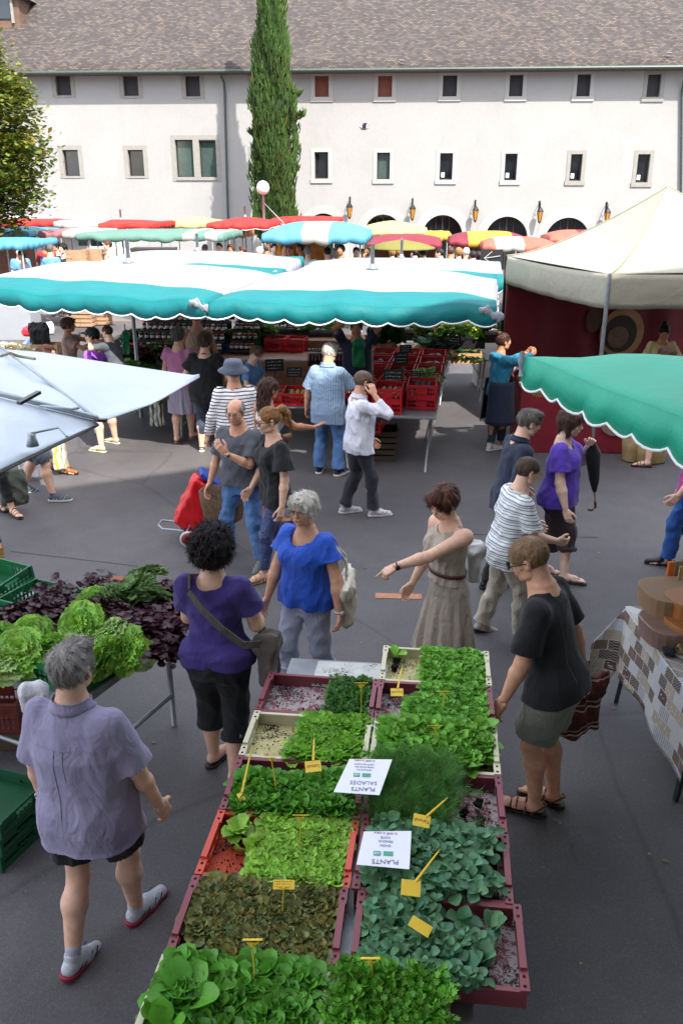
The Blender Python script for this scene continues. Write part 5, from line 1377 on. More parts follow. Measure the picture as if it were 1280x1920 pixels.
# ------------------------------------------------------------------ canopies
def lin3(a, b, t): return a + (b - a) * t
steel = M('galvanised_steel', '8b9092', .42, .15, 10, .1, 80, metal=.55)
tealM = M('teal_canvas', '0e8488', .6, .08, 3, .35, 9, trans=.40, bdist=.03); whiteC = M('white_canvas', 'aaaeb4', .6, .03, 3, .3, 7, trans=.42, bdist=.03)
def canopy(name, label, C4, he, hr, bands, axis='v', drop=.28, nsc=9, mast=None, poles=False, trim=None, val=None, nu=36, nv=24, sag=.10, pu=2.2, pv=1.5, vmat=None, cat='awning', group=None, sides='FRL', seed=1, ties=False, pw=.9):
 """stretched cloth over a mast: C4 = front left, front right, back right, back left corners on plan"""
 FL, FR, BR, BL = [Vector(c) for c in C4]
 o0 = (FL + FR + BR + BL) / 4
 root = empty(name, (o0.x, o0.y, 0), 0, label, cat, group)
 r = random.Random(seed)
 ph = [r.uniform(0, 6) for _ in range(6)]
 hs = he if isinstance(he, (list, tuple)) else [he] * 4
 def surf(u, v):
  p = lin3(lin3(FL, FR, u), lin3(BL, BR, u), v) - o0
  e = lin3(lin3(hs[0], hs[1], u), lin3(hs[3], hs[2], u), v)
  su, sv = 1 - abs(2 * u - 1) ** pu, 1 - abs(2 * v - 1) ** pv
  z = e + (hr - e) * (su * sv) ** pw
  z += .018 * math.sin(u * 17 + ph[0] + v * 3) * (1 - sv) + .012 * math.sin(u * 31 + ph[1]) * (1 - sv) + .01 * math.sin(v * 13 + ph[2])
  z -= sag * (1 - sv) * max(0, math.sin(math.pi * u)) * .6
  return Vector((p.x, p.y, z))
 m = MB(); ms = []; mi = {}
 V = [surf(i / nu, j / nv) for j in range(nv + 1) for i in range(nu + 1)]
 m.add(V, [(j * (nu + 1) + i, j * (nu + 1) + i + 1, (j + 1) * (nu + 1) + i + 1, (j + 1) * (nu + 1) + i) for j in range(nv) for i in range(nu)])
 def bmat(t):
  for e, mm in bands:
   if t <= e: return mm
  return bands[-1][1]
 for j in range(nv):
  for i in range(nu):
   mm = bmat((j + .5) / nv if axis == 'v' else (i + .5) / nu)
   if mm.name not in mi: mi[mm.name] = len(ms); ms.append(mm)
   m.m[j * nu + i] = mi[mm.name]
 co = m.build('canopy', None, root, True, mats=ms); solidify(co, .006, 0)
 edges = {'F': (0, lambda t: surf(t, 0), nsc), 'R': (1, lambda t: surf(1, t), max(3, int(nsc * (BR - FR).length / (FR - FL).length))), 'L': (2, lambda t: surf(0, t), max(3, int(nsc * (BR - FR).length / (FR - FL).length))), 'B': (3, lambda t: surf(t, 1), nsc)}
 for k in sides:
  _, fn, n = edges[k]
  m = MB(); N = n * 10; ms = []; mi = {}; bot_ = []
  for a in range(N + 1):
   t = a / N; p = fn(t); sc = abs(math.sin(math.pi * t * n))
   d = drop * (.80 + .20 * sc ** .8)
   out = Vector((p.x, p.y, 0)).normalized() * (.02 + .015 * math.sin(t * 40 + ph[3]))
   for q in (0, .5, 1): m.v.append(tuple(p + Vector((out.x * q * (1.5 if q == .5 else 1), out.y * q * (1.5 if q == .5 else 1), -d * q))))
   bot_.append(p + Vector((out.x, out.y, -d)))
  for a in range(N):
   t = (a + .5) / N
   mm = vmat or (bmat(t) if (axis == 'u') == (k in 'FB') else bands[0][1] if k in 'FL' or True else None)
   if vmat is None and axis == 'v' and k in 'RL': mm = bmat(t)
   if vmat is None and axis == 'u' and k == 'R': mm = bands[-1][1]
   if mm.name not in mi: mi[mm.name] = len(ms); ms.append(mm)
   for q in (0, 1): m.f.append((a * 3 + q, a * 3 + q + 1, a * 3 + 4 + q, a * 3 + 3 + q)); m.m.append(mi[mm.name])
  vo = m.build('valance', None, root, True, mats=ms); solidify(vo, .006, 0)
  if trim:
   m = MB(); m.tube(bot_[::2] if N > 60 else bot_, .011, 5); m.build('piping', trim, vo, True)
 if poles:
  pm = steel if poles is True else poles
  for u, v in ((.06, .06), (.94, .06), (.94, .94), (.06, .94)):
   p = surf(u, v); m = MB(); m.tube([(p.x, p.y, .0), (p.x, p.y, p.z - .03)], .022, 8); m.box((p.x, p.y, .01), (.14, .14, .02)); m.build('pole', pm, root)
 if mast:
  p = surf(.5, .5) if mast is True else surf(*mast)
  m = MB(); m.tube([(p.x, p.y, 0.0), (p.x, p.y, p.z + .36)], .03, 10); m.lathe([(.10, .0), (.05, .03), (.035, .08)], 12, (p.x, p.y, p.z + .0)); m.build('mast', steel, root, True)
 if ties:
  for u, v in ties:
   p = surf(u, v); parts = [(ell(A(-.07, 0, .02), A(.09, .05, .06)), 0), (ell(A(.08, -.03, -.05), A(.08, .05, .07)), .02), (ell(A(0, 0, 0), A(.04, .04, .05)), .02)]
   V_, F_ = mold(parts, .014, disp=folds(3, .012, .06)); t_ = mesh_obj('corner_tie', V_, F_, whiteC, root, True); t_.location = p + Vector((0, -.04, -.05))
 return root
pip = M('white_piping', 'd8dad8', .6, .03)
def GZ(px, py, y, h=None): p = D(px, py, y); return Vector((p.x, y, 0))
tb = [(.17, tealM), (.83, whiteC), (1, tealM)]
cf = [Vector((-1.66, 10.95, 0)), Vector((1.84, 10.42, 0)), Vector((2.62, 14.9, 0)), Vector((-1.0, 15.4, 0))]
canopy('market_canopy', 'white and teal canopy over the red crates, nearer the cream tent', cf, [2.28, 2.28, 2.26, 2.26], 2.50, tb, drop=.235, nsc=11, mast=True, trim=pip, group='white and teal canopies', ties=[(.985, .01)], sides='FRL', seed=2, sag=.05, pu=4, pv=1.25, pw=1)
cg = [Vector((-5.9, 12.9, 0)), Vector((-1.72, 10.98, 0)), Vector((-.95, 15.3, 0)), Vector((-4.9, 17.0, 0))]
canopy('market_canopy', 'white and teal canopy over the jars and salads, left of the front pair', cg, [2.28, 2.28, 2.28, 2.28], 2.52, tb, drop=.235, nsc=12, mast=(.5, .5), trim=pip, group='white and teal canopies', ties=[(.985, .01)], sides='FRL', seed=5, sag=.05, pu=4, pv=1.25, pw=1)
canopy('market_canopy', 'white and teal canopy at the back, beside the cream tent', [Vector((-1.0, 16.5, 0)), Vector((2.95, 16.1, 0)), Vector((3.6, 20.2, 0)), Vector((-.6, 20.6, 0))], 2.10, 2.30, tb, drop=.27, nsc=11, mast=True, trim=pip, group='white and teal canopies', sides='FRL', seed=7, sag=.05, pu=4, pv=1.25, pw=1)
canopy('market_canopy', 'white and teal canopy at the back whose rounded corner shows in the middle', [Vector((-5.6, 18.0, 0)), Vector((-1.12, 16.5, 0)), Vector((-.9, 20.9, 0)), Vector((-4.9, 22.2, 0))], 2.14, 2.36, tb, drop=.27, nsc=11, mast=True, trim=pip, group='white and teal canopies', sides='FRL', seed=9, sag=.05, pu=4, pv=1.25, pw=1, ties=[(.985, .01)])
# far stalls
def cm(n, c): return M(n + '_canvas', c, .7, .06, 4, .2, 12, trans=.10)
red, pale, lb, sage, yel, crim, coral, oran, olive, pinkc, dgrey = cm('red', 'b0201a'), cm('ecru', '9d9a94'), cm('light_blue', '4c8ea8'), cm('sage', '567a6e'), cm('pale_yellow', 'aba06a'), cm('crimson', '741c2c'), cm('coral', 'b05a48'), cm('orange', 'b0701c'), cm('olive', '6e6a2a'), cm('dusty_pink', '946064'), cm('charcoal', '30343c')
def far(label, xl, xr, yb, yt, y, bands, h=2.15, rise=.42, depth=3.0, drop=.2, axis='u', name='market_canopy', **k):
 k.setdefault('pu', 3.2); k.setdefault('poles', M('pale_pole', '9a9a98', .5)); a, b = D(xl, yb, y), D(xr, yb, y); rise = max(.06, D((xl + xr) / 2, yt, y + depth / 2).z - a.z - drop)
 """far stall whose valance bottom is seen at pixel row yb; its height is solved from the distance"""
 a, b = D(xl, yb, y), D(xr, yb, y)
 he = a.z + drop
 return canopy(name, label, [Vector((a.x, y, 0)), Vector((b.x, y - (b.x - a.x) * .04, 0)), Vector((b.x + .25, y + depth, 0)), Vector((a.x + .25, y + depth, 0))], he, he + rise, bands, axis, drop, max(5, int((b.x - a.x) / .42)), mast=k.pop('mast', None), nu=30, nv=12, sides='FRL', sag=.03, group='stall canopies along the far side', **k)
far('red and white striped canopy at the far left in front of the white van', -60, 122, 426, 411, 33, [(.9, red), (1, pale)], mast=True)
far('canopy with a white middle and red ends behind the sage green one', 118, 288, 431, 412, 32, [(.40, pale), (1, red)], mast=True, seed=3)
far('light blue canopy at the left edge below the red one', -50, 56, 445, 425, 29, [(1, lb)], depth=2.4, rise=.34)
far('charcoal canopy tucked behind the light blue one', 50, 76, 443, 425, 30.5, [(1, dgrey)], rise=.3, depth=2)
far('faded pink and ecru canopy left of the sage green one', 74, 172, 446, 427, 28.5, [(.45, pinkc), (1, pale)], depth=2.4, rise=.42)
far('small turquoise canopy lowest at the left edge', -60, 45, 469, 446, 23, [(1, lb)], depth=2.0, rise=.30, seed=8)
far('long sage green canopy with a striped right end', 145, 420, 452, 429, 25.5, [(.72, sage), (.80, pale), (.88, sage), (.95, pale), (1, sage)], rise=.30, depth=2.6, mast=None)
far('pale yellow canopy between the sage green and the red ones', 292, 408, 428, 406, 35, [(1, yel)], rise=.75, pu=1.2)
far('bright red parasol shaped canopy with a white rim', 388, 502, 430, 406, 31, [(1, red)], rise=.55, pu=1.4, trim=pip, mast=True)
far('red canopy with a white edge behind the blue and white one', 508, 632, 420, 407, 36, [(1, red)], rise=.30, trim=pip)
far('orange cloth canopy hanging under the red one', 418, 456, 446, 426, 33, [(1, oran)], rise=.25, depth=1.5)
far('light blue and white striped canopy in the middle', 492, 686, 457, 414, 23.5, [(.38, lb), (.64, pale), (1, lb)], rise=.30, depth=2.8, drop=.26)
far('long pale yellow canopy under the second arch', 664, 800, 442, 413, 33, [(1, yel)], rise=.62, pu=1.5)
far('plain yellow canopy beside the third arch', 792, 846, 451, 435, 31.5, [(1, cm('yellow', 'b08c2c'))], rise=.2)
far('crimson canopy below the pale yellow one', 684, 826, 466, 438, 27, [(1, crim)], rise=.22, depth=2.6)
far('crimson and yellow banded canopy beside the arrow sign', 842, 990, 462, 432, 27.5, [(.24, crim), (.80, cm('yellow', 'b08c2c')), (1, crim)], rise=.34, depth=2.6)
far('white and coral canopy right of the yellow banded one', 905, 1042, 471, 443, 26, [(.18, coral), (.55, pale), (1, coral)], rise=.36, depth=2.6)
far('coral, crimson and olive canopy behind the cream tent', 1030, 1150, 457, 430, 30, [(.45, coral), (.68, crim), (.86, olive), (1, crim)], rise=.30, depth=2.6)
# small round parasol
p = D(752, 456, 24); t = empty('parasol', (p.x, 24, 0), 0, 'small flat olive green parasol in front of the crimson canopy', 'parasol')
m = MB(); m.lathe([(.92, p.z - .14), (.9, p.z - .10), (.5, p.z + .02), (.02, p.z + .1)], 16); m.build('canopy', olive, t, True)
m = MB(); m.tube([(0, 0, 0), (0, 0, p.z + .15)], .025, 8); m.build('pole', steel, t)
# white van
p = D(105, 402, 37); v = empty('parked_van', (p.x, 37, 0), R(2), 'white delivery van parked behind the red and white canopy', 'van')
P_ = [(-1.9, .35), (-1.95, 2.3), (-1.85, p.z - .05), (1.0, p.z), (1.75, p.z - .35), (2.25, 1.45), (2.75, 1.25), (2.85, .35)]
m = MB(); n = len(P_); m.add([(x, -.95, z) for x, z in P_] + [(x, .95, z) for x, z in P_], [tuple(range(n)), tuple(reversed(range(n, 2 * n)))] + [(i, i + n, (i + 1) % n + n, (i + 1) % n) for i in range(n)])
bevel(m.build('body', M('white_paint', 'c9cbcb', .3, .03), v), .08, 3)
m = MB(); m.add([(1.05, -.97, p.z - .25), (1.65, -.97, p.z - .5), (2.05, -.97, 1.55), (1.05, -.97, 1.55)], [(0, 1, 2, 3)]); m.box((-.6, -.955, p.z - .45), (2.2, .02, .35)); m.build('window', glass, v)
for x in (-1.2, 2.0):
 for y in (-.9, .9):
  m = MB(); m.T = Matrix.Translation((x, y, .36)) @ Matrix.Rotation(R(90), 4, 'X'); m.lathe([(.36, -.1), (.36, .1), (.2, .11), (.2, -.11)], 18); m.build('wheel', M('tyre_rubber', '151515', .8), v)
# wooden crates
def wood(n='pale_wood', c='a98760'): return M(n, c, .8, .22, 6, .4, 30, sc3=(.4, 3, 3))
def wcrate(w=.5, d=.32, h=.2, mat=None, name='wooden_crate', label='', group=None, slats=3):
 t = empty(name, (0, 0, 0), 0, label, 'crate', group); mat = mat or wood()
 m = MB()
 for k in range(slats):
  z = h * (k + .5) / slats; sh = h / slats * .78
  for y in (-d / 2, d / 2): m.box((0, y, z), (w, .008, sh))
  for x in (-w / 2 + .006, w / 2 - .006): m.box((x, 0, z + .002), (.008, d - .018, sh))
 for x in (-w / 2 + .02, w / 2 - .02):
  for y in (-d / 2 + .018, d / 2 - .018): m.box((x, y, h / 2 + .01), (.022, .022, h + .02))
 m.build('slats', mat, t)
 m = MB(); m.box((0, 0, .012), (w - .03, d - .03, .008)); m.build('bottom', mat, t)
 return t
cr0 = wcrate(.56, .42, .34, M('old_crate_wood', '9a7a5e', .85, .25, 5, .4, 30), label='x', slats=3)
k = 0; wbase = G(160, 498, 0)
for i, (px, n) in enumerate(((149, 6), (180, 6))):
 for j in range(n):
  b_ = D(px, 505, 24.5 + .4 * i); lab = 'old slatted wooden crate, %s of the %s stack beyond the white canopy' % (['lowest', 'second', 'third', 'fourth', 'fifth', 'topmost'][j], ['left', 'right'][i])
  if k == 0: o = cr0
  else: o = dup(cr0)
  o['label'] = lab; o['group'] = 'slatted crates stacked beyond the canopies'; o.location = (b_.x, 24.5 + .4 * i, .02 + .345 * j + (.0 if i == 0 else .0)); o.rotation_euler = (0, 0, R(j - 3)); k += 1
# arrow sign
p = D(921, 484, 23.5); sg = empty('arrow_sign', (p.x, 23.5, 0), 0, 'black board with a white arrow pointing left, beyond the cream tent', 'sign')
m = MB(); m.box((0, 0, p.z), (.58, .03, .44)); m.build('board', M('black_board', '17181b', .6, .1), sg)
m = MB()
for a, b in (((-.20, 0), (.22, .06)), ((-.20, 0), (.0, .17)), ((-.20, 0), (.06, -.16))): m.bar((a[0], -.022, p.z + a[1]), (b[0], -.022, p.z + b[1]), .045, .01)
m.build('arrow', M('white_paint'), sg)
m = MB(); m.tube([(-.27, .03, 0), (-.27, .03, p.z + .2)], .015, 6); m.tube([(.27, .03, 0), (.27, .03, p.z + .2)], .015, 6); m.build('post', steel, sg)
# stall counters and goods under the far canopies
def box_thing(name, label, cat, c, d, mat, rz_=0, part='panel', group=None):
 t = MB(); t.box((0, 0, d[2] / 2), d); o = t.build(name, mat); o.location = c; o.rotation_euler = (0, 0, rz_); bevel(o, .01); return tag(o, label, cat, group)
for (x0, x1, py, y, mt, lab) in ((505, 610, 462, 26.5, M('orange_poster_panel', 'b5711f', .6, .5, 3), 'food stall counter faced with orange and yellow pictures'), (690, 820, 475, 29, M('brown_counter', '6a4436', .7, .3), 'brown stall counter under the crimson canopy'), (860, 930, 478, 29.5, M('brown_counter'), 'brown stall counter under the yellow banded canopy'),
         (250, 330, 478, 29, M('dark_goods', '3a3634', .8, .4), 'dark clothes stall under the sage green canopy'), (-20, 60, 478, 29, M('brown_counter'), 'stall counter under the turquoise canopies')):
 a, b = D(x0, py, y), D(x1, py, y); tp = D(x0, py - 14, y).z
 box_thing('stall_counter', lab, 'counter', ((a.x + b.x) / 2, y, 0), (b.x - a.x, .7, max(.8, tp)), mt)
p = D(14, 490, 22.5); box_thing('covered_table', 'table wrapped in a white sheet at the left edge', 'table', (p.x, 22.5, 0), (1.1, .8, 1.05), whiteC)
def rack(px, py, y, lab):
 p = D(px, py, y); t = empty('clothes_rack', (p.x, y, 0), 0, lab, 'clothes rack', 'clothes racks under the sage green canopy')
 m = MB(); m.tube([(-.45, 0, 0), (-.45, 0, 1.6), (.45, 0, 1.6), (.45, 0, 0)], .02, 6); m.build('frame', steel, t)
 for i in range(4):
  m = MB(); w = .2; x = -.33 + .22 * i; m.grid(lambda u, v: (x + (u - .5) * .05, (v - .5) * .42, 1.52 - .8 * u), 1, 6); V = [(x - .03, -.2, 1.5), (x + .03, -.2, 1.5), (x + .03, .2, 1.5), (x - .03, .2, 1.5)]
  q = MB(); q.box((x, 0, 1.15), (.07, .42, .75), taper=.7); bevel(q.build('garment', [K['blk'], K['navy'], K['brown'], M('dark_goods')][i], t), .03)
rack(330, 480, 27.8, 'rack of dark garments left of the sage canopy pole'); rack(440, 480, 29.5, 'rack of dark garments behind the red parasol canopy')
# far crowd
crowd = [(105, 452, 26.5, 'white', 'dark', 150), (203, 450, 24.6, 'beige', 'chest', 120), (84, 448, 25.5, 'red', 'brown', 200), (118, 456, 24.8, 'blk', 'black', 160), (92, 458, 24.4, 'lblue', 'pepper', 0),
   (411, 455, 26, 'orange', 'dark', 180), (433, 458, 26.5, 'white', 'chest', 170), (384, 458, 27, 'white', 'grey', 10), (456, 462, 27, 'red', 'chest', 90), (487, 463, 26, 'beige', 'white', 20), (500, 458, 27.5, 'white', 'mid', 0),
   (513, 456, 25.6, 'blk', 'black', 200), (533, 455, 25.6, 'orange', 'chest', 190), (545, 459, 26, 'red', 'blond', 150), (565, 456, 24.5, 'red', 'chest', 90), (577, 461, 24.2, 'white', 'grey', 0), (614, 463, 24, 'blk', 'black', 20), (628, 465, 24.4, 'greyt', 'white', 10), (639, 458, 23.6, 'greyt', 'dark', 160),
   (668, 463, 24.2, 'blk', 'black', 180), (685, 466, 24.6, 'red', 'sandy', 120), (735, 465, 26, 'brown', 'blond', 0), (749, 466, 26.3, 'beige', 'blond', 0), (778, 466, 25.5, 'greyt', 'dark', 40), (794, 463, 24.6, 'white', 'black', 30), (826, 466, 25, 'white', 'dark', 80),
   (845, 463, 25.4, 'red', 'chest', 0), (860, 464, 24.4, 'lblue', 'blond', 0), (874, 464, 24.8, 'lblue', 'white', 0), (887, 470, 24.6, 'greyt', 'dark', 0), (898, 471, 25, 'purple2', 'dark', 0), (35, 462, 25.8, 'lblue', 'dark', 200), (42, 470, 25, 'white', 'chest', 90)]
cn = dict(red='red', blk='black', lblue='light blue', white='white', beige='beige', orange='orange', greyt='grey', brown='brown', purple2='violet')
wh = ['under the blue and white canopy', 'in the far crowd', 'by the far stalls']
seen = {}
for i, (px, py, y, c, hk, yw) in enumerate(crowd):
 c_ = {'white': 'white'}.get(c, c); p = D(px, py, y); fem = i % 3 == 0
 h = min(max(p.z, 1.45), 1.95)
 reg = 'at the far left stalls' if px < 260 else 'left of the globe lamp' if px < 470 else 'in the crowd under the blue and white canopy' if px < 700 else 'near the small olive parasol' if px < 800 else 'beside the arrow sign'
 hn = dict(dark='dark', brown='brown', chest='brown', black='black', white='white', blond='fair', pepper='grey', grey='grey', mid='mousy', sandy='sandy')[hk]
 lab = '%s haired person in %s %s' % (hn, cn[c], reg)
 if lab in seen: lab = lab.replace('person', ['second person', 'third person'][min(seen[lab] - 1, 1)]); seen[lab] = 1
 else: seen[lab] = 1
 person(lab, loc=(p.x, y, 0), h=h, z0=max(0, p.z - h), yaw=yw, sex='f' if fem else 'm', hair=S('puffy' if fem else 'short', hk), sk='abcd'[i % 4], q=2 if i < 5 else 3, top=dict(mat=K[c], loose=.015, hem=-.06, slv=.7),
   bot=dict(kind='trousers', mat=K[['jeansd', 'beige', 'blk', 'navy'][i % 4]], len=1.9, loose=.012, hr=.045), shoes=('shoe', shb, bsole), seed=i, group='people in the crowd across the square')
# ------------------------------------------------------------------ cream pavilion tent
creamC = M('cream_canvas', 'a09d8b', .65, .05, 2.5, .4, 6, trans=.12, bdist=.05); creamD = M('cream_seam', '98947f', .7, .05)
N_, E_c, B_c, F_c = Vector((3.52, 11.6, 0)), Vector((7.4, 12.3, 0)), Vector((6.7, 16.0, 0)), Vector((2.80, 15.07, 0))
tn_ = empty('market_tent', (5.1, 13.8, 0), 0, 'large cream pavilion tent with a peaked roof and deep maroon wall', 'tent')
o0 = Vector((5.1, 13.8, 0)); Cs = [F_c, N_, E_c, B_c]; he, hp, hb = 2.55, 3.85, 2.10
pk = D(1252, 350, 13.8)
m = MB()
for i in range(4):
 a, b = Cs[i], Cs[(i + 1) % 4]
 def f(u, v, a=a, b=b):
  e = lin3(a, b, u); e.z = he - .03 * math.sin(math.pi * u)
  top_ = Vector((pk.x, 13.8, pk.z)); k = v
  p = lin3(e, top_, k); p.z = he + (top_.z - he) * (k ** 1.45) - .10 * math.sin(math.pi * u) * (1 - k) * k * 4 * .5
  return p - o0
 m.grid(f, 14, 18)
solidify(m.build('roof', creamC, tn_, True), .006)
m = MB()
for i in range(4):
 a, b = Cs[i], Cs[(i + 1) % 4]
 m.grid(lambda u, v, a=a, b=b: lin3(a, b, u) - o0 + Vector((0, 0, he - .03 * math.sin(math.pi * u) + (hb - he + .004 * math.sin(u * 40)) * v)) + (lin3(a, b, u) - o0).normalized() * (.02 * math.sin(v * 3) + .008 * math.sin(u * 23) * v), 40, 6)
solidify(m.build('valance', creamC, tn_, True), .006)
m = MB()
for c in Cs:
 e = Vector((c.x, c.y, he)); P2_ = [lin3(e, Vector((pk.x, 13.8, pk.z)), t) for t in [k / 12 for k in range(13)]]
 for k, q in enumerate(P2_): q.z = he + (pk.z - he) * ((k / 12) ** 1.45) + .008
 m.tube([q - o0 for q in P2_], .010, 5)
m.build('seam', creamD, tn_)
for c, pm in zip(Cs, (M('black_iron'), steel, steel, steel)):
 q = MB(); q.tube([(c.x - o0.x, c.y - o0.y, 0), (c.x - o0.x, c.y - o0.y, he)], .028, 8); q.build('pole', pm, tn_)
mar = M('maroon_sheet', '701620', .75, .08, 2, .3, 5, bdist=.04)
m = MB(); m.grid(lambda u, v: lin3(F_c, B_c, u) - o0 + Vector((.02, -.06 + .03 * math.sin(u * 30), 2.3 * v)), 60, 4); solidify(m.build('side_wall', mar, tn_, True), .006)
wd_ = (B_c - F_c).normalized()
def disk(px, py, r, mat, off, sx=1, name='printed_plate'):
 ry_ = ray(px, py); o = Vector((0, 0, CAM_H)); nn = Vector((-wd_.y, wd_.x, 0)); k_ = (F_c - o - nn * (.12 + off)).dot(nn) / ry_.dot(nn); c = o + ry_ * k_
 m = MB(); V = [c - o0 + wd_ * (r * sx * math.cos(t)) + Vector((0, 0, r * math.sin(t))) for t in [i * math.pi / 16 for i in range(32)]]
 m.add(V, [tuple(range(32))]); ob = m.build(name, mat, tn_); solidify(ob, .003); return ob
disk(1165, 624, .44, M('plate_rim_print', 'a87a4c', .6, .25, 6), 0); disk(1162, 626, .33, M('dark_food_print', '2c1a14', .6, .4, 9), .008); disk(1158, 632, .19, M('pale_food_print', '6f4f3a', .6, .35, 12), .016, 1.1); disk(1112, 600, .22, M('dark_plate_print', '4a2a1c', .6, .5, 9), 0, .7)
# red counter with printed disc
cc = empty('serving_counter', (3.6, 12.35, 0), R(-3), 'serving counter hung with a crimson cloth in front of the cream tent', 'counter')
m = MB(); m.box((0, 0, .475), (2.05, .85, .95)); bevel(m.build('cloth', M('crimson_tablecloth', '7d1626', .8, .1, 3, .5, 5, bdist=.04), cc), .02)
m = MB(); m.T = Matrix.Translation((.34, -.435, .48)) @ Matrix.Rotation(R(90), 4, 'X'); m.lathe([(.21, 0), (.21, .008), (.02, .01)], 28); m.build('printed_disc', M('pale_plate_print', '8f7468', .7, .35, 14), cc)
m = MB(); m.box((0, 0, .965), (2.1, .9, .03)); m.build('top', M('crimson_tablecloth'), cc)
# gingham baskets on the counter
def gingham():
 m, nt, b = newmat('red_gingham'); tc = nd(nt, "ShaderNodeTexCoord"); ck = nd(nt, "ShaderNodeTexChecker"); ck.inputs['Scale'].default_value = 45
 ck.inputs['Color1'].default_value = lin('b8a8a6'); ck.inputs['Color2'].default_value = lin('7a2430'); nt.links.new(tc.outputs['Object'], ck.inputs[0]); nt.links.new(ck.outputs[0], b.inputs['Base Color']); b.inputs['Roughness'].default_value = .9; return m
ging = gingham(); wick = M('wicker', '9a6c38', .7, .35, 40, .9, 70)
def basket(loc, w, d, h, lab, cloth_=True, rz_=0, mat=None, grp=None, name='wicker_basket'):
 t = empty(name, loc, rz_, lab, 'basket', grp)
 m = MB(); V = []
 for z, k in ((0, .82), (h * .5, .93), (h, 1), (h, .93), (.02, .76)):
  for i in range(20):
   a = i * math.pi / 10; cx, cy = math.cos(a), math.sin(a); q = (abs(cx) ** 4 + abs(cy) ** 4) ** -.25
   V.append((w / 2 * k * cx * q, d / 2 * k * cy * q, z))
 m.add(V, [(j * 20 + i, j * 20 + (i + 1) % 20, j * 20 + 20 + (i + 1) % 20, j * 20 + 20 + i) for j in range(4) for i in range(20)] + [tuple(range(80, 100))])
 m.build('body', mat or wick, t, True)
 if cloth_:
  m = MB(); m.grid(lambda u, v: ((u - .5) * w * 1.15, (v - .5) * d * 1.1, h + .05 * math.sin(u * 9) * math.cos(v * 7) + .03 - (.28 * max(0, abs(u - .5) * 2 - .82) / .18 * h * 1.6)), 20, 12); solidify(m.build('napkin', ging, t, True), .004)
 return t
for px, py, lab in ((978, 716, 'wicker basket under a hanging gingham napkin, left on the crimson counter'), (1010, 742, 'shallow wicker basket with a gingham napkin under the green awning edge')):
 q = G(px, py, .98); basket((q.x + .08, q.y, .985), .42, .30, .12, lab, grp='baskets on the crimson counter', rz_=R(-8))
# pale bin, gas box
t = empty('litter_bin', (2.92, 16.6, 0), 0, 'tall pale grey plastic bin between the teal canopy and the cream tent', 'bin')
m = MB(); m.box((0, 0, .55), (.62, .6, 1.1), taper=1.08); bevel(m.build('body', M('pale_grey_plastic', 'cfcec8', .5, .06, 4, .1), t), .03, 3); m = MB(); m.box((0, 0, 1.15), (.74, .7, .10)); bevel(m.build('lid', M('pale_grey_plastic'), t), .03, 3)
# ------------------------------------------------------------------ green awning (right) and pale grey awning (left)
grn = M('emerald_canvas', '039c7c', .55, .05, 2, .3, 5, trans=.12, bdist=.05)
a_ = G(985, 668, 2.42); b_ = G(1290, 800, 2.40); dv = (b_ - a_); dv.z = 0; a_.z = b_.z = 0
canopy('green_awning', 'emerald green awning with a white scalloped edge at the right', [b_ + dv * .55, b_ + dv * .55 + Vector((3.2, .2, 0)), a_ + Vector((3.2, -.15, 0)), a_], 2.42, 2.58, [(1, grn)], drop=.235, nsc=12, trim=pip, sides='LFB', nu=24, nv=30, sag=.02, pu=1.4, pv=2.4, poles=False, seed=4, ties=None)
gw = bpy.data.objects['green_awning']
for q in (a_ + Vector((3.0, -.2, 0)), b_ + dv * .5 + Vector((3.0, .2, 0)), b_ + dv * .5 + Vector((.1, .1, 0))):
 m = MB(); m.tube([(q.x - gw.location.x, q.y - gw.location.y, 0), (q.x - gw.location.x, q.y - gw.location.y, 2.4)], .022, 8); m.build('pole', steel, gw)
m = MB(); m.tube([a_ - gw.location + Vector((-.02, .03, 2.44)), a_ - gw.location + Vector((-.04, -.02, 2.38)), a_ - gw.location + Vector((-.03, -.03, 2.28))], .02, 8); m.build('corner_tie', whiteC, gw, True)
gt = empty('grey_awning', (-2.6, 5.0, 0), 0, 'pale blue grey folding awning with metal ribs reaching in from the left', 'awning'); go = Vector((-2.6, 5.0, 0))
pg = M('pale_grey_tarpaulin', 'c2ccd5', .5, .04, 3, .3, 6, trans=.1, bdist=.03)
def interp(pts, t):
 x = t * (len(pts) - 1); i = min(int(x), len(pts) - 2); return pts[i].lerp(pts[i + 1], x - i)
top_ = [G(-260, 640, 2.5), G(-120, 645, 2.5), G(0, 655, 2.48), G(80, 661, 2.46), G(200, 680, 2.40), G(300, 695, 2.33), G(374, 706, 2.28)]
mid_ = [G(-260, 672, 2.58), G(-120, 712, 2.56), G(0, 748, 2.52), G(90, 770, 2.44), G(184, 793, 2.32), G(290, 756, 2.29), G(374, 708, 2.275)]
fr_ = [G(-260, 990, 2.5), G(-120, 935, 2.48), G(0, 881, 2.44), G(90, 838, 2.38), G(184, 794, 2.30)]
m = MB(); m.grid(lambda u, v: interp(top_, u).lerp(interp(mid_, u), v) - go + Vector((0, 0, -.06 * math.sin(math.pi * v) * (1 - u) + .02 * math.sin(u * 14) * math.sin(math.pi * v))), 40, 12); solidify(m.build('rear_panel', pg, gt, True), .006)
mm = mid_[:5]
m = MB(); m.grid(lambda u, v: interp(mm, u).lerp(interp(fr_, u), v) - go + Vector((0, 0, -.015 * math.sin(math.pi * v))), 30, 8); solidify(m.build('front_panel', pg, gt, True), .006)
zu = Vector((0, 0, .03))
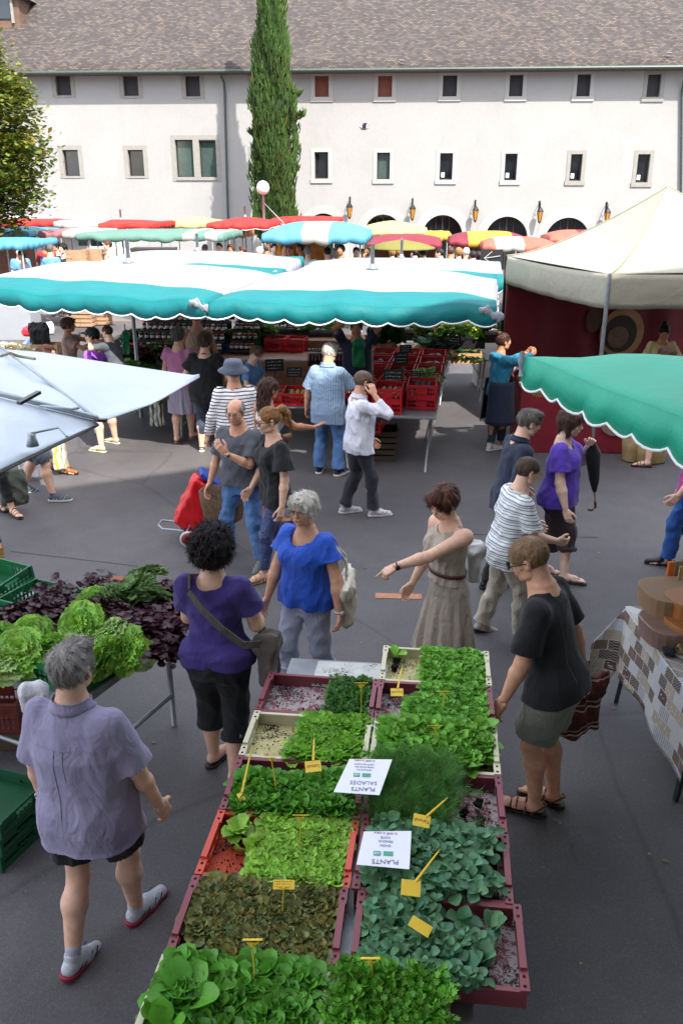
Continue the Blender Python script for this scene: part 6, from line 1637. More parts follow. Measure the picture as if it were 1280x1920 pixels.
m = MB(); m.tube([p - go + zu for p in mm], .016, 8); m.tube([p - go + zu * .8 for p in (top_[2], interp(top_, .45).lerp(interp(mid_, .45), .45), mid_[4])], .010, 6); m.tube([interp(top_, .30).lerp(interp(mid_, .30), t) - go + zu * .6 for t in (0, .3, .6, 1)], .008, 6)
q0 = mid_[3] - go + zu; m.tube([q0 + Vector((-.03, -.02, 0)), q0 + Vector((.0, -.06, .01)), q0 + Vector((.16, -.09, 0)), q0 + Vector((.19, -.06, 0))], .008, 6)
m.build('rib', M('pale_alloy', '9aa4a8', .35, .1, metal=.4), gt, True)
m = MB(); m.tube([p - go - zu * .3 for p in fr_], .009, 6); m.build('edge_trim', M('black_plastic'), gt)
m = MB(); q = G(58, 762, 2.54) - go; m.bar(q + Vector((-.035, -.06, .03)), q + Vector((.03, .06, .06)), .03, .015); m.build('clip', M('black_plastic'), gt); m = MB(); q = G(172, 800, 2.30) - go; m.bar(q + Vector((-.08, .04, .03)), q + Vector((.08, .03, .03)), .03, .015); m.build('clip', M('black_plastic'), gt)
m = MB(); q = G(62, 836, 2.45) - go; m.lathe([(.03, 0), (.022, .03), (.02, .06)], 10, q); m.tube([q + Vector((0, 0, .06)), q + Vector((.12, .03, .08)), q + Vector((.17, -.02, .05))], .006, 6); m.build('handle', M('pale_alloy'), gt, True)
for q in (Vector((-2.95, 4.2, 0)), Vector((-3.3, 6.6, 0))):
 m = MB(); m.tube([q - go, q - go + Vector((0, 0, 2.4))], .022, 8); m.build('pole', steel, gt)
m = MB(); m.tube([G(2, 668, 2.5) - go, G(20, 662, 2.53) - go, G(36, 668, 2.5) - go, G(66, 673, 2.5) - go], .010, 6); m.build('cord', M('khaki_cord', '8a866c', .8), gt, True)
# ------------------------------------------------------------------ tables, crates and produce of the big stall
def ftable(name, label, c, w, d, h, yaw, mat=None, group=None, cloth_mat=None, cat='table', apron=0):
 t = empty(name, c, yaw, label, cat, group)
 m = MB(); m.box((0, 0, h - .02), (w, d, .035)); bevel(m.build('table_top', mat or steel, t), .006)
 for x in (-1, 1):
  for y in (-1, 1):
   m = MB(); m.tube([(x * (w / 2 - .06), y * (d / 2 - .05), h - .04), (x * (w / 2 - .12), y * (d / 2 - .06), 0)], .017, 8); m.build('leg', steel, t, True)
  m = MB(); m.tube([(x * (w / 2 - .105), -d / 2 + .06, .22), (x * (w / 2 - .105), d / 2 - .06, .22)], .012, 6); m.tube([(x * (w / 2 - .35), 0, h - .05), (x * (w / 2 - .10), 0, .35)], .010, 6); m.build('brace', steel, t)
 if apron:
  m = MB()
  for (a, b) in (((-w / 2, -d / 2 - .012), (w / 2, -d / 2 - .012)), ((w / 2 + .012, -d / 2), (w / 2 + .012, d / 2)), ((-w / 2 - .012, d / 2), (-w / 2 - .012, -d / 2))):
   m.grid(lambda u, v, a=a, b=b: (a[0] + (b[0] - a[0]) * u, a[1] + (b[1] - a[1]) * u + .012 * math.sin(u * 34) * v, h - .0 - apron * v), 30, 4)
  m.grid(lambda u, v: ((u - .5) * (w + .02), (v - .5) * (d + .02), h + .003), 2, 2)
  solidify(m.build('cloth', cloth_mat, t, True), .004)
 return t
def crate(w, d, h, mat, label='', group=None, name='plastic_crate', handle=True):
 """open plastic crate: floor, four lattice sides with a solid rim, hand holes"""
 t = empty(name, (0, 0, 0), 0, label, 'crate', group)
 m = MB(); m.box((0, 0, .008), (w * .94, d * .94, .012)); m.build('base', mat, t)
 m = MB(); T = .012
 for sx, sy, L in ((0, -1, w), (0, 1, w), (-1, 0, d), (1, 0, d)):
  def P(a, z, th=T, ln=.02, hh=.02, sx=sx, sy=sy, L=L):
   if sy: m.box((a, sy * (d / 2 - th / 2), z), (ln, th, hh))
   else: m.box((sx * (w / 2 - th / 2), a, z), (th, ln, hh))
  L2 = L if sy else L - 2 * T - .002
  if handle and sx:
   P(-L2 * .34, h - .03, T, L2 * .32, .06); P(L2 * .34, h - .03, T, L2 * .32, .06); P(0, h - .008, T, L2 * .36, .016)
  else: P(0, h - .02, T, L2, .04)
  P(0, .02, T, L2, .035)
  n = max(4, int(L / .035))
  for k in range(n): P(-L2 / 2 + (k + .5) * L2 / n, h / 2, T * .8, .010, h - .07)
  P(0, h * .5, T * .7, L2, .012)
  if sy: P(0, h * .48, T * 1.15, L2 * .36, h * .42)
 for x in (-1, 1):
  for y in (-1, 1): m.box((x * (w / 2 - .004), y * (d / 2 - .004), h / 2), (.022, .022, h * 1.01))
 m.build('sides', mat, t)
 return t
redP = M('red_plastic', 'b30d1c', .38, .1, 6, .05); greenP = M('green_plastic', '0f6a3c', .45, .12, 6, .1); blueP = M('blue_plastic', '12508f', .45, .12, 6); blkP = M('black_crate_plastic', '131416', .5, .2)
def rootv(name, kind):
 k = dict(potato=(A(.036, .028, .026), 'b28a5e'), onion=(A(.034, .034, .034), 'b97840'), beet=(A(.04, .04, .036), '4a3238'), apple=(A(.036, .036, .034), 'c9a24a'), turnip=(A(.06, .06, .055), 'd6c6a4'), caul=(A(.1, .1, .075), 'd8ccaa'), tomato=(A(.032, .032, .028), 'b82a18'), radish=(A(.018, .018, .018), 'c0385e'), aub=(A(.045, .11, .04), '22222e'), pear=(A(.03, .045, .03), 'd0b066'))[kind]
 r = k[0]
 P = [(ell(A(0, 0, 0), r), 0)]
 if kind in ('onion', 'turnip', 'apple'): P.append((cone(A(0, 0, r[2] * .7), A(0, 0, r[2] * 1.4), .008, .003), .02))
 if kind == 'caul':
  rr = np.random.default_rng(2); P = []
  for _ in range(60):
   d = rr.normal(size=3); d[2] = abs(d[2]); d /= np.linalg.norm(d); P.append((ell(d * r * .8, A(.026, .026, .022)), .004))
  P.append((ell(A(0, 0, -.01), r * .8), .01))
 V, F = mold(P, r.min() / (3.2 if kind != 'caul' else 8), disp=folds(3, .002 if kind != 'caul' else .001, .05, (1, 1, 1)))
 return V, F, M(kind + '_skin', k[1], .5, .22, 22, .2, 40)
VEG = {}
def pile(kind, c, w, d, z, n, label, group, name, cat, yaw=0, layers=2, seed=0):
 """n separate roots lying in a box area; each is its own object, mesh shared"""
 if kind not in VEG: V, F, mt = rootv(name, kind); o = mesh_obj(name, V, F, mt, None, True); VEG[kind] = o; first = True
 else: o = VEG[kind]; first = False
 r = random.Random(seed); rad = max(v[0] for v in o.data.vertices[0:1] and [o.dimensions]) / 2 if False else {'potato': .034, 'onion': .034, 'beet': .04, 'apple': .036, 'turnip': .06, 'caul': .1, 'tomato': .032, 'radish': .018, 'aub': .06, 'pear': .036}[kind]
 nx = max(1, int(w / (rad * 2.0))); ny = max(1, int(d / (rad * 2.0))); pts = []
 for L in range(layers):
  for i in range(nx - L):
   for j in range(ny - L): pts.append(((i + .5 + L * .5) * w / nx - w / 2 + r.uniform(-1, 1) * rad * .15, (j + .5 + L * .5) * d / ny - d / 2 + r.uniform(-1, 1) * rad * .15, z + rad * (1 + 1.35 * L)))
 if len(pts) > n: pts = pts[-n:] if layers > 1 else r.sample(pts, n)
 for k, (x, y, zz) in enumerate(pts):
  q = o if (first and k == 0) else o.copy()
  if q is not o: COL.objects.link(q)
  q.location = (c[0] + x * math.cos(yaw) - y * math.sin(yaw), c[1] + x * math.sin(yaw) + y * math.cos(yaw), zz)
  q.rotation_euler = (r.uniform(-.5, .5), r.uniform(-.5, .5), r.uniform(0, 6.28)); s = r.uniform(.85, 1.12); q.scale = (s, s, s)
  q['label'] = label; q['category'] = cat; q['group'] = group
def leafheap(name, label, c, w, d, z, hgt, n, kind, mat, size, yaw=0, seed=0, cat='vegetables', tl=(.2, 1.3), parent=None, dome=1.0, attrf=None, kindtag='stuff'):
 r = np.random.default_rng(seed); x = r.uniform(-.5, .5, n); y = r.uniform(-.5, .5, n)
 zz = z + hgt * (1 - dome * (np.abs(2 * x) ** 2.5 + np.abs(2 * y) ** 2.5) / 2) * r.uniform(.35, 1.0, n)
 X, Y = x * w, y * d; P = np.stack([c[0] + X * math.cos(yaw) - Y * math.sin(yaw), c[1] + X * math.sin(yaw) + Y * math.cos(yaw), zz], 1)
 T = leaf_tmpl(kind); V, F = inst(T, P, r.uniform(0, 6.28, n), r.uniform(tl[0], tl[1], n), r.uniform(size[0], size[1], n), r.normal(0, .4, n))
 tn = tint(n, len(T[0]), r)
 o = mesh_obj(name, V, F, mat, parent, kind != 'tree', tn)
 return tag(o, label, cat, None, kindtag)
LG = dict(herb=leafmat('herb_green', '2f5a22'), dark=leafmat('dark_leaf', '33501f'), mid=leafmat('mid_leaf', '4f7a2a'), oak=leafmat('red_oak_leaf', '4a2f28', .2), pale=leafmat('pale_leaf', '9db569'), leek=leafmat('leek_leaf', '6d8a72'), carrot=M('carrot_skin', 'c8581a', .6, .15, 30, attr='tint'), red=leafmat('red_petals', 'b3202a'), ora=leafmat('orange_petals', 'd87f1c'), yel=leafmat('yellow_petals', 'd8b82a'), wht=leafmat('white_petals', 'd8d4cc'), pnk=leafmat('pink_petals', 'b0527e'))
# steel table with red crates
ty = R(-9); ca, sa = math.cos(ty), math.sin(ty)
tc_ = Vector((.92, 13.1, 0)); TW, TD = 1.30, 4.1
ftable('trestle_table', 'long galvanised table carrying the red crates by the man on the phone', tc_, TW, TD, .78, ty)
def tl_(x, y, z=.0): return (tc_.x + x * ca - y * sa, tc_.y + x * sa + y * ca, z)
rc = crate(.39, .56, .17, redP, 'x', 'x')
rows = [('onion', 'potato', 'beet'), ('potato', 'onion', 'turnip'), ('carrot', 'carrot', 'fennel'), ('radish', 'green', 'green2'), ('green', 'green2', 'aub'), ('green2', 'aub', 'aub')]
cn_ = {'onion': 'brown onions', 'potato': 'small potatoes', 'beet': 'dark beetroot', 'turnip': 'pale turnips', 'carrot': 'carrots', 'fennel': 'pale green fennel', 'radish': 'pink radishes', 'green': 'green beans', 'green2': 'courgettes', 'aub': 'dark squash'}
first = True
for j, row in enumerate(rows):
 for i, kd in enumerate(row):
  lv = 2 if j == 0 else 1
  for L in range(lv):
   o = rc if first else dup(rc); first = False
   x, y = (-.44 + i * .43), -1.76 + j * .66 + (.05 if i == 1 else 0)
   if j == 0 and i == 2: y += .35
   o.location = tl_(x, y, .785 + L * .165 + j * .012); o.rotation_euler = (0, 0, ty + R((i * 7 + j * 5) % 5 - 2))
   o['label'] = 'red plastic crate%s of %s, row %s from the table end, %s column' % (' (lower one)' if lv == 2 and L == 0 else '', cn_[kd], ['first', 'second', 'third', 'fourth', 'fifth', 'last'][j], ['left', 'middle', 'right'][i]); o['group'] = 'red crates of vegetables on the long table'
  z = .80 + (lv - 1) * .165 + j * .012; c = tl_(x, y); g = '%s in the red crates' % cn_[kd]; lb_ = '%s lying in a red crate on the long table' % {'onion': 'brown onion', 'potato': 'small potato', 'beet': 'dark beetroot', 'turnip': 'pale turnip', 'radish': 'pink radish', 'aub': 'dark squash'}.get(kd, kd)
  rz_c = ty + R((i * 7 + j * 5) % 5 - 2)
  if kd in ('onion', 'potato'): pile(kd, c, .32, .48, z, 34, lb_, g, kd, kd, rz_c, 2, i + j * 7)
  elif kd == 'beet': pile('beet', c, .32, .48, z, 22, lb_, g, 'beetroot', 'beetroot', rz_c, 2, 3)
  elif kd == 'turnip': pile('turnip', c, .30, .46, z, 6, lb_, g, 'turnip', 'turnip', rz_c, 1, 3)
  elif kd == 'aub': pile('aub', c, .30, .46, z, 7, lb_, g, 'squash', 'squash', rz_c, 1, 3 + i)
  elif kd == 'radish': pile('radish', c, .32, .46, z, 40, lb_, g, 'radish', 'radish', rz_c, 2, 3)
  elif kd == 'carrot':
   r = np.random.default_rng(i + 5); n = 70
   V0 = MB(); V0.lathe([(.002, 0), (.010, .03), (.016, .13), (.012, .15)], 6); T = (np.array([(v[0], v[2], v[1]) for v in V0.v]), np.array([f for f in V0.f if len(f) == 4]))
   P = np.stack([r.uniform(-.13, .13, n), r.uniform(-.22, .12, n), z + r.uniform(.02, .15, n)], 1); Q = P.copy(); Q[:, 0] = c[0] + P[:, 0] * ca - P[:, 1] * sa; Q[:, 1] = c[1] + P[:, 0] * sa + P[:, 1] * ca
   V, F = inst(T, Q, r.normal(.3, .5, n), r.normal(0, .12, n), r.uniform(.9, 1.3, n)); tag(mesh_obj('carrots', V, F, LG['carrot'], None, True, tint(n, len(T[0]), r, .8, 1.2, .05)), 'heap of orange carrots in the %s red crate of the third row' % ['left', 'middle'][i], 'carrots', None, 'stuff')
  elif kd == 'fennel':
   pile('turnip', tl_(x + .05, y - .08), .24, .25, z, 3, 'pale turnip lying in a red crate on the long table', 'pale turnips in the red crates', 'turnip', 'turnip', rz_c, 1, 9)
   leafheap('fennel_bulbs', 'pale green fennel heads spilling from a red crate', tl_(x - .05, y + .1), .34, .30, z, .16, 90, 'round', LG['pale'], (.10, .2), rz_c, 4)
  else: leafheap('green_vegetables', '%s heaped in the %s crate of the %s row' % (cn_[kd], ['left', 'middle', 'right'][i], ['', '', 'third', 'fourth', 'fifth', 'last'][j]), c, .32, .48, z - .02, .12, 160, 'spoon', LG['dark' if kd == 'green' else 'herb'], (.07, .13), rz_c, 4 + i + j, tl=(-.2, .5))
# crates and boards stacked under that table
o = dup(rc); o.location = tl_(-.30, -1.5, .45); o['label'] = 'red plastic crate stored on the dark boards under the long table'; o['group'] = 'red crates of vegetables on the long table'
br_c = wcrate(.62, .42, .085, M('dark_crate_wood', '4a3d30', .9, .3, 6, .4, 30, sc3=(.4, 3, 3)), label='x', slats=1)
for j in range(5):
 o = br_c if j == 0 else dup(br_c); o.location = tl_(-.25 + .01 * j, -1.42, .004 + j * .088); o['label'] = 'flat dark wooden tray, %s of the stack under the long table' % ['lowest', 'second', 'third', 'fourth', 'topmost'][j]; o['group'] = 'flat wooden trays under the long table'
# onion table, brown counter
ftable('trestle_table', 'galvanised table with onion crates behind the long haired woman', (-.62, 11.98, 0), 1.35, .72, .78, R(-4))
for k, x in enumerate((-1.0, -.62, -.24)):
 o = dup(rc); o.location = (x, 11.9 - .02 * k, .785); o.rotation_euler = (0, 0, R(-4)); o['label'] = 'red plastic crate of pale onions and pears, %s on the small table' % ['left', 'middle', 'right'][k]; o['group'] = 'red crates on the small table'
 pile('pear' if k == 2 else 'apple', (x, 11.9, 0), .32, .46, .80, 30, 'pale yellow onion in a red crate on the small table', 'pale onions on the small table', 'onion', 'onion', 0, 2, k)
fl = M('brown_floral_oilcloth', '8d5d42', .5, .35, 9)
ftable('market_counter', 'long counter covered with brown patterned oilcloth', (-1.15, 14.6, 0), 3.3, 1.1, .92, R(-6), cloth_mat=fl, apron=.42, cat='counter')
ftable('market_counter', 'upper step of the counter holding the flowers', (-.5, 15.7, 0), 3.0, .8, 1.08, R(-6), cloth_mat=fl, apron=.3, cat='counter')
bc = crate(.36, .50, .13, blueP, 'x', 'x')
for k, (px, py) in enumerate(((428, 655), (468, 656), (500, 640))):
 o = bc if k == 0 else dup(bc); q = G(px, py, .95); o.location = (q.x, q.y + .1, .93); o.rotation_euler = (0, 0, R(-6)); o['label'] = 'blue plastic crate of parsley, %s on the brown counter' % ['left', 'middle', 'right'][k]; o['group'] = 'blue crates of herbs'
 leafheap('parsley', 'dark green parsley in the %s blue crate' % ['left', 'middle', 'right'][k], (q.x, q.y + .1), .36, .46, 1.0, .26, 420, 'lobed', LG['herb'], (.06, .12), 0, k)
for k, (px, py) in enumerate(((520, 655), (553, 656))):
 o = dup(rc); q = G(px, py, .95); o.location = (q.x, q.y + .1, .93); o.scale = (.95, .75, 1.3); o['label'] = 'empty red crate with wrapping film, %s of two on the brown counter' % ['left', 'right'][k]; o['group'] = 'red crates on the brown counter'
# bottles with silver tops
bt = empty('glass_bottle', (0, 0, 0), 0, 'x', 'bottle'); m = MB(); m.lathe([(.034, 0), (.036, .01), (.036, .12), (.014, .17), (.013, .20)], 10); m.build('body', M('dark_juice', '3a1216', .15, .2), bt, True); m = MB(); m.lathe([(.017, .195), (.017, .225), (.002, .228)], 10); m.build('cap', M('silver_foil', 'b5b5b0', .3, .1, metal=.6), bt, True)
k = 0
for j in range(2):
 for i in range(12):
  o = bt if k == 0 else dup(bt); k += 1; q = G(580 + i * 6.3, 664 - j * 7, 1.12); o.location = (q.x, q.y, .925); o['label'] = 'dark juice bottle with a silver cap on the brown counter'; o['group'] = 'juice bottles with silver caps'
# flowers
def flowers(lab, px, py, h, w, d, mat, n=220, g=420, seed=0):
 q = G(px, py, h); t = empty('flower_pots', (q.x, q.y, 0), 0, lab, 'flowers', 'flowers along the back of the stall')
 m = MB(); m.box((0, 0, h - .28), (w, d, .14)); m.build('trough', blkP, t)
 for nm, kd, mt, nn, sz, hh in (('leaves', 'spoon', LG['mid'], g, (.07, .14), .26), ('blossoms', 'round', mat, n, (.03, .06), .34)):
  leafheap(nm, None, (0, 0), w, d, h - .24, hh, nn, kd, mt, sz, 0, seed, None, parent=t, dome=.6, kindtag=None)
 for c_ in kids(t):
  for kk in ('category', 'label'):
   if kk in c_: del c_[kk]
flowers('red geraniums in a trough under the middle of the canopy', 530, 594, 1.38, 1.0, .5, LG['red'], 260, 420, 1); flowers('pink and white flowers left of the blackboard', 480, 608, 1.34, .7, .5, LG['pnk'], 160, 420, 2); flowers('white flowers in front of the red geraniums', 600, 600, 1.36, .8, .5, LG['wht'], 260, 420, 3)
flowers('orange marigolds by the wooden crates', 765, 599, 1.36, .6, .5, LG['red'], 180, 420, 6); flowers('orange and yellow marigolds near the pale bin', 802, 606, 1.34, .5, .5, LG['ora'], 300, 420, 4); flowers('yellow flowers in leaves beside the pale bin', 858, 612, 1.32, .9, .6, LG['yel'], 160, 520, 5); flowers('leafy green plants behind the cream tent corner', 930, 602, 1.40, .6, .5, LG['wht'], 60, 520, 7)
# wooden crates with cauliflowers, leeks, marrows
wt_ = ftable('trestle_table', 'galvanised table of wooden vegetable crates beside the pale bin', (1.72, 15.75, 0), 1.9, 1.0, .78, R(-6))
wc0 = wcrate(.52, .36, .20, wood(), label='x', slats=2)
for k, (px, py, lab) in enumerate(((765, 668, 'wooden crate of cauliflowers, leftmost beside the red crates'), (820, 668, 'wooden crate of leeks in the middle of the wooden crates'), (872, 678, 'wooden crate of green beans below the leeks'), (862, 658, 'wooden crate of cut marrows nearest the pale bin'), (805, 618, 'pale upright wooden crate in front of the marigolds'), (760, 620, 'pale wooden crate behind the cauliflowers'))):
 o = wc0 if k == 0 else dup(wc0); q = G(px, py, .8); o.location = (q.x, q.y, .785 + (.30 if k > 3 else .0)); o.rotation_euler = (R(-50) if k > 3 else 0, 0, R(-6 + 2 * k)); o['label'] = lab; o['group'] = 'wooden crates of the vegetable stall'
 if k == 0: pile('caul', (q.x, q.y, 0), .5, .34, .86, 6, 'cream coloured cauliflower in a wooden crate', 'cauliflowers in the wooden crate', 'cauliflower', 'cauliflower', 0, 1, 1)
 if k == 1: leafheap('leeks', 'grey green leeks standing in a wooden crate', (q.x, q.y), .46, .30, .9, .10, 120, 'spoon', LG['leek'], (.2, .32), 0, 5, tl=(.4, 1.2))
 if k == 2: leafheap('green_beans', 'dark green beans in the lower wooden crate', (q.x, q.y), .46, .30, .86, .12, 240, 'spoon', LG['dark'], (.08, .14), 0, 6, tl=(-.2, .6))
 if k == 3: pile('turnip', (q.x, q.y, 0), .4, .3, .90, 5, 'cut pale marrow in a wooden crate', 'cut marrows by the pale bin', 'marrow', 'marrow', 0, 1, 4)
leafheap('carrot_tops', 'big bunch of dark green leaves beside the stall keeper in navy', (D(722, 640, 13.9).x, 13.9), .5, .4, 1.15, .45, 600, 'lobed', LG['herb'], (.10, .18), 0, 9, dome=.8)
# price boards
ptx = M('chalk', 'b8b8b4', .9, .1)
pb0 = empty('price_board', (0, 0, 0), 0, 'x', 'price sign'); m = MB(); m.box((0, 0, .07), (.26, .012, .17)); m.box((.0, .01, -.05), (.015, .006, .12)); m.build('board', M('black_board', '17181b', .6, .1), pb0)
m = MB(); r = random.Random(4)
for row in range(3):
 x = -.10
 while x < .09: w = r.uniform(.012, .035); m.box((x + w / 2, -.0075, .115 - row * .045 + r.uniform(-.004, .004)), (w, .002, r.uniform(.006, .014))); x += w + .012
m.build('chalk_writing', ptx, pb0)
for k, (px, py, h, s, lab) in enumerate(((737, 716, 1.05, 1.1, 'tilted blackboard price sign between the potato crates'), (547, 618, 1.2, .8, 'blackboard price sign beside the red geraniums'), (515, 694, .95, 1.1, 'blackboard price sign above the pale onions'), (552, 706, .95, .9, 'dark price sign leaning behind the pale onions'), (760, 660, 1.1, .75, 'dark price sign in front of the cauliflowers'), (851, 646, 1.05, .9, 'dark price sign in front of the leeks'), (779, 708, 1.02, .6, 'small black sign on the turnip crate'), (462, 600, 1.3, .5, 'small dark sign among the flowers'), (752, 682, 1.1, .8, 'dark card sign standing between the middle red crates'))):
 o = pb0 if k == 0 else dup(pb0); q = G(px, py, h); o.location = q; o.scale = (s, s, s * (1.4 if k in (8,) else 1)); o.rotation_euler = (R(-12), 0, R((k * 11) % 24 - 10)); o['label'] = lab; o['group'] = 'blackboard price signs'
# jar shelves
def jarshelf(x0, x1, y0, yaw, rows, lab, cols):
 t = empty('stepped_shelf', ((x0 + x1) / 2, y0, 0), yaw, lab, 'shelf'); w = x1 - x0
 m = MB()
 for j in range(rows): m.box((0, j * .2, .98 + j * .14), (w, .2, .03)); m.box((0, j * .2 + .095, .91 + j * .14), (w, .012, .135))
 m.build('steps', blkP, t); m = MB(); m.box((0, rows * .1, .47), (w, rows * .2, .94)); m.build('base', M('dark_goods'), t)
 return t
js = [('stepped_shelf', -3.62, -2.05, 14.9, R(-8), 5, 'black stepped shelf of jam jars behind the salads', 15), ('stepped_shelf', -1.95, -1.5, 14.9, R(-8), 4, 'short black stepped shelf of jars behind the tan stall keeper', 5)]
jar0 = empty('jam_jar', (0, 0, 0), 0, 'x', 'jar'); m = MB(); m.lathe([(.030, 0), (.034, .01), (.034, .07), (.028, .085)], 10); m.build('glass', M('jam', '5a2418', .15, .6, 6), jar0, True)
m = MB(); m.lathe([(.0345, .02), (.0345, .06)], 10); m.build('paper_label', M('paper_white', 'c9c4bc', .7), jar0, True)
lid_c = [M('lid_red', '9c1f24', .35), M('lid_white', 'c9c9c4', .35), M('lid_dark', '2a1a1c', .35), M('lid_teal', '2a7a74', .35), M('lid_brown', '6a3a22', .35)]
m = MB(); m.lathe([(.031, .084), (.033, .086), (.033, .10), (.002, .102)], 10); lid_me = m.build('lid', lid_c[0], jar0, True)
lids = []
for q in lid_c: me_ = lid_me.data.copy(); me_.materials.clear(); me_.materials.append(q); lids.append(me_)
k = 0; r = random.Random(9)
for (_, x0, x1, y0, yw, rows_, lab, cols) in js:
 t = jarshelf(x0, x1, y0, yw, rows_, lab, cols)
 for j in range(rows_):
  for i in range(cols):
   o = jar0 if k == 0 else dup(jar0); k += 1
   x = -(x1 - x0) / 2 + (i + .5) * (x1 - x0) / cols; y = j * .2 - .0
   o.location = (t.location.x + x * math.cos(yw) - y * math.sin(yw), t.location.y + x * math.sin(yw) + y * math.cos(yw), .997 + j * .14)
   li = r.choice([0, 0, 1, 2, 2, 3, 4])
   for c_ in bpy.data.objects[o.name].children:
    if c_.name.startswith('lid'): c_.data = lids[li]
   o['label'] = 'jam jar with a %s lid on the black stepped shelves' % ['red', 'white', 'dark', 'teal', 'brown'][li]; o['group'] = 'jam jars with %s lids' % ['red', 'white', 'dark', 'teal', 'brown'][li]; o.scale = (1.15, 1.15, 1.1)
# salad table left
ftable('trestle_table', 'galvanised table with dark salads left of the jam jars', (-3.0, 13.55, 0), 1.7, 1.5, .74, R(-14))
gc = crate(.56, .38, .16, greenP, 'x', 'x')
sal = [((262, 645), 'dark', 'dark green salad leaves, far left crate', redP), ((318, 648), 'herb', 'dark green salad leaves, far right crate', redP), ((255, 680), 'oak', 'red oak leaf salad, middle left crate', greenP), ((300, 668), 'mid', 'bright green salad, middle crate', greenP), ((340, 678), 'oak', 'red oak leaf salad right of the green bag', greenP), ((248, 712), 'mid', 'green salad at the near left corner', greenP)]
for k, ((px, py), lk, lab, pm_) in enumerate(sal):
 q = G(px, py, .85); o = (gc if k == 2 else dup(gc)) if pm_ is greenP else dup(rc)
 o.location = (q.x, q.y, .745); o.rotation_euler = (0, 0, R(-14)); o['label'] = ('green' if pm_ is greenP else 'red') + ' crate under ' + lab; o['group'] = 'salad crates left of the jam jars'
 leafheap('salad_leaves', lab, (q.x, q.y), .52, .36, .82, .22, 330, 'frill', LG[lk], (.09, .18), R(-14), 20 + k)
# hanging green carrier bags
def bag(name, label, cat, loc, w, h, d, mat, yaw=0, seed=0, group=None, strap=None, top=.5, v=.012):
 P = [(rbox(A(0, 0, 0), A(w / 2, d / 2, h / 2 * .9), min(w, d, h) * .35), 0), (rbox(A(0, 0, h * .42), A(w * .5 * top, d * .22, h * .14), .01), .08)]
 V, F = mold(P, v, disp=folds(seed, .012 * min(1, h / .4), .10, (1, 1, .3))); o = mesh_obj(name, V, F, mat, None, True); o.location = loc; o.rotation_euler = (0, 0, yaw)
 tag(o, label, cat, group)
 if strap:
  m = MB(); m.tube(strap[0], strap[1], 6); m.build('handle', strap[2], o, True)
 return o
gb = M('green_plastic_film', '087a4c', .35, .12, 8, .6, 14, trans=.25, bdist=.03)
q = D(237, 645, 12.9); bag('carrier_bag', 'green plastic carrier bag hanging on the left canopy pole', 'bag', q, .13, .36, .07, gb, .3, 1, None, ([(0, 0, .14), (0, 0, .30)], .008, gb)); q = D(672, 664, 12.2); bag('carrier_bag', 'green plastic carrier bag hanging in front of the stall keeper in navy', 'bag', q, .20, .42, .09, gb, .2, 2, None, ([(0, 0, .2), (0, 0, .62)], .005, gb))
q = PI['seer']['wr'][0]; bag('carrier_bag', 'pale green carrier bag held by the man in the pale blue shirt', 'bag', (q.x + .02, q.y - .05, q.z - .36), .16, .44, .10, M('pale_green_film', '3fa07a', .4, .12, 8, .6, 14, trans=.3, bdist=.03), .3, 3, None, ([(0, 0, .2), (-.02, .04, .36)], .010, gb))
# goods at the far left
p = G(40, 668, .75); ftable('trestle_table', 'low table of pale goods at the far left', (p.x - .3, p.y + .3, 0), 1.9, .9, .72, R(-8))
leafheap('pale_vegetables', 'cream and pale green vegetables heaped at the far left', (p.x - .35, p.y + .2), 1.1, .7, .72, .20, 420, 'round', leafmat('ivory_leaf', 'c9c0a0'), (.08, .16), 0, 41, tl=(-.2, .8))
o = dup(wc0); q = G(92, 660, .75); o.location = (q.x, q.y, .725); o['label'] = 'wooden crate of pale vegetables at the far left'; o['group'] = 'wooden crates of the vegetable stall'
q = G(62, 622, .95); bag('carrier_bag', 'red plastic bag lying on the goods at the far left', 'bag', (q.x, q.y, .95), .42, .20, .25, M('red_film', 'b82030', .35, .1, 8, .6, 14, bdist=.03), 0, 4); q = G(62, 644, .85); bag('carrier_bag', 'light blue plastic bag under the red one', 'bag', (q.x + .04, q.y - .12, .84), .36, .16, .25, M('blue_film', '6f96c4', .35, .1, 8, .6, 14, bdist=.03), 0, 5); q = G(84, 618, .95); bag('carrier_bag', 'white plastic bag right of the red one', 'bag', (q.x + .1, q.y, .95), .2, .26, .2, M('white_film', 'd0d0d4', .35, .05, 8, .6, 14, bdist=.03), 0, 6)
q = G(86, 640, .9); bag('backpack', 'black backpack standing beside the woman in dusty rose', 'backpack', (q.x, q.y - .3, 1.02), .36, .5, .25, K['blk2'], .1, 7, top=.9); p_ = q
box_thing('folding_stand', 'low dark stand under the black backpack', 'stand', (q.x, q.y - .3, 0), (.34, .3, .78), M('dark_goods'))
# shoppers' bags
q = G(298, 808, 0); bag('shopping_bag', 'leaf patterned white shopping bag hanging beside the pink skirted woman', 'bag', (q.x - .02, q.y, .26), .24, .42, .10, stripes('leafy_pattern', [(0, 'cfd4cc'), (.35, '2f6a52'), (.5, 'cfd4cc'), (.75, 'b99a52'), (.85, '27484a')], 0, 8, .5, .06), .1, 8, None, ([(-.05, 0, .2), (0, 0, .42), (.05, 0, .2)], .008, K['navy']))
w_ = PI['pinkw']['wr'][1]; basket((w_.x + .06, w_.y - .16, w_.z - .20), .38, .26, .17, 'brown wicker basket on the arm of the pink topped woman', False, .2, M('brown_wicker', '6a3c20', .7, .4, 40, .9, 60))
m = MB(); q = bpy.data.objects['wicker_basket.002'] if 'wicker_basket.002' in bpy.data.objects else None
if q:
 m.tube([(-.17, 0, .17), (-.12, 0, .27), (0, 0, .31), (.12, 0, .27), (.17, 0, .17)], .010, 6); m.build('handle', wick, q, True)
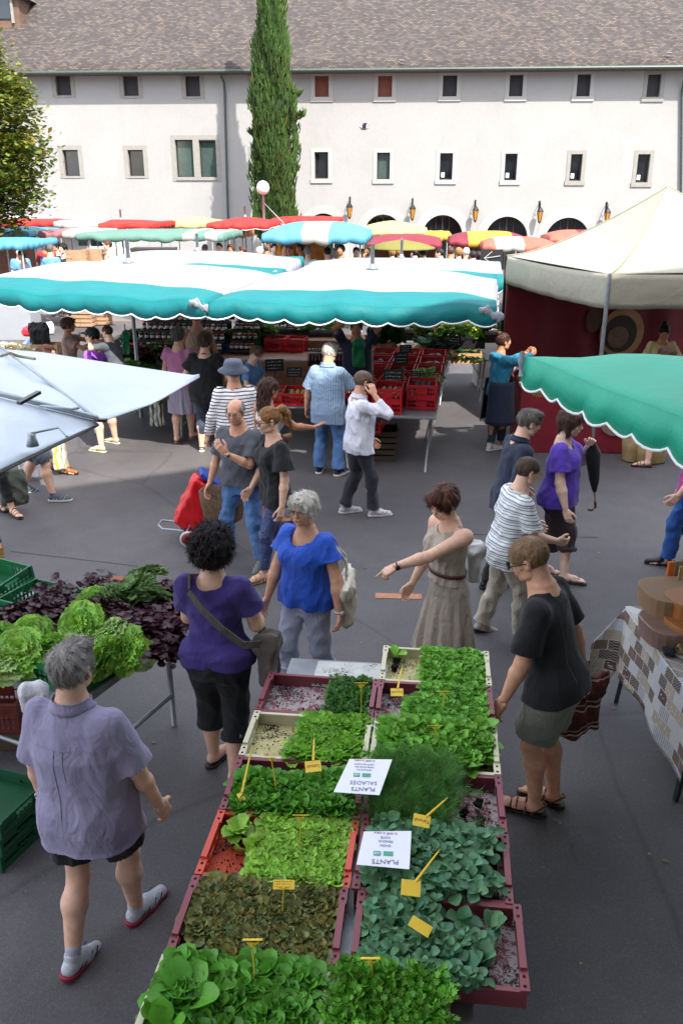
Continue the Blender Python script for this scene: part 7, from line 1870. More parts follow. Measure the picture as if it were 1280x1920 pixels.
# red scarf
nb_ = PI['bwom']; m = MB(); c = nb_['W'] @ Vector(nb_['nb']); m.tube([Vector((.062 * math.cos(a), .055 * math.sin(a), .012 * math.sin(3 * a))) for a in [k * math.pi / 8 for k in range(16)]], .018, 7, closed=True); o = m.build('neck_scarf', K['red'], None, True); o.location = (c.x, c.y, c.z + .01); tag(o, 'red scarf round the neck of the woman in loose black', 'scarf')
# apron
ap = PI['apron']; m = MB(); h_ = ap['h']
def apf(u, v):
 a = R(-75 + 330 * u) - R(0); z = .60 * h_ - v * .36 * h_; r0 = .132 + .03 * v; return (r0 * h_ * math.cos(a), r0 * h_ * .86 * math.sin(a) + .01, z)
m.grid(apf, 26, 10); solidify(m.build('apron', K['navy'], ap['root'], True), .005)
# phone
ph = PI['phone']; q = ph['root']; hc_ = Vector(ph['hc']); m = MB(); m.box(hc_ + Vector((.098, .035, -.035)), (.012, .05, .13), Matrix.Rotation(R(-25), 3, 'X')); bevel(m.build('phone', M('black_plastic'), None), .004); o = bpy.data.objects['phone']; o.matrix_world = ph['W']; tag(o, 'black phone held to the ear of the man in the white shirt', 'phone')
# backpack of the boy, grey backpack, bags at the left edge
b_ = PI['boy']; q = b_['W'] @ Vector((0, -.17, 1.08)); bag('backpack', 'green and blue backpack on the blond boy', 'backpack', q, .26, .34, .13, stripes('backpack_panels', [(0, '2f6f9a'), (.4, '9aa83c'), (.6, '2f6f9a'), (.8, 'd0d4d4')], 0, 6), b_['root'].rotation_euler[2], 9, top=.9)
q = D(24, 918, G(24, 960).y + .0); bag('backpack', 'olive grey backpack at the left edge under the awning', 'backpack', (q.x, q.y, q.z), .34, .44, .20, C_('olive_backpack', '4d5349', .1, .8), .3, 10, top=.9); q2 = q
q = G(52, 905, 0); bag('carrier_bag', 'white plastic carrier bag by the navy shorts', 'bag', (q.x, q.y + .1, .26), .26, .5, .16, M('white_film'), .2, 11); q = G(118, 886, 0); bag('carrier_bag', 'yellow and green carrier bag in front of beige trousers', 'bag', (q.x + .02, q.y - .12, .28), .17, .48, .12, stripes('yellow_green_bag', [(0, 'b9b33a'), (.25, 'c4c4ba'), (.62, '7f9a4c'), (.72, 'c4c4ba')], 0, 7, .5, .1), .2, 12)
for k, (px, py, w) in enumerate(((1190, 868, .34), (1222, 872, .44))): q = G(px, py, 0); basket((q.x, q.y + .1, .02), w, .26, .34 if k == 0 else .24, 'straw market basket on the ground, %s of the two behind the sandals' % ['left', 'right'][k], False, .3, M('pale_straw', '9a8458', .8, .3, 50, .9, 60), 'straw baskets on the ground', name='straw_basket')
# shopping trolley
q = G(352, 1012, 0); t = empty('shopping_trolley', (q.x, q.y, 0), R(12), 'red fabric shopping trolley with a blue flap and white rimmed wheels', 'shopping trolley')
Rm = rx(0) @ ry(28)
V, F = mold([(rbox(A(.10, 0, .40), A(.15, .14, .27), .05, Rm), 0), (rbox(A(.20, 0, .62), A(.13, .13, .07), .04, Rm), .05)], .014, disp=folds(3, .010, .12)); mesh_obj('bag', V, F, M('red_nylon', 'c4121c', .4, .08, 5, .5, 10), t, True)
V, F = mold([(rbox(A(.27, 0, .70), A(.13, .14, .03), .02, ry(38)), 0)], .014, disp=folds(4, .008, .1)); mesh_obj('flap', V, F, M('blue_nylon', '1f3f94', .5, .08, 5, .5, 10), t, True)
m = MB(); m.tube([(-.02, -.12, .12), (.42, -.12, .98), (.42, .12, .98), (-.02, .12, .12)], .010, 6); m.tube([(-.04, -.13, .16), (-.26, -.13, .20), (-.30, 0, .20), (-.26, .13, .20), (-.04, .13, .16)], .011, 6); m.build('frame', M('pale_alloy'), t, True)
for y in (-.19, .19):
 m = MB(); m.T = Matrix.Translation((0, y, .085)) @ Matrix.Rotation(R(90), 4, 'X'); m.lathe([(.085, -.016), (.085, .016), (.066, .018), (.066, -.018)], 20); w_ = m.build('wheel', wsole, t, True); m = MB(); m.T = Matrix.Translation((0, y, .085)) @ Matrix.Rotation(R(90), 4, 'X'); m.lathe([(.062, -.02), (.062, .02), (.01, .022), (.01, -.022)], 20); m.build('hub', M('red_hub', '8a1420', .4), w_, True)
# wicker basket of the man in grey
q = PI['bald']['wr'][0]; basket((q.x + .10, q.y + .12, q.z - .42), .46, .30, .30, 'dark wicker shopping basket carried by the balding man', False, R(-20), M('dark_wicker', '5c4730', .8, .5, 40, 1, 50));
# handbags
iv = M('ivory_leather', 'c6c0aa', .45, .06, 6, .3, 20); navl = M('navy_leather', '1c2236', .5)
B = PI['blue']; W = B['W']; h = B['h']; sL = Vector(B['sh'][1]); dirL = (W.to_3x3() @ Vector((-1, -.15, 0))).normalized()
c = sL + dirL * .10 + Vector((0, 0, -.46)) + (W.to_3x3() @ Vector((0, -.10, 0)))
hb_ = bag('handbag', 'ivory leather shoulder bag hanging from the white haired woman', 'handbag', c, .34, .34, .13, iv, R(B['root'].rotation_euler[2] * 57.3 - 60), 13, top=1.5)
Ri = Matrix.Rotation(-hb_.rotation_euler[2], 3, 'Z'); tt_ = Ri @ (sL + Vector((0, 0, .045)) - c)
m = MB(); m.tube([(-.10, .0, .15), (-.06, 0, .32), tt_ + Vector((-.02, -.02, 0)), tt_ + Vector((.03, .03, .0)), (.08, .02, .32), (.10, 0, .15)], .012, 6); m.build('strap', iv, hb_, True); m = MB(); m.box((.0, -.075, -.03), (.12, .004, .006)); m.box((0, .0, .172), (.26, .012, .012)); m.build('zip', M('black_plastic'), hb_)
Pp = PI['purp']; brw = C_('grey_brown_canvas', '4e4640', .12, .5); W = Pp['W']; Ri = W.to_3x3(); h = Pp['h']
c = W @ Vector((.185 * h / 1.0, .02, .50 * h)); ob = bag('shoulder_bag', 'grey brown crossbody bag at the hip of the woman in purple', 'handbag', c, .13, .34, .22, brw, Pp['root'].rotation_euler[2], 14, top=1.2)
def tp(x, y, z): return Ri.inverted() @ (W @ Vector((x * h, y * h, z * h)) - c) if False else Vector((x * h, y * h, z * h)) - Vector((.185 * h, .02, .50 * h))
m = MB(); P_ = [tp(.17, -.02, .58), tp(.125, -.105, .62), tp(.06, -.118, .68), tp(-.01, -.108, .745), tp(-.06, -.085, .80), tp(-.075, -.03, .826), tp(-.05, .06, .79), tp(.04, .10, .70), tp(.12, .10, .62), tp(.18, .05, .57)]
for a, b in zip(P_, P_[1:]): m.bar(a, b, .012, .042)
m.build('strap', brw, ob)
Q = PI['blackt']; q = Q['wr'][0]; sh_b = bag('shopping_bag', 'brown and white patterned shopping bag held by the man in black', 'bag', (q.x + .03, q.y + .06, .56), .30, .40, .12, stripes('brown_patchwork', [(0, '4a1f18'), (.3, '5a261c'), (.5, 'b7a48e'), (.56, '4a1f18'), (.7, '9a8878'), (.76, '3a1612')], 2, 6, .6, .10), .5, 15, top=1.6)
m = MB(); m.tube([(-.08, 0, .18), (-.10, 0, .30), (-.06, 0, .32)], .010, 6); m.build('handle', K['brown'], sh_b, True)
Dd = PI['dress']; q = Dd['W'] @ Vector((.23, -.02, 1.02)); c = D(888, 1055, Dd['root'].location.y + .1); bag('shoulder_bag', 'pale printed bag behind the woman in the beige dress', 'handbag', c, .10, .30, .22, M('printed_white', 'b9b9b9', .6, .25, 14), 0, 16, top=1.2)
# umbrella of the woman in violet
Vv = PI['violet']; q = Vv['wr'][1]; t = empty('umbrella', (q.x, q.y, q.z), 0, 'folded black umbrella with a wooden handle carried by the woman in violet', 'umbrella')
m = MB(); m.tube([(.0, 0, .2), (.12, 0, -.56)], .008, 6); m.tube([(.12, 0, -.56), (.13, 0, -.62), (.10, 0, -.65), (.06, 0, -.645)], .012, 7); m.build('shaft', M('varnished_wood', '7a4a28', .4, .2), t, True)
m = MB(); m.tube([(.02, 0, .08), (.05, 0, -.08), (.09, 0, -.34), (.105, 0, -.46)], [.012, .075, .05, .02], 8); m.build('canopy', K['blk'], t, True)
# ------------------------------------------------------------------ seedling trays in the foreground
def dirty(name, base, specks, dirtc='16110e', cover=.0, white=.0):
 if name in MATS: return MATS[name]
 m, nt, b = newmat(name)
 n1 = noise(nt, 75, 5, .75); n2 = noise(nt, 9, 5, .7, .6); n3 = noise(nt, 30, 6, .75); n4 = noise(nt, 4, 3, .6)
 c = mixc(nt, .0, base, base)
 c = ramp(nt, n2.outputs[0], [(.3, shade(base, .8)), (.7, shade(base, 1.12))]).outputs[0]
 if white:
  w = ramp(nt, n3.outputs[0], [(.60 - white * .25, (0, 0, 0)), (.64 - white * .25, (1, 1, 1))]); c = mixc(nt, w.outputs[0], c, 'a39a98')
  for l in list(nt.links):
   pass
 mm = nd(nt, "ShaderNodeMath", operation='MULTIPLY'); nt.links.new(n1.outputs[0], mm.inputs[0]); nt.links.new(n4.outputs[0], mm.inputs[1])
 s = ramp(nt, mm.outputs[0], [(.335 - specks * .05, (0, 0, 0)), (.35 - specks * .05, (1, 1, 1))]); c = mixc(nt, s.outputs[0], c, dirtc)
 nt.links.new(c, b.inputs['Base Color']); b.inputs['Roughness'].default_value = .7
 bumpn(nt, b, n3.outputs[0], .3, .004)
 MATS[name] = m; return m
TR = dict(maroon=M('maroon_plastic', '7a3640', .5, .14, 5, .12, 60), cream=M('cream_plastic', 'c9c3a4', .5, .07, 5, .1, 60), orange=M('orange_plastic', 'c9432c', .5, .1, 5, .1, 60))
FLR = dict(maroon=dirty('maroon_floor_with_grit', '7c3a42', 1.0, white=.55), cream=dirty('cream_floor_with_soil', 'c4ba82', .7), orange=dirty('orange_floor_with_soil', 'c4492c', .9))
hole = M('dark_hole', '0a0a0a', .9)
def tray(kind, label, c, yaw, z, w=.65, d=.405, h=.085):
 t = empty('seed_tray', (c[0], c[1], z), yaw, label, 'tray', 'plastic trays of the seedling table'); mt = TR[kind]
 m = MB(); m.box((0, 0, .006), (w - .03, d - .02, .010)); m.build('floor', FLR[kind], t)
 for s in (-1, 1):
  m = MB(); m.box((0, s * (d / 2 - .008), h * .5 - .004), (w - .05, .010, h - .012)); m.box((0, s * (d / 2 - .010), h - .006), (w - .05, .020, .010)); m.build('side', mt, t)
 for s in (-1, 1):
  m = MB(); x = s * (w / 2 - .012)
  m.box((x, 0, .014), (.014, d - .01, .028)); m.box((x, 0, h - .006 + .012), (.026, d * .56, .024)); m.box((x, 0, h - .030), (.014, d * .56, .014))
  for y in (-1, 1):
   m.box((x, y * (d * .5 - .052), h / 2), (.016, .095, h)); m.box((x, y * (d * .5 - .045), h + .0), (.034, .088, .012)); m.box((x, y * d * .13, .05), (.010, .03, .04))
  m.cur = 1
  for y in (-1, 1):
   for q in (.020, .062): m.lathe([(.007, h + .0055), (.0065, h + .0075)], 10, (x, y * (d * .5 - q), 0))
  m.build('end_wall', None, t, mats=[mt, hole])
 return t
soilM = M('potting_soil', '1a130f', .95, .5, 40, 1, 90, bdist=.01)
def LM(n, c, tr=.28, r=.42): return leafmat(n, c, tr, r, .18)
PL = dict(spoon=LM('lambs_leaf', '74b03e'), dark=LM('dark_lettuce_leaf', '5a9a2e'), big=LM('glossy_green_leaf', '5c9c32'), bright=LM('bright_lettuce_leaf', '7fb83a'), lime=LM('lime_lettuce_leaf', 'a0cf52'), red=LM('red_brown_lettuce_leaf', '7f8246'), endive=LM('curly_endive_leaf', '7ab84a'), blue=LM('blue_green_cabbage_leaf', '5f8f66'), fen=leafmat('fennel_frond', '5c9044', .2), cel=LM('celery_leaf', '6fae3c'), small=LM('serrated_leaf', '4f8438'))
def rosettes(name, label, t, x0, x1, y0, y1, pitch, nl, ln, kind, mat, seed, tl=(25, 78), z=.04, cat='seedlings', stemh=.0, bare=None, jit=.25, lo=.65, hi=1.3, hue=.06, width=1.0):
 """one plant on each plug of the tray, leaves fanned round its centre"""
 r = np.random.default_rng(seed); P, Y, T, S = [], [], [], []
 nx = max(1, int((x1 - x0) / pitch)); ny = max(1, int((y1 - y0) / pitch)); soil = MB()
 c, a = t.location, t.rotation_euler[2]
 for i in range(nx):
  for j in range(ny):
   x = x0 + (i + .5) * (x1 - x0) / nx + r.normal(0, pitch * jit * .4); y = y0 + (j + .5) * (y1 - y0) / ny + r.normal(0, pitch * jit * .4)
   if bare and bare(x, y): continue
   soil.box((x, y, .03), (pitch * .8, pitch * .8, .045))
   a0 = r.uniform(0, 6.28); n = int(nl * r.uniform(.8, 1.25)); gs = r.uniform(.8, 1.15)
   for k in range(n):
    f = k / max(1, n - 1); yaw = a0 + k * 2.4 + r.normal(0, .15)
    tt = R(tl[1] + (tl[0] - tl[1]) * f + r.normal(0, 7)); L = ln * gs * (.62 + .38 * f) * r.uniform(.85, 1.15)
    q = .006 + .006 * f
    P.append((x - q * math.sin(yaw), y + q * math.cos(yaw), z + stemh * r.uniform(.6, 1.2) * (1 - .5 * f))); Y.append(yaw); T.append(tt); S.append((L * width, L, L))
 P = np.array(P); tm = leaf_tmpl(kind)
 V, F = inst(tm, P, np.array(Y), np.array(T), np.array(S), r.normal(0, .25, len(P)))
 o = mesh_obj(name, V, F, mat, None, True, tint(len(P), len(tm[0]), r, lo, hi, hue)); o.location = c; o.rotation_euler = (0, 0, a); tag(o, label, cat, None, 'stuff')
 if stemh > .02:
  st = MB()
  for k in range(0, len(P), 2): st.tube([(P[k][0], P[k][1], .05), tuple(P[k])], .0016, 4)
  st.build('stems', M('pale_green_stem', '8aa860', .5), o)
 s = soil.build('soil_plugs', soilM, o) if soil.v else None
 return o
ca_ = R(-6.5); cdir = Vector((-math.sin(ca_), math.cos(ca_), 0)); cper = Vector((math.cos(ca_), math.sin(ca_), 0)); corg = Vector((-.27, .0, 0))
ZT = .765
def tpos(col, s): p = Vector((.0, 2.37, 0)) + cdir * (s - 2.37) + cper * col; return p
TY = [('L1', 'maroon', -.340, 4.20, 'maroon tray with a bare gritty floor beside the white board'), ('L2', 'cream', -.340, 3.79, 'cream tray half filled with bright lettuce, left column'), ('L3', 'maroon', -.340, 3.38, 'maroon tray of round leaved lettuce behind the orange tray'), ('L4', 'orange', -.340, 2.97, 'orange tray of lime green lettuce'),
  ('L5', 'maroon', -.344, 2.56, 'maroon tray of red brown lettuce in front of the orange tray'), ('L6', 'cream', -.352, 2.15, 'cream tray of tall glossy seedlings at the bottom edge'),
  ('R0', 'cream', .322, 4.60, 'farthest cream tray, in front of the woman in beige'), ('R1', 'maroon', .322, 4.19, 'maroon tray of curly endive behind the cream one'), ('R2', 'cream', .326, 3.78, 'cream tray full of large round leaved seedlings, right column'), ('R3', 'maroon', .328, 3.37, 'maroon tray of fennel with bare gritty corner'), ('R4', 'maroon', .330, 2.96, 'maroon tray of blue green cabbage seedlings behind the sticking out one'),
  ('R5', 'maroon', .355, 2.55, 'maroon tray sticking out at the near right corner'), ('R6', 'cream', .20, 2.05, 'cream tray under the celery at the bottom edge')]
T_ = {}
for n, k, col, s, lab in TY:
 p = tpos(col, s); a = ca_ + R(((len(T_) * 7) % 5 - 2) * .4)
 T_[n] = tray(k, lab, p, a if n != 'R6' else a + R(90), ZT + .002 * (len(T_) % 3))
w2, d2 = .275, .19
rosettes('lettuce_seedlings', 'dark serrated seedlings on the right of the farthest left tray', T_['L1'], .06, w2, -d2, d2, .042, 9, .062, 'lobed', PL['small'], 1, (15, 70), stemh=.03, z=.06)
rosettes('lettuce_seedlings', 'bright green lettuce seedlings in the left cream tray', T_['L2'], -.07, w2, -d2, d2, 0.036, 10, 0.066, 'frill', PL['bright'], 2, (20, 78), bare=lambda x, y: x < -.02 and y > -.02, z=0.07)
rosettes('lettuce_seedlings', 'dark green round leaved lettuce seedlings behind the orange tray', T_['L3'], -w2, w2, -d2, .10, 0.037, 10, 0.072, 'round', PL['dark'], 3, (30, 82), bare=lambda x, y: y > .07 and x < .05, z=0.07)
rosettes('lettuce_seedlings', 'lime green curly lettuce seedlings in the orange tray', T_['L4'], -.10, w2, -d2, d2, 0.03, 10, 0.052, 'frill', PL['lime'], 4, (15, 75), width=1.1, z=0.07)
rosettes('lettuce_seedlings', 'red brown lettuce seedlings', T_['L5'], -w2, w2, -d2, d2, 0.03, 11, 0.05, 'frill', PL['red'], 5, (15, 75), hue=.16, lo=.5, bare=lambda x, y: x < -.16 and y < -.08, z=0.07)
rosettes('lettuce_seedlings', 'tall glossy green seedlings at the bottom edge', T_['L6'], -w2, w2, -d2, d2, 0.038, 11, 0.080, 'spoon', PL['big'], 6, (35, 84), width=1.15, bare=lambda x, y: x < -.15 and y < -.03, z=0.07)
rosettes('lettuce_seedlings', 'medium green seedlings in the farthest cream tray', T_['R0'], -.06, w2, -d2, d2, 0.037, 10, 0.062, 'round', PL['spoon'], 7, (25, 80), z=0.07)
rosettes('lettuce_seedlings', 'curly endive seedlings in the right column', T_['R1'], -.14, w2, -d2, d2, 0.034, 12, 0.062, 'frill', PL['endive'], 8, (10, 75), width=.8, bare=lambda x, y: x < -.05 and y > .05, z=0.07)
rosettes('lettuce_seedlings', 'large round leaved green seedlings in the right cream tray', T_['R2'], -w2, w2, -d2, d2, 0.04, 10, 0.08, 'round', PL['spoon'], 9, (20, 80), bare=lambda x, y: x > .19 and y < -.06, z=0.08)
rosettes('fennel_seedlings', 'feathery fennel seedlings', T_['R3'], -w2, .06, -d2, d2 + .03, 0.03, 6, 0.14, 'frond', PL['fen'], 10, (40, 85), z=.05, stemh=.02, lo=.6)
rosettes('cabbage_seedlings', 'blue green cabbage seedlings behind the yellow labels', T_['R4'], -w2, w2, -d2, d2, 0.042, 7, 0.058, 'flat', PL['blue'], 11, (-5, 50), stemh=.06, jit=.5, bare=lambda x, y: x > .1 and (x * 37 + y * 53) % 1 < .35, width=1.15, z=0.07)
rosettes('cabbage_seedlings', 'blue green cabbage seedlings in the tray that sticks out', T_['R5'], -w2, .22, -d2, d2, 0.038, 7, 0.05, 'flat', PL['blue'], 12, (-5, 55), stemh=.045, jit=.5, bare=lambda x, y: x > -.02 and ((x * 91 + y * 57) % 1 < .62 or y > .10 or x > .17), width=1.2, z=0.07)
rosettes('celery_seedlings', 'bright green celery seedlings at the bottom edge', T_['R6'], -.28, .31, -.19, .21, 0.042, 9, 0.08, 'lobed', PL['cel'], 13, (20, 80), z=.07, stemh=.06, lo=.75)
def plug(t, x, y, lab, leaf=None, seed=0, n=7, ln=.08, tip=0):
 a = t.rotation_euler[2]; c = t.location
 V, F = mold([(rbox(A(0, 0, .022), A(.020, .020, .024), .006), 0)], .005, disp=folds(seed, .005, .02, (1, 1, 1)))
 o = mesh_obj('soil_plug', V, F, soilM, None, True); o.location = (c.x + x * math.cos(a) - y * math.sin(a), c.y + x * math.sin(a) + y * math.cos(a), c.z + .012 + (.0 if not tip else .02)); o.rotation_euler = (tip, 0, seed)
 tag(o, lab, 'plant plug', 'loose plant plugs in the trays')
 if leaf:
  r = np.random.default_rng(seed); tm = leaf_tmpl(leaf[0]); Vv, Ff = inst(tm, np.array([(0, 0, .045)] * n) + r.normal(0, .006, (n, 3)), np.arange(n) * 2.4, R(1) * r.uniform(15, 75, n), r.uniform(.75, 1.1, n) * ln)
  mesh_obj('leaves', Vv, Ff, leaf[1], o, True, tint(n, len(tm[0]), r))
plug(T_['L4'], -.21, .10, 'loose curly lettuce plug in the orange tray', ('frill', PL['lime']), 1, 16, .075); plug(T_['L4'], -.155, .10, 'bare soil plug beside the loose lettuce in the orange tray', None, 2); plug(T_['L4'], -.13, -.05, 'fallen lettuce plug in the middle of the orange tray', ('frill', PL['lime']), 3, 9, .07, 1.0)
plug(T_['R0'], -.24, .12, 'soil plug with two leaves in the far corner of the farthest tray', ('spoon', PL['bright']), 4, 4, .07); plug(T_['R0'], -.25, .03, 'bare soil plug in the farthest tray', None, 5)
for i, (x, y) in enumerate(((.11, .06), (.13, -.03), (.11, -.12), (.21, .02), (.22, -.07))): plug(T_['R3'], x, y, 'dark plug of a fennel seedling lying on the gritty floor, %s' % ['farthest', 'second from the left', 'nearest', 'at the right', 'near the right wall'][i], ('frond', PL['fen']) if i in (0, 2) else None, 6 + i, 4, .12, .7 * (i % 2))
for i, (x, y) in enumerate(((.10, .12), (.22, .10), (.17, -.08), (.10, -.10))): plug(T_['R5'], x, y, 'cabbage plug in the tray that sticks out, %s' % ['left of the back wall', 'at the back right', 'in the middle', 'at the front'][i], ('flat', PL['blue']), 16 + i, 4, .085)
plug(T_['L6'], -.22, -.10, 'tall lettuce plug at the left end of the nearest tray', ('spoon', PL['big']), 30, 7, .14); plug(T_['L6'], -.19, .02, 'soil plug under tall leaves in the nearest tray', ('spoon', PL['big']), 31, 7, .15)
# crumbs of soil: one heap of grains per bare floor
def crumbs(t, x0, x1, y0, y1, n, lab, seed):
 r = random.Random(seed); m = MB()
 for _ in range(n):
  s = r.choice([.0015, .002, .003, .004, .007]) * r.uniform(.6, 1.3); x = r.uniform(x0, x1); y = r.uniform(y0, y1); m.box((x, y, .012 + s * .4), (s, s * r.uniform(.6, 1.2), s * .8), Matrix.Rotation(r.uniform(0, 3), 3, 'Z'))
 o = m.build('soil_crumbs', soilM); o.location = t.location; o.rotation_euler = t.rotation_euler; tag(o, lab, 'soil', None, 'stuff')
for n, x0, x1, y0, y1, k in (('L1', -w2, .08, -d2, d2, 260), ('L2', -w2, .0, -d2, d2, 160), ('L3', -w2, .1, .08, d2, 160), ('L4', -w2, -.06, -d2, d2, 260), ('R0', -w2, -.02, -d2, d2, 150), ('R1', -w2, .0, .0, d2, 90), ('R3', .04, w2, -d2, d2, 220), ('R5', -.05, w2, -d2, d2, 200), ('R2', .15, w2, -d2, -.05, 60), ('L5', -w2, -.1, -d2, -.05, 80)):
 crumbs(T_[n], x0, x1, y0, y1, k, 'dark soil crumbs scattered on the floor of the %s' % dict((a[0], a[4]) for a in TY)[n][:60].split(',')[0], hash(n) % 99 if False else len(n) + ord(n[1]) * 3 + ord(n[0]))
# table under the trays, white board
tt = empty('seedling_table', (0, 3.2, 0), ca_, 'long galvanised table under the seedling trays', 'table')
m = MB(); m.box((.04, .0, ZT - .03), (1.08, 3.1, .045)); m.build('table_top', steel, tt)
for x, y in ((-.5, 1.4), (.5, 1.4), (-.5, -1.25), (.52, -1.30)):
 m = MB(); m.bar((x, y, 0), (x * .98, y, ZT - .05), .035); m.build('leg', steel, tt)
m = MB()
for y in (-1.3, 1.4): m.bar((-.5, y, .2), (.5, y, .2), .025)
m.build('brace', steel, tt)
q = [G(597, 1239, .80), G(727, 1246, .80), G(722, 1292, .80), G(583, 1282, .80)]
m = MB(); m.add([(p.x, p.y, .80) for p in q] + [(p.x, p.y, .785) for p in q], [(0, 3, 2, 1), (4, 5, 6, 7), (0, 1, 5, 4), (1, 2, 6, 5), (2, 3, 7, 6), (3, 0, 4, 7)])
o = m.build('white_board', dirty('white_board_with_soil', 'c4c6c0', .55)); tag(o, 'white board with soil specks lying at the far end of the seedling table', 'board')
m = MB(); m.box((q[0].x * .5 + q[2].x * .5, q[0].y * .5 + q[2].y * .5, .39), (.03, .03, .775)); m.build('leg', steel, o)
# yellow plant labels
ylM = M('yellow_plastic', 'ffd648', .45, .10, 8, .05, trans=.12); redink = M('red_ink', 'a04a28', .7)
def ttag(x, y, h, bx, by, lab, w=.072, writing=False):
 """T shaped label: head at pixel (x, y) and height h, foot at pixel (bx, by) in the tray"""
 b = G(bx, by, ZT + .07); a = D(x, y, b.y + .0); t = empty('plant_label', b, 0, lab, 'plant label', 'yellow plant labels')
 v = a - b; m = MB(); m.bar((0, 0, -.04), v * .985, .009, .004); m.add([v * .90 + Vector((-.006, 0, 0)), v * .90 + Vector((.006, 0, 0)), v + Vector((.024, 0, -.001)), v + Vector((-.024, 0, -.001))], [(0, 1, 2, 3)]); m.build('stem', ylM, t)
 hd = MB(); fw = Matrix.Rotation(R(-38 if not writing else 35), 3, 'X'); hd.box(v + Vector((0, .012, .0)), (w, .034 if not writing else .036, .003), fw); bevel(hd.build('head', ylM, t), .001)
 if writing:
  m = MB(); r = random.Random(3)
  for row in (-.008, .002, .011):
   xx = -w * .4
   while xx < w * .36: d_ = r.uniform(.003, .009); m.box(v + Vector((xx, .012, 0)) + fw @ Vector((0, row, .002)), (d_, .0016, .0006), fw); xx += d_ + .003
  m.build('writing', redink, t)
for x, y, bx, by, lab in ((677, 1283, 677, 1352, 'yellow T shaped label among the dark serrated seedlings'), (832, 1299, 830, 1335, 'yellow T shaped label in the curly endive'), (816, 1363, 817, 1408, 'yellow T shaped label in the large leaved cream tray'), (508, 1420, 521, 1490, 'tilted yellow T shaped label in front of the cream floor'),
       (563, 1532, 561, 1592, 'yellow T shaped label in the lime green lettuce'), (473, 1767, 478, 1850, 'yellow T shaped label in the nearest tall seedlings'), (694, 1802, 706, 1858, 'yellow T shaped label in the celery')):
 ttag(x, y, 1, bx, by, lab)
ttag(532, 1663, 1, 527, 1716, 'yellow label with small writing in the red brown lettuce', .085, True)
def spade(px, py, sx, sy, lab, txt=None, w=.066, hh=.052, h=.93, rot=0, ts=.018):
 """flat label seen face on: plate at pixel (px, py), pointed stem towards pixel (sx, sy)"""
 a = G(px, py, h); s = G(sx, sy, h + .02) if sx else None; t = empty('plant_label', a, 0, lab, 'plant label', 'yellow plant labels')
 tiltm = Matrix.Rotation(R(28), 4, 'X') @ Matrix.Rotation(rot, 4, 'Z'); t.matrix_world = Matrix.Translation(a) @ tiltm
 m = MB(); m.box((0, 0, 0), (w, hh, .003)); bevel(m.build('head', ylM, t), .006, 3)
 if s is not None:
  v = tiltm.inverted() @ (s - a); v.z = 0; m = MB(); st = v.normalized() * (hh * .5); m.tube([st, v * .92, v * 1.08], [.0065, .004, .001], 6); m.build('stem', ylM, t)
 if txt: text_mesh(txt, ts, redink, 'writing', t, (0, 0, .0022), (0, 0, math.pi))
spade(744, 1298, 752, 1262, 'yellow label reading Scarole upside down, in front of the farthest tray', 'Scarole', .072, .05, .88, 0, .022)
spade(587, 1437, 589, 1396, 'yellow label reading Laitue upside down, left of the paper sign', 'Laitue', .078, .058, .94, .12, .024)
spade(452, 1494, 474, 1424, 'yellow label leaning on the rim of the maroon tray', None, .03, .042, .88, .5)
spade(790, 1539, 834, 1504, 'yellow label reading Fenouil upside down, on the fennel', 'Fenouil', .075, .055, .96, -.22, .022)
spade(770, 1665, 819, 1606, 'blank yellow label with a long pointed stem on the cabbage leaves', None, .078, .062, .95, -.12)
spade(788, 1737, None, None, 'blank yellow rectangle lying on the cabbage leaves', None, .086, .044, .93, -.55)
# paper signs, written for readers on the far side
paper = M('paper_sheet', 'e9ebf4', .35, .02, 3); tealP = M('teal_print', '4aa584', .6); greyP = M('grey_print', '6c7088', .6); blueP_ = M('blue_grey_print', '8a97ab', .6); redP_ = M('faded_red_print', 'a35a6a', .6)
def sheet_sign(c4, h4, lab, lines, curve=0):
 P = [G(x, y, h) for (x, y), h in zip(c4, h4)]; c = sum(P, Vector()) / 4
 ux = ((P[1] - P[0]) + (P[2] - P[3])) / 2; uy = ((P[0] - P[3]) + (P[1] - P[2])) / 2; W, Hh = ux.length, uy.length; ux.normalize(); uz = ux.cross(uy).normalized(); uy = uz.cross(ux)
 t = empty('paper_sign', c, 0, lab, 'sign', 'paper signs on the seedling table'); t.matrix_world = Matrix(((ux.x, uy.x, uz.x, c.x), (ux.y, uy.y, uz.y, c.y), (ux.z, uy.z, uz.z, c.z), (0, 0, 0, 1)))
 Q = [t.matrix_world.inverted() @ p for p in P]
 m = MB(); m.grid(lambda u, v: Q[0].lerp(Q[1], u).lerp(Q[3].lerp(Q[2], u), v) * 1.0, 8, 8); solidify(m.build('sheet', paper, t), .0008)
 for s, size, y, mt, dx in lines:
  if s == '#':
   m = MB(); m.box((.012 + dx, y * Hh, .0022), (.040, .022, .001)); m.box((.052 + dx - .086, y * Hh, .0022), (.030, .022, .001)); m.build('logo', tealP, t); text_mesh('AB', .018, paper, 'logo_letters', t, (.052 + dx - .086, y * Hh, .0032), (0, 0, math.pi))
  else: text_mesh(s, size, mt, 'print', t, (dx, y * Hh, .0022), (0, 0, math.pi))
 return t
sheet_sign([(655, 1423), (735, 1424), (711, 1491), (625, 1485)], [1.0, 1.0, .97, .97], 'white paper sign reading PLANTS SALADES upside down', [('PLANTS', .032, -.36, greyP, -.0), ('SALADES', .032, -.19, blueP_, 0), ('#', 0, .02, None, .0), ('semences bio', .013, .16, greyP, .0), ('motte de terreau', .013, .24, greyP, 0), ('1,00 € les 6 plants', .013, .32, greyP, 0), ('0,100€ la pièce', .016, .43, redP_, 0)])
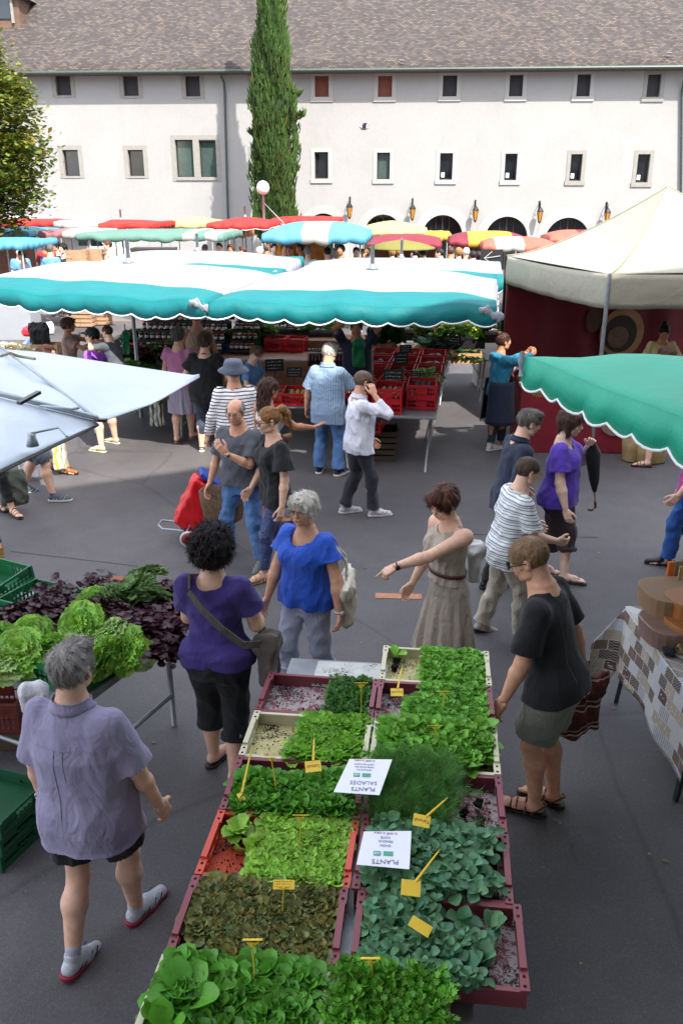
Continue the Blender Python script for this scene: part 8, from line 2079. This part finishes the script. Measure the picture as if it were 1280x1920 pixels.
sheet_sign([(682, 1559), (771, 1558), (767, 1630), (668, 1621)], [.98, .98, .96, .96], 'white paper sign reading PLANTS CHOU FENOUIL upside down', [('PLANTS', .032, -.36, greyP, 0), ('#', 0, -.14, None, .0), ('CHOU', .016, .08, greyP, 0), ('FENOUIL', .016, .20, greyP, 0), ('COTE', .016, .31, greyP, 0), ('0,100€ la pièce', .016, .43, redP_, 0)])
# ------------------------------------------------------------------ lettuce table at the left
la = R(-25); lu = Vector((-math.cos(la), -math.sin(la), 0)); lv = Vector((-math.sin(la), math.cos(la), 0)); LC = Vector((-1.50, 4.27, 0))
def lp(a, b, z=0): p = LC + lu * a + lv * b; return Vector((p.x, p.y, z))
t = empty('lettuce_table', lp(.95, .5), la, 'galvanised table piled with green and red lettuces at the left', 'table')
m = MB(); m.box((0, 0, .76), (1.9, 1.02, .045)); m.build('table_top', steel, t)
for x in (-.9, .88):
 for y in (-.44, .44):
  m = MB(); m.tube([(x, y, .74), (x, y, .66), (x - .03, y, .48), (x - .02, y, .0)], .02, 8); m.build('leg', steel, t, True)
m = MB(); m.tube([(.86, -.44, .25), (.86, .44, .25)], .016, 8); m.tube([(-.92, -.44, .25), (.86, -.44, .25)], .014, 8); m.build('brace', steel, t, True)
lcr = crate(.58, .38, .15, greenP, 'x', 'x')
spots = [(.32, .20, 'green crate of batavia lettuce at the table corner behind the man in lavender'), (.93, .20, 'green crate of lettuce on the near edge, left of the man in lavender'), (1.55, .20, 'green crate of lettuce at the left edge of the picture'), (.32, .74, 'green crate of red lettuce beside the woman in purple'), (.93, .74, 'green crate in the middle of the far row of the lettuce table'), (1.58, .80, 'nearly empty green crate at the far left of the lettuce table')]
for k, (a, b, lab) in enumerate(spots):
 o = lcr if k == 0 else dup(lcr); o.location = lp(a, b, .785 + (.05 if k == 5 else 0)); o.rotation_euler = (0 if k != 5 else R(8), 0, la + R(k * 3 % 5 - 2)); o['label'] = lab; o['group'] = 'green crates on the lettuce table'
def lettuce(kind, seed):
 r = np.random.default_rng(seed)
 if kind in ('green', 'pale'): n, L, T, mt, wd_, tp = 85, .135, (0, 84), LM('batavia_leaf' if kind == 'green' else 'pale_batavia_leaf', '9ccc58' if kind == 'green' else 'bcd98c', .25), 1.05, 'crinkle'
 elif kind == 'red': n, L, T, mt, wd_, tp = 230, .056, (0, 84), leafmat('dark_red_lettuce_leaf', '48222e', .12, .4), 1.1, 'frill'
 else: n, L, T, mt, wd_, tp = 110, .15, (0, 80), LM('frisee_leaf', '86a868', .25), .55, 'frill'
 f = np.linspace(0, 1, n); yaw = np.arange(n) * 2.39996 + r.normal(0, .1, n); tl = R(1) * (T[1] + (T[0] - T[1]) * f + r.normal(0, 6, n)); S = L * (.55 + .5 * f) * r.uniform(.85, 1.15, n)
 if kind == 'red': P = np.stack([r.normal(0, .06, n), r.normal(0, .06, n), r.uniform(.0, .10, n)], 1)
 else: P = np.stack([-.012 * np.sin(yaw), .012 * np.cos(yaw), .04 * (1 - f)], 1)
 tm = leaf_tmpl(tp); V, F = inst(tm, P, yaw, tl, np.stack([S * wd_, S, S], 1), r.normal(0, .2, n))
 tn = tint(n, len(tm[0]), r, .75, 1.2, .06)
 if kind == 'frisee':
  y_ = np.tile(np.array(tm[0])[:, 1], n); tn[:, :3] *= (1.7 - .95 * y_)[:, None]
 if kind in ('green', 'pale'):
  x_ = np.abs(np.tile(np.array(tm[0])[:, 0], n)); tn[:, :3] *= (1.5 - 1.3 * x_)[:, None]
 return V, F, mt, tn
LT = {}
def put(kind, px, py, h, lab, tilt=(0, 0), s=1.0, var=0):
 key = (kind, var)
 if key not in LT:
  V, F, mt, tn = lettuce(kind, 40 + var * 7 + len(kind)); LT[key] = mesh_obj('lettuce', V, F, mt, None, True, tn); o = LT[key]
 else: o = LT[key].copy(); COL.objects.link(o)
 o.location = G(px, py, h); o.rotation_euler = (tilt[0], tilt[1], px * .7 + py); o.scale = (s * .94, s * .94, s * .64); tag(o, lab, 'lettuce', 'lettuces heaped on the left table')
gr = [(40, 1222, .96, (.5, .3), 1.15, 'at the left, showing its open leaves'), (8, 1240, .93, (.2, -.4), 1.1, 'at the left picture edge'), (95, 1212, .94, (.4, .4), 1.0, 'between the left heads and the upright one'), (150, 1170, 1.02, (.9, .2), 1.0, 'standing upright in the middle of the heap'), (205, 1192, .97, (.3, .6), 1.05, 'with a cut stem, right of the upright head'), (190, 1238, .93, (1.9, .3), 1.0, 'turned bottom up behind the man in lavender'), (238, 1220, .93, (.2, .9), 1.05, 'with pale ribs near the table corner'), (262, 1226, .88, (.3, 1.2), .9, 'hanging over the table corner'), (60, 1190, .95, (.6, -.2), .95, 'behind the left head'), (10, 1195, .95, (.5, 0), 1.0, 'high at the left picture edge'), (125, 1225, .93, (.5, .4), .95, 'right behind the hair of the man in lavender'), (178, 1132, .98, (.7, .2), .85, 'yellow green, between the two dark red heaps')]
for i, (x, y, h, tl, s, d_) in enumerate(gr): put('green' if i % 3 != 1 else 'pale', x, y, h, '%s lettuce %s' % ('green' if i % 3 != 1 else 'pale green', d_), tl, s, i % 2)
rd = [(65, 1142, .95, 'at the top left of the heap'), (95, 1150, .96, 'left of the upright green head'), (35, 1172, .92, 'low at the left, by the empty crate'), (75, 1178, .93, 'behind the left green heads'), (112, 1128, .95, 'farthest in the left dark heap'), (215, 1142, .95, 'left of the frisee lettuces'), (235, 1172, .95, 'under the frisee lettuces'), (268, 1182, .94, 'in the middle of the right dark heap'), (300, 1172, .94, 'near the elbow of the woman in purple'), (328, 1150, .93, 'touching the arm of the woman in purple'), (318, 1120, .95, 'behind the woman in purple'), (290, 1205, .90, 'hanging over the right table edge'), (308, 1222, .86, 'lowest, over the table corner'), (270, 1215, .90, 'beside the pale ribbed head'), (195, 1112, .96, 'under the small orange box'), (325, 1185, .90, 'over the green crate rim at the right')]
for i, (x, y, h, d_) in enumerate(rd): put('red', x, y, h, 'dark red lettuce %s' % d_, (R(i * 13 % 30 - 15), R(i * 7 % 30 - 15)), 1.0 + .1 * (i % 3), i % 3)
for i, (x, y, h, tl, s, d_) in enumerate(((255, 1108, 1.02, (.5, .2), 1.15, 'big and pale hearted at the top'), (272, 1082, 1.03, (.3, .3), 1.0, 'farthest and highest'), (222, 1122, 1.0, (.6, -.3), .9, 'smaller, left of the big one'), (285, 1122, .99, (.4, .7), 1.0, 'with long white ribs, near the woman in purple'))): put('frisee', x, y, h, 'frisee lettuce %s' % d_, tl, s, i % 2)
q = G(217, 1086, 1.02); box_thing('small_box', 'small orange brown box at the back of the lettuce heap', 'box', (q.x, q.y, .95), (.12, .08, .08), M('terracotta_card', 'a8603c', .7, .15))
q = G(68, 1284, .96); bag('carrier_bag', 'knotted white plastic bag behind the shoulder of the man in lavender', 'bag', (q.x - .0, q.y - .05, .90), .16, .18, .10, M('white_film'), .2, 21, v=.009)
# green crates stacked on the ground
g0 = crate(.58, .40, .10, M('dark_green_plastic', '0b4a2c', .5, .15), 'x', 'x')
for j in range(3):
 o = g0 if j == 0 else dup(g0); q = G(-34, 1590, 0); o.location = (q.x + .008 * j, q.y + .1, .004 + .112 * j); o.rotation_euler = (0, 0, R(-22 + j)); o['label'] = 'empty green crate on the ground at the left edge, %s of the stack' % ['lowest', 'middle', 'topmost'][j]; o['group'] = 'green crates stacked on the ground'
o = dup(crate(.5, .38, .22, M('brick_red_plastic', '6e2c22', .5, .1), 'brick red crate under the lettuce table at the left edge', 'crates under the lettuce table'));
for nm in [x for x in bpy.data.objects if x.get('label', '').startswith('brick red crate')][:1]:
 for c_ in list(nm.children): bpy.data.objects.remove(c_)
 bpy.data.objects.remove(nm)
o.location = G(-8, 1372, .0); o.location.z = .12; q = o.location; box_thing('low_pallet', 'low dark pallet under the brick red crate', 'pallet', (q.x, q.y, 0), (.6, .45, .115), M('dark_crate_wood'))
# ------------------------------------------------------------------ cheese table at the right
def patch():
 m, nt, b = newmat('patchwork_cloth'); tc = nd(nt, "ShaderNodeTexCoord"); mp = nd(nt, "ShaderNodeMapping"); nt.links.new(tc.outputs['Object'], mp.inputs[0]);
 sx = nd(nt, "ShaderNodeSeparateXYZ"); nt.links.new(mp.outputs[0], sx.inputs[0]); ad = nd(nt, "ShaderNodeMath", operation='ADD'); nt.links.new(sx.outputs[0], ad.inputs[0]); nt.links.new(sx.outputs[1], ad.inputs[1])
 cb = nd(nt, "ShaderNodeCombineXYZ"); nt.links.new(ad.outputs[0], cb.inputs[0]); nt.links.new(sx.outputs[2], cb.inputs[1])
 def brick(w, h, c1, c2, mo_, ms=.02):
  k = nd(nt, "ShaderNodeTexBrick"); nt.links.new(cb.outputs[0], k.inputs[0]); k.inputs['Scale'].default_value = 1; k.inputs['Brick Width'].default_value = w; k.inputs['Row Height'].default_value = h; k.inputs['Mortar Size'].default_value = ms * w; k.inputs['Color1'].default_value = (0, 0, 0, 1); k.inputs['Color2'].default_value = (1, 1, 1, 1); k.inputs['Mortar'].default_value = (.5, .5, .5, 1); k.offset = .45; return k
 B = brick(.11, .085, 0, 1, 0, .03)
 base = ramp(nt, B.outputs[0], [(0, '5f4640'), (.12, 'a89e8c'), (.38, 'b4b8be'), (.60, '8d857a'), (.70, 'bdbcb8'), (.90, '756456')], 'CONSTANT').outputs[0]
 ck = nd(nt, "ShaderNodeTexChecker"); ck.inputs['Scale'].default_value = 90; nt.links.new(cb.outputs[0], ck.inputs[0]); sel = ramp(nt, B.outputs[0], [(0, (0,) * 3), (.60, (1,) * 3), (.72, (0,) * 3)], 'CONSTANT')
 base = mixc(nt, mixc(nt, 1, sel.outputs[0], ck.outputs[1], 'MULTIPLY'), base, '3f2c26')
 wv = nd(nt, "ShaderNodeTexWave"); wv.inputs['Scale'].default_value = 18; wv.inputs['Distortion'].default_value = .4; nt.links.new(cb.outputs[0], wv.inputs[0]); s2 = ramp(nt, B.outputs[0], [(0, (0,) * 3), (.38, (.75,) * 3), (.50, (0,) * 3), (.86, (.5,) * 3)], 'CONSTANT'); w2_ = ramp(nt, wv.outputs[0], [(.72, (0,) * 3), (.78, (1,) * 3)])
 base = mixc(nt, mixc(nt, 1, s2.outputs[0], w2_.outputs[0], 'MULTIPLY'), base, '5f5048')
 vo = nd(nt, "ShaderNodeTexVoronoi"); vo.inputs['Scale'].default_value = 42; nt.links.new(cb.outputs[0], vo.inputs[0]); s3 = ramp(nt, B.outputs[0], [(0, (1,) * 3), (.38, (0,) * 3), (.72, (.8,) * 3), (.86, (0,) * 3)], 'CONSTANT'); v3 = ramp(nt, vo.outputs['Distance'], [(.20, (1,) * 3), (.26, (0,) * 3)])
 base = mixc(nt, mixc(nt, 1, s3.outputs[0], v3.outputs[0], 'MULTIPLY'), base, 'cfc8ba')
 nt.links.new(base, b.inputs['Base Color']); b.inputs['Roughness'].default_value = .45; n = noise(nt, 5, 3); bumpn(nt, b, n.outputs[0], .4, .03); return m
PC_ = patch()
x0_, y1_, y0_ = 2.06, 5.50, 4.28; tw_ = 1.5
t = empty('cheese_table', (x0_ + tw_ / 2, (y0_ + y1_) / 2, 0), R(2), 'table with a patchwork patterned cloth under the green awning at the right', 'table')
hw, hd = tw_ / 2, (y1_ - y0_) / 2
m = MB(); m.box((0, 0, .76), (tw_, hd * 2, .03)); m.build('table_top', wood(), t)
dk_s = M('dark_steel', '2e3b3c', .5, .15, metal=.4)
for x in (-hw + .02, hw - .05):
 for y in (-hd + .10, hd - .02):
  m = MB(); m.bar((x + .05, y * .96, .75), (x - (.02 if x < 0 else -.02), y, 0), .028); m.build('leg', dk_s, t)
 m = MB(); m.bar((x + .03, -hd + .1, .22), (x + .03, hd - .05, .22), .016); m.build('brace', dk_s, t)
m = MB(); dr = .56
m.grid(lambda u, v: (-hw - .012 - .03 * v + .016 * math.sin(u * 13) * v, -hd + 2 * hd * u, .779 - v * (dr - .10 * u + .02 * math.sin(u * 9))), 50, 16)
m.grid(lambda u, v: (-hw + 2 * hw * u, -hd - .012 - .02 * v + .014 * math.sin(u * 13) * v, .779 - v * dr), 40, 12)
m.grid(lambda u, v: (-hw + 2 * hw * u, hd + .012 + .01 * v, .779 - v * .3), 40, 6)
m.grid(lambda u, v: (-hw - .01 + (2 * hw + .02) * u, -hd - .01 + (2 * hd + .02) * v, .7795), 4, 4)
# the loose corner of the cloth hangs as a fold
m.grid(lambda u, v: (-hw - .012 - .20 * u * min(1, v * 1.8) - .02 * v, hd - .02 + .03 * u + .06 * math.sin(u * 3) * v, .779 - v * (.42 + .28 * math.sin(math.pi * min(1, u * .8 + .1))) - .02 * u), 16, 16)
solidify(m.build('cloth', PC_, t, True), .004)
cb1, cb2, wr = M('brown_card', '84674a', .7, .12, 4, .15, 40), M('orange_brown_card', '9a6230', .6, .15, 4, .15, 40), M('wrapped_brown_box', '7e6458', .35, .2, 5, .3, 20)
def cbox(name, lab, px, py, z, w, h, mt, rz_, grp='cheese boxes on the right table'):
 q = G(px, py, z + h); V, F = mold([(rbox(A(0, 0, h / 2), A(w / 2, w / 2, h / 2), .012), 0), (ell(A(0, 0, h * .98), A(w * .45, w * .45, .012)), .03)], .008)
 m = MB(); n = 28; prof_ = [(.97, 0), (.97, h * .70), (1.0, h * .70), (1.0, h), (.96, h + .004)]
 V = []
 for k_, z_ in prof_:
  for i in range(n):
   a = 2 * math.pi * i / n; cx, cy = math.cos(a), math.sin(a); q_ = (abs(cx) ** 3.2 + abs(cy) ** 3.2) ** (-1 / 3.2); V.append((w / 2 * k_ * cx * q_, w / 2 * k_ * cy * q_, z_))
 m.add(V, [(j * n + i, j * n + (i + 1) % n, (j + 1) * n + (i + 1) % n, (j + 1) * n + i) for j in range(4) for i in range(n)] + [tuple(range(4 * n, 5 * n))])
 o = m.build(name, mt); o.location = (q.x, q.y, z); o.rotation_euler = (0, 0, rz_); tag(o, lab, 'box', grp); return o
cbox('cheese_box', 'lower wrapped brown cheese box on the right table', 1262, 1165, .785, .40, .12, wr, .15); cbox('cheese_box', 'upper brown card cheese box on the right table', 1262, 1105, .908, .42, .13, cb1, .1)
cbox('cheese_box', 'lower orange brown cheese box at the right edge', 1290, 1165, .785, .27, .15, cb2, .3); cbox('cheese_box', 'upper orange brown cheese box at the right edge', 1292, 1120, .938, .28, .11, cb2, .2)
cols = [('orange_felt', 'b0702a'), ('green_felt', '2f5a3c'), ('brick_felt', 'a04430'), ('black_felt', '22262c'), ('tan_felt', 'a08458'), ('dark_green_felt', '24463a')]
for k, (px, py) in enumerate(((1228, 1192), (1245, 1200), (1262, 1196), (1250, 1216), (1272, 1212), (1282, 1200))):
 q = G(px, py, .82); V, F = mold([(rbox(A(0, 0, 0), A(.035, .03, .035), .015), 0)], .008, disp=folds(k, .006, .05)); o = mesh_obj('felt_pouch', V, F, M(cols[k][0], cols[k][1], .95, .3, 40, .8, 120), None, True); o.location = (q.x, q.y - .02, .81); o.rotation_euler = (.2 * k, .1, k); tag(o, '%s felt pouch beside the cheese boxes' % cols[k][0].replace('_felt', '').replace('_', ' '), 'pouch', 'felt pouches on the right table')
q = G(1236, 1178, .86); r = np.random.default_rng(5); tm = leaf_tmpl('spoon'); n = 160; V, F = inst(tm, np.stack([r.uniform(-.06, .06, n), r.uniform(-.04, .04, n), r.uniform(0, .03, n)], 1), r.uniform(0, 6.28, n), r.uniform(.2, 1.2, n), r.uniform(.02, .04, n)); o = mesh_obj('dried_herbs', V, F, leafmat('dried_herb', '4a3a24', .1), None, True, tint(n, len(tm[0]), r)); o.location = (q.x, q.y, .84); tag(o, 'dried brown herbs on the edge of the patchwork table', 'herbs', None, 'stuff')
for k, (px, py, c) in enumerate(((1258, 1054, 'c4641c'), (1272, 1052, '8a7a5a'), (1288, 1052, 'c4a42c'))):
 q = G(px, py, 1.12); box_thing('coloured_block', '%s block standing behind the cheese boxes' % ['orange', 'taupe', 'yellow'][k], 'block', (q.x, q.y, .785), (.05, .03, .34), M(['orange_card', 'taupe_card', 'yellow_card'][k], c, .6))
q = G(1268, 1070, 1.08); m = MB(); m.box((0, 0, .04), (.02, .012, .12)); o = m.build('wooden_peg', wood()); o.location = (q.x, q.y - .06, 1.04); tag(o, 'pale wooden peg standing on the upper cheese box', 'peg')
r = np.random.default_rng(77); n = 260; tm = leaf_tmpl('tree'); P = np.stack([r.uniform(-4, 4.5, n), r.uniform(3, 13, n), np.full(n, .006)], 1)
V, F = inst(tm, P, r.uniform(0, 6.28, n), r.normal(0, .15, n), r.uniform(.008, .030, n) * r.choice([.6, 1, 1.3], n)); tn = tint(n, 6, r, .5, 1.6, .3)
tag(mesh_obj('litter', V, F, leafmat('dry_scraps', '7d7458', .1), None, False, tn), 'tiny scraps of leaf and paper trodden on the asphalt', 'litter', None, 'stuff')
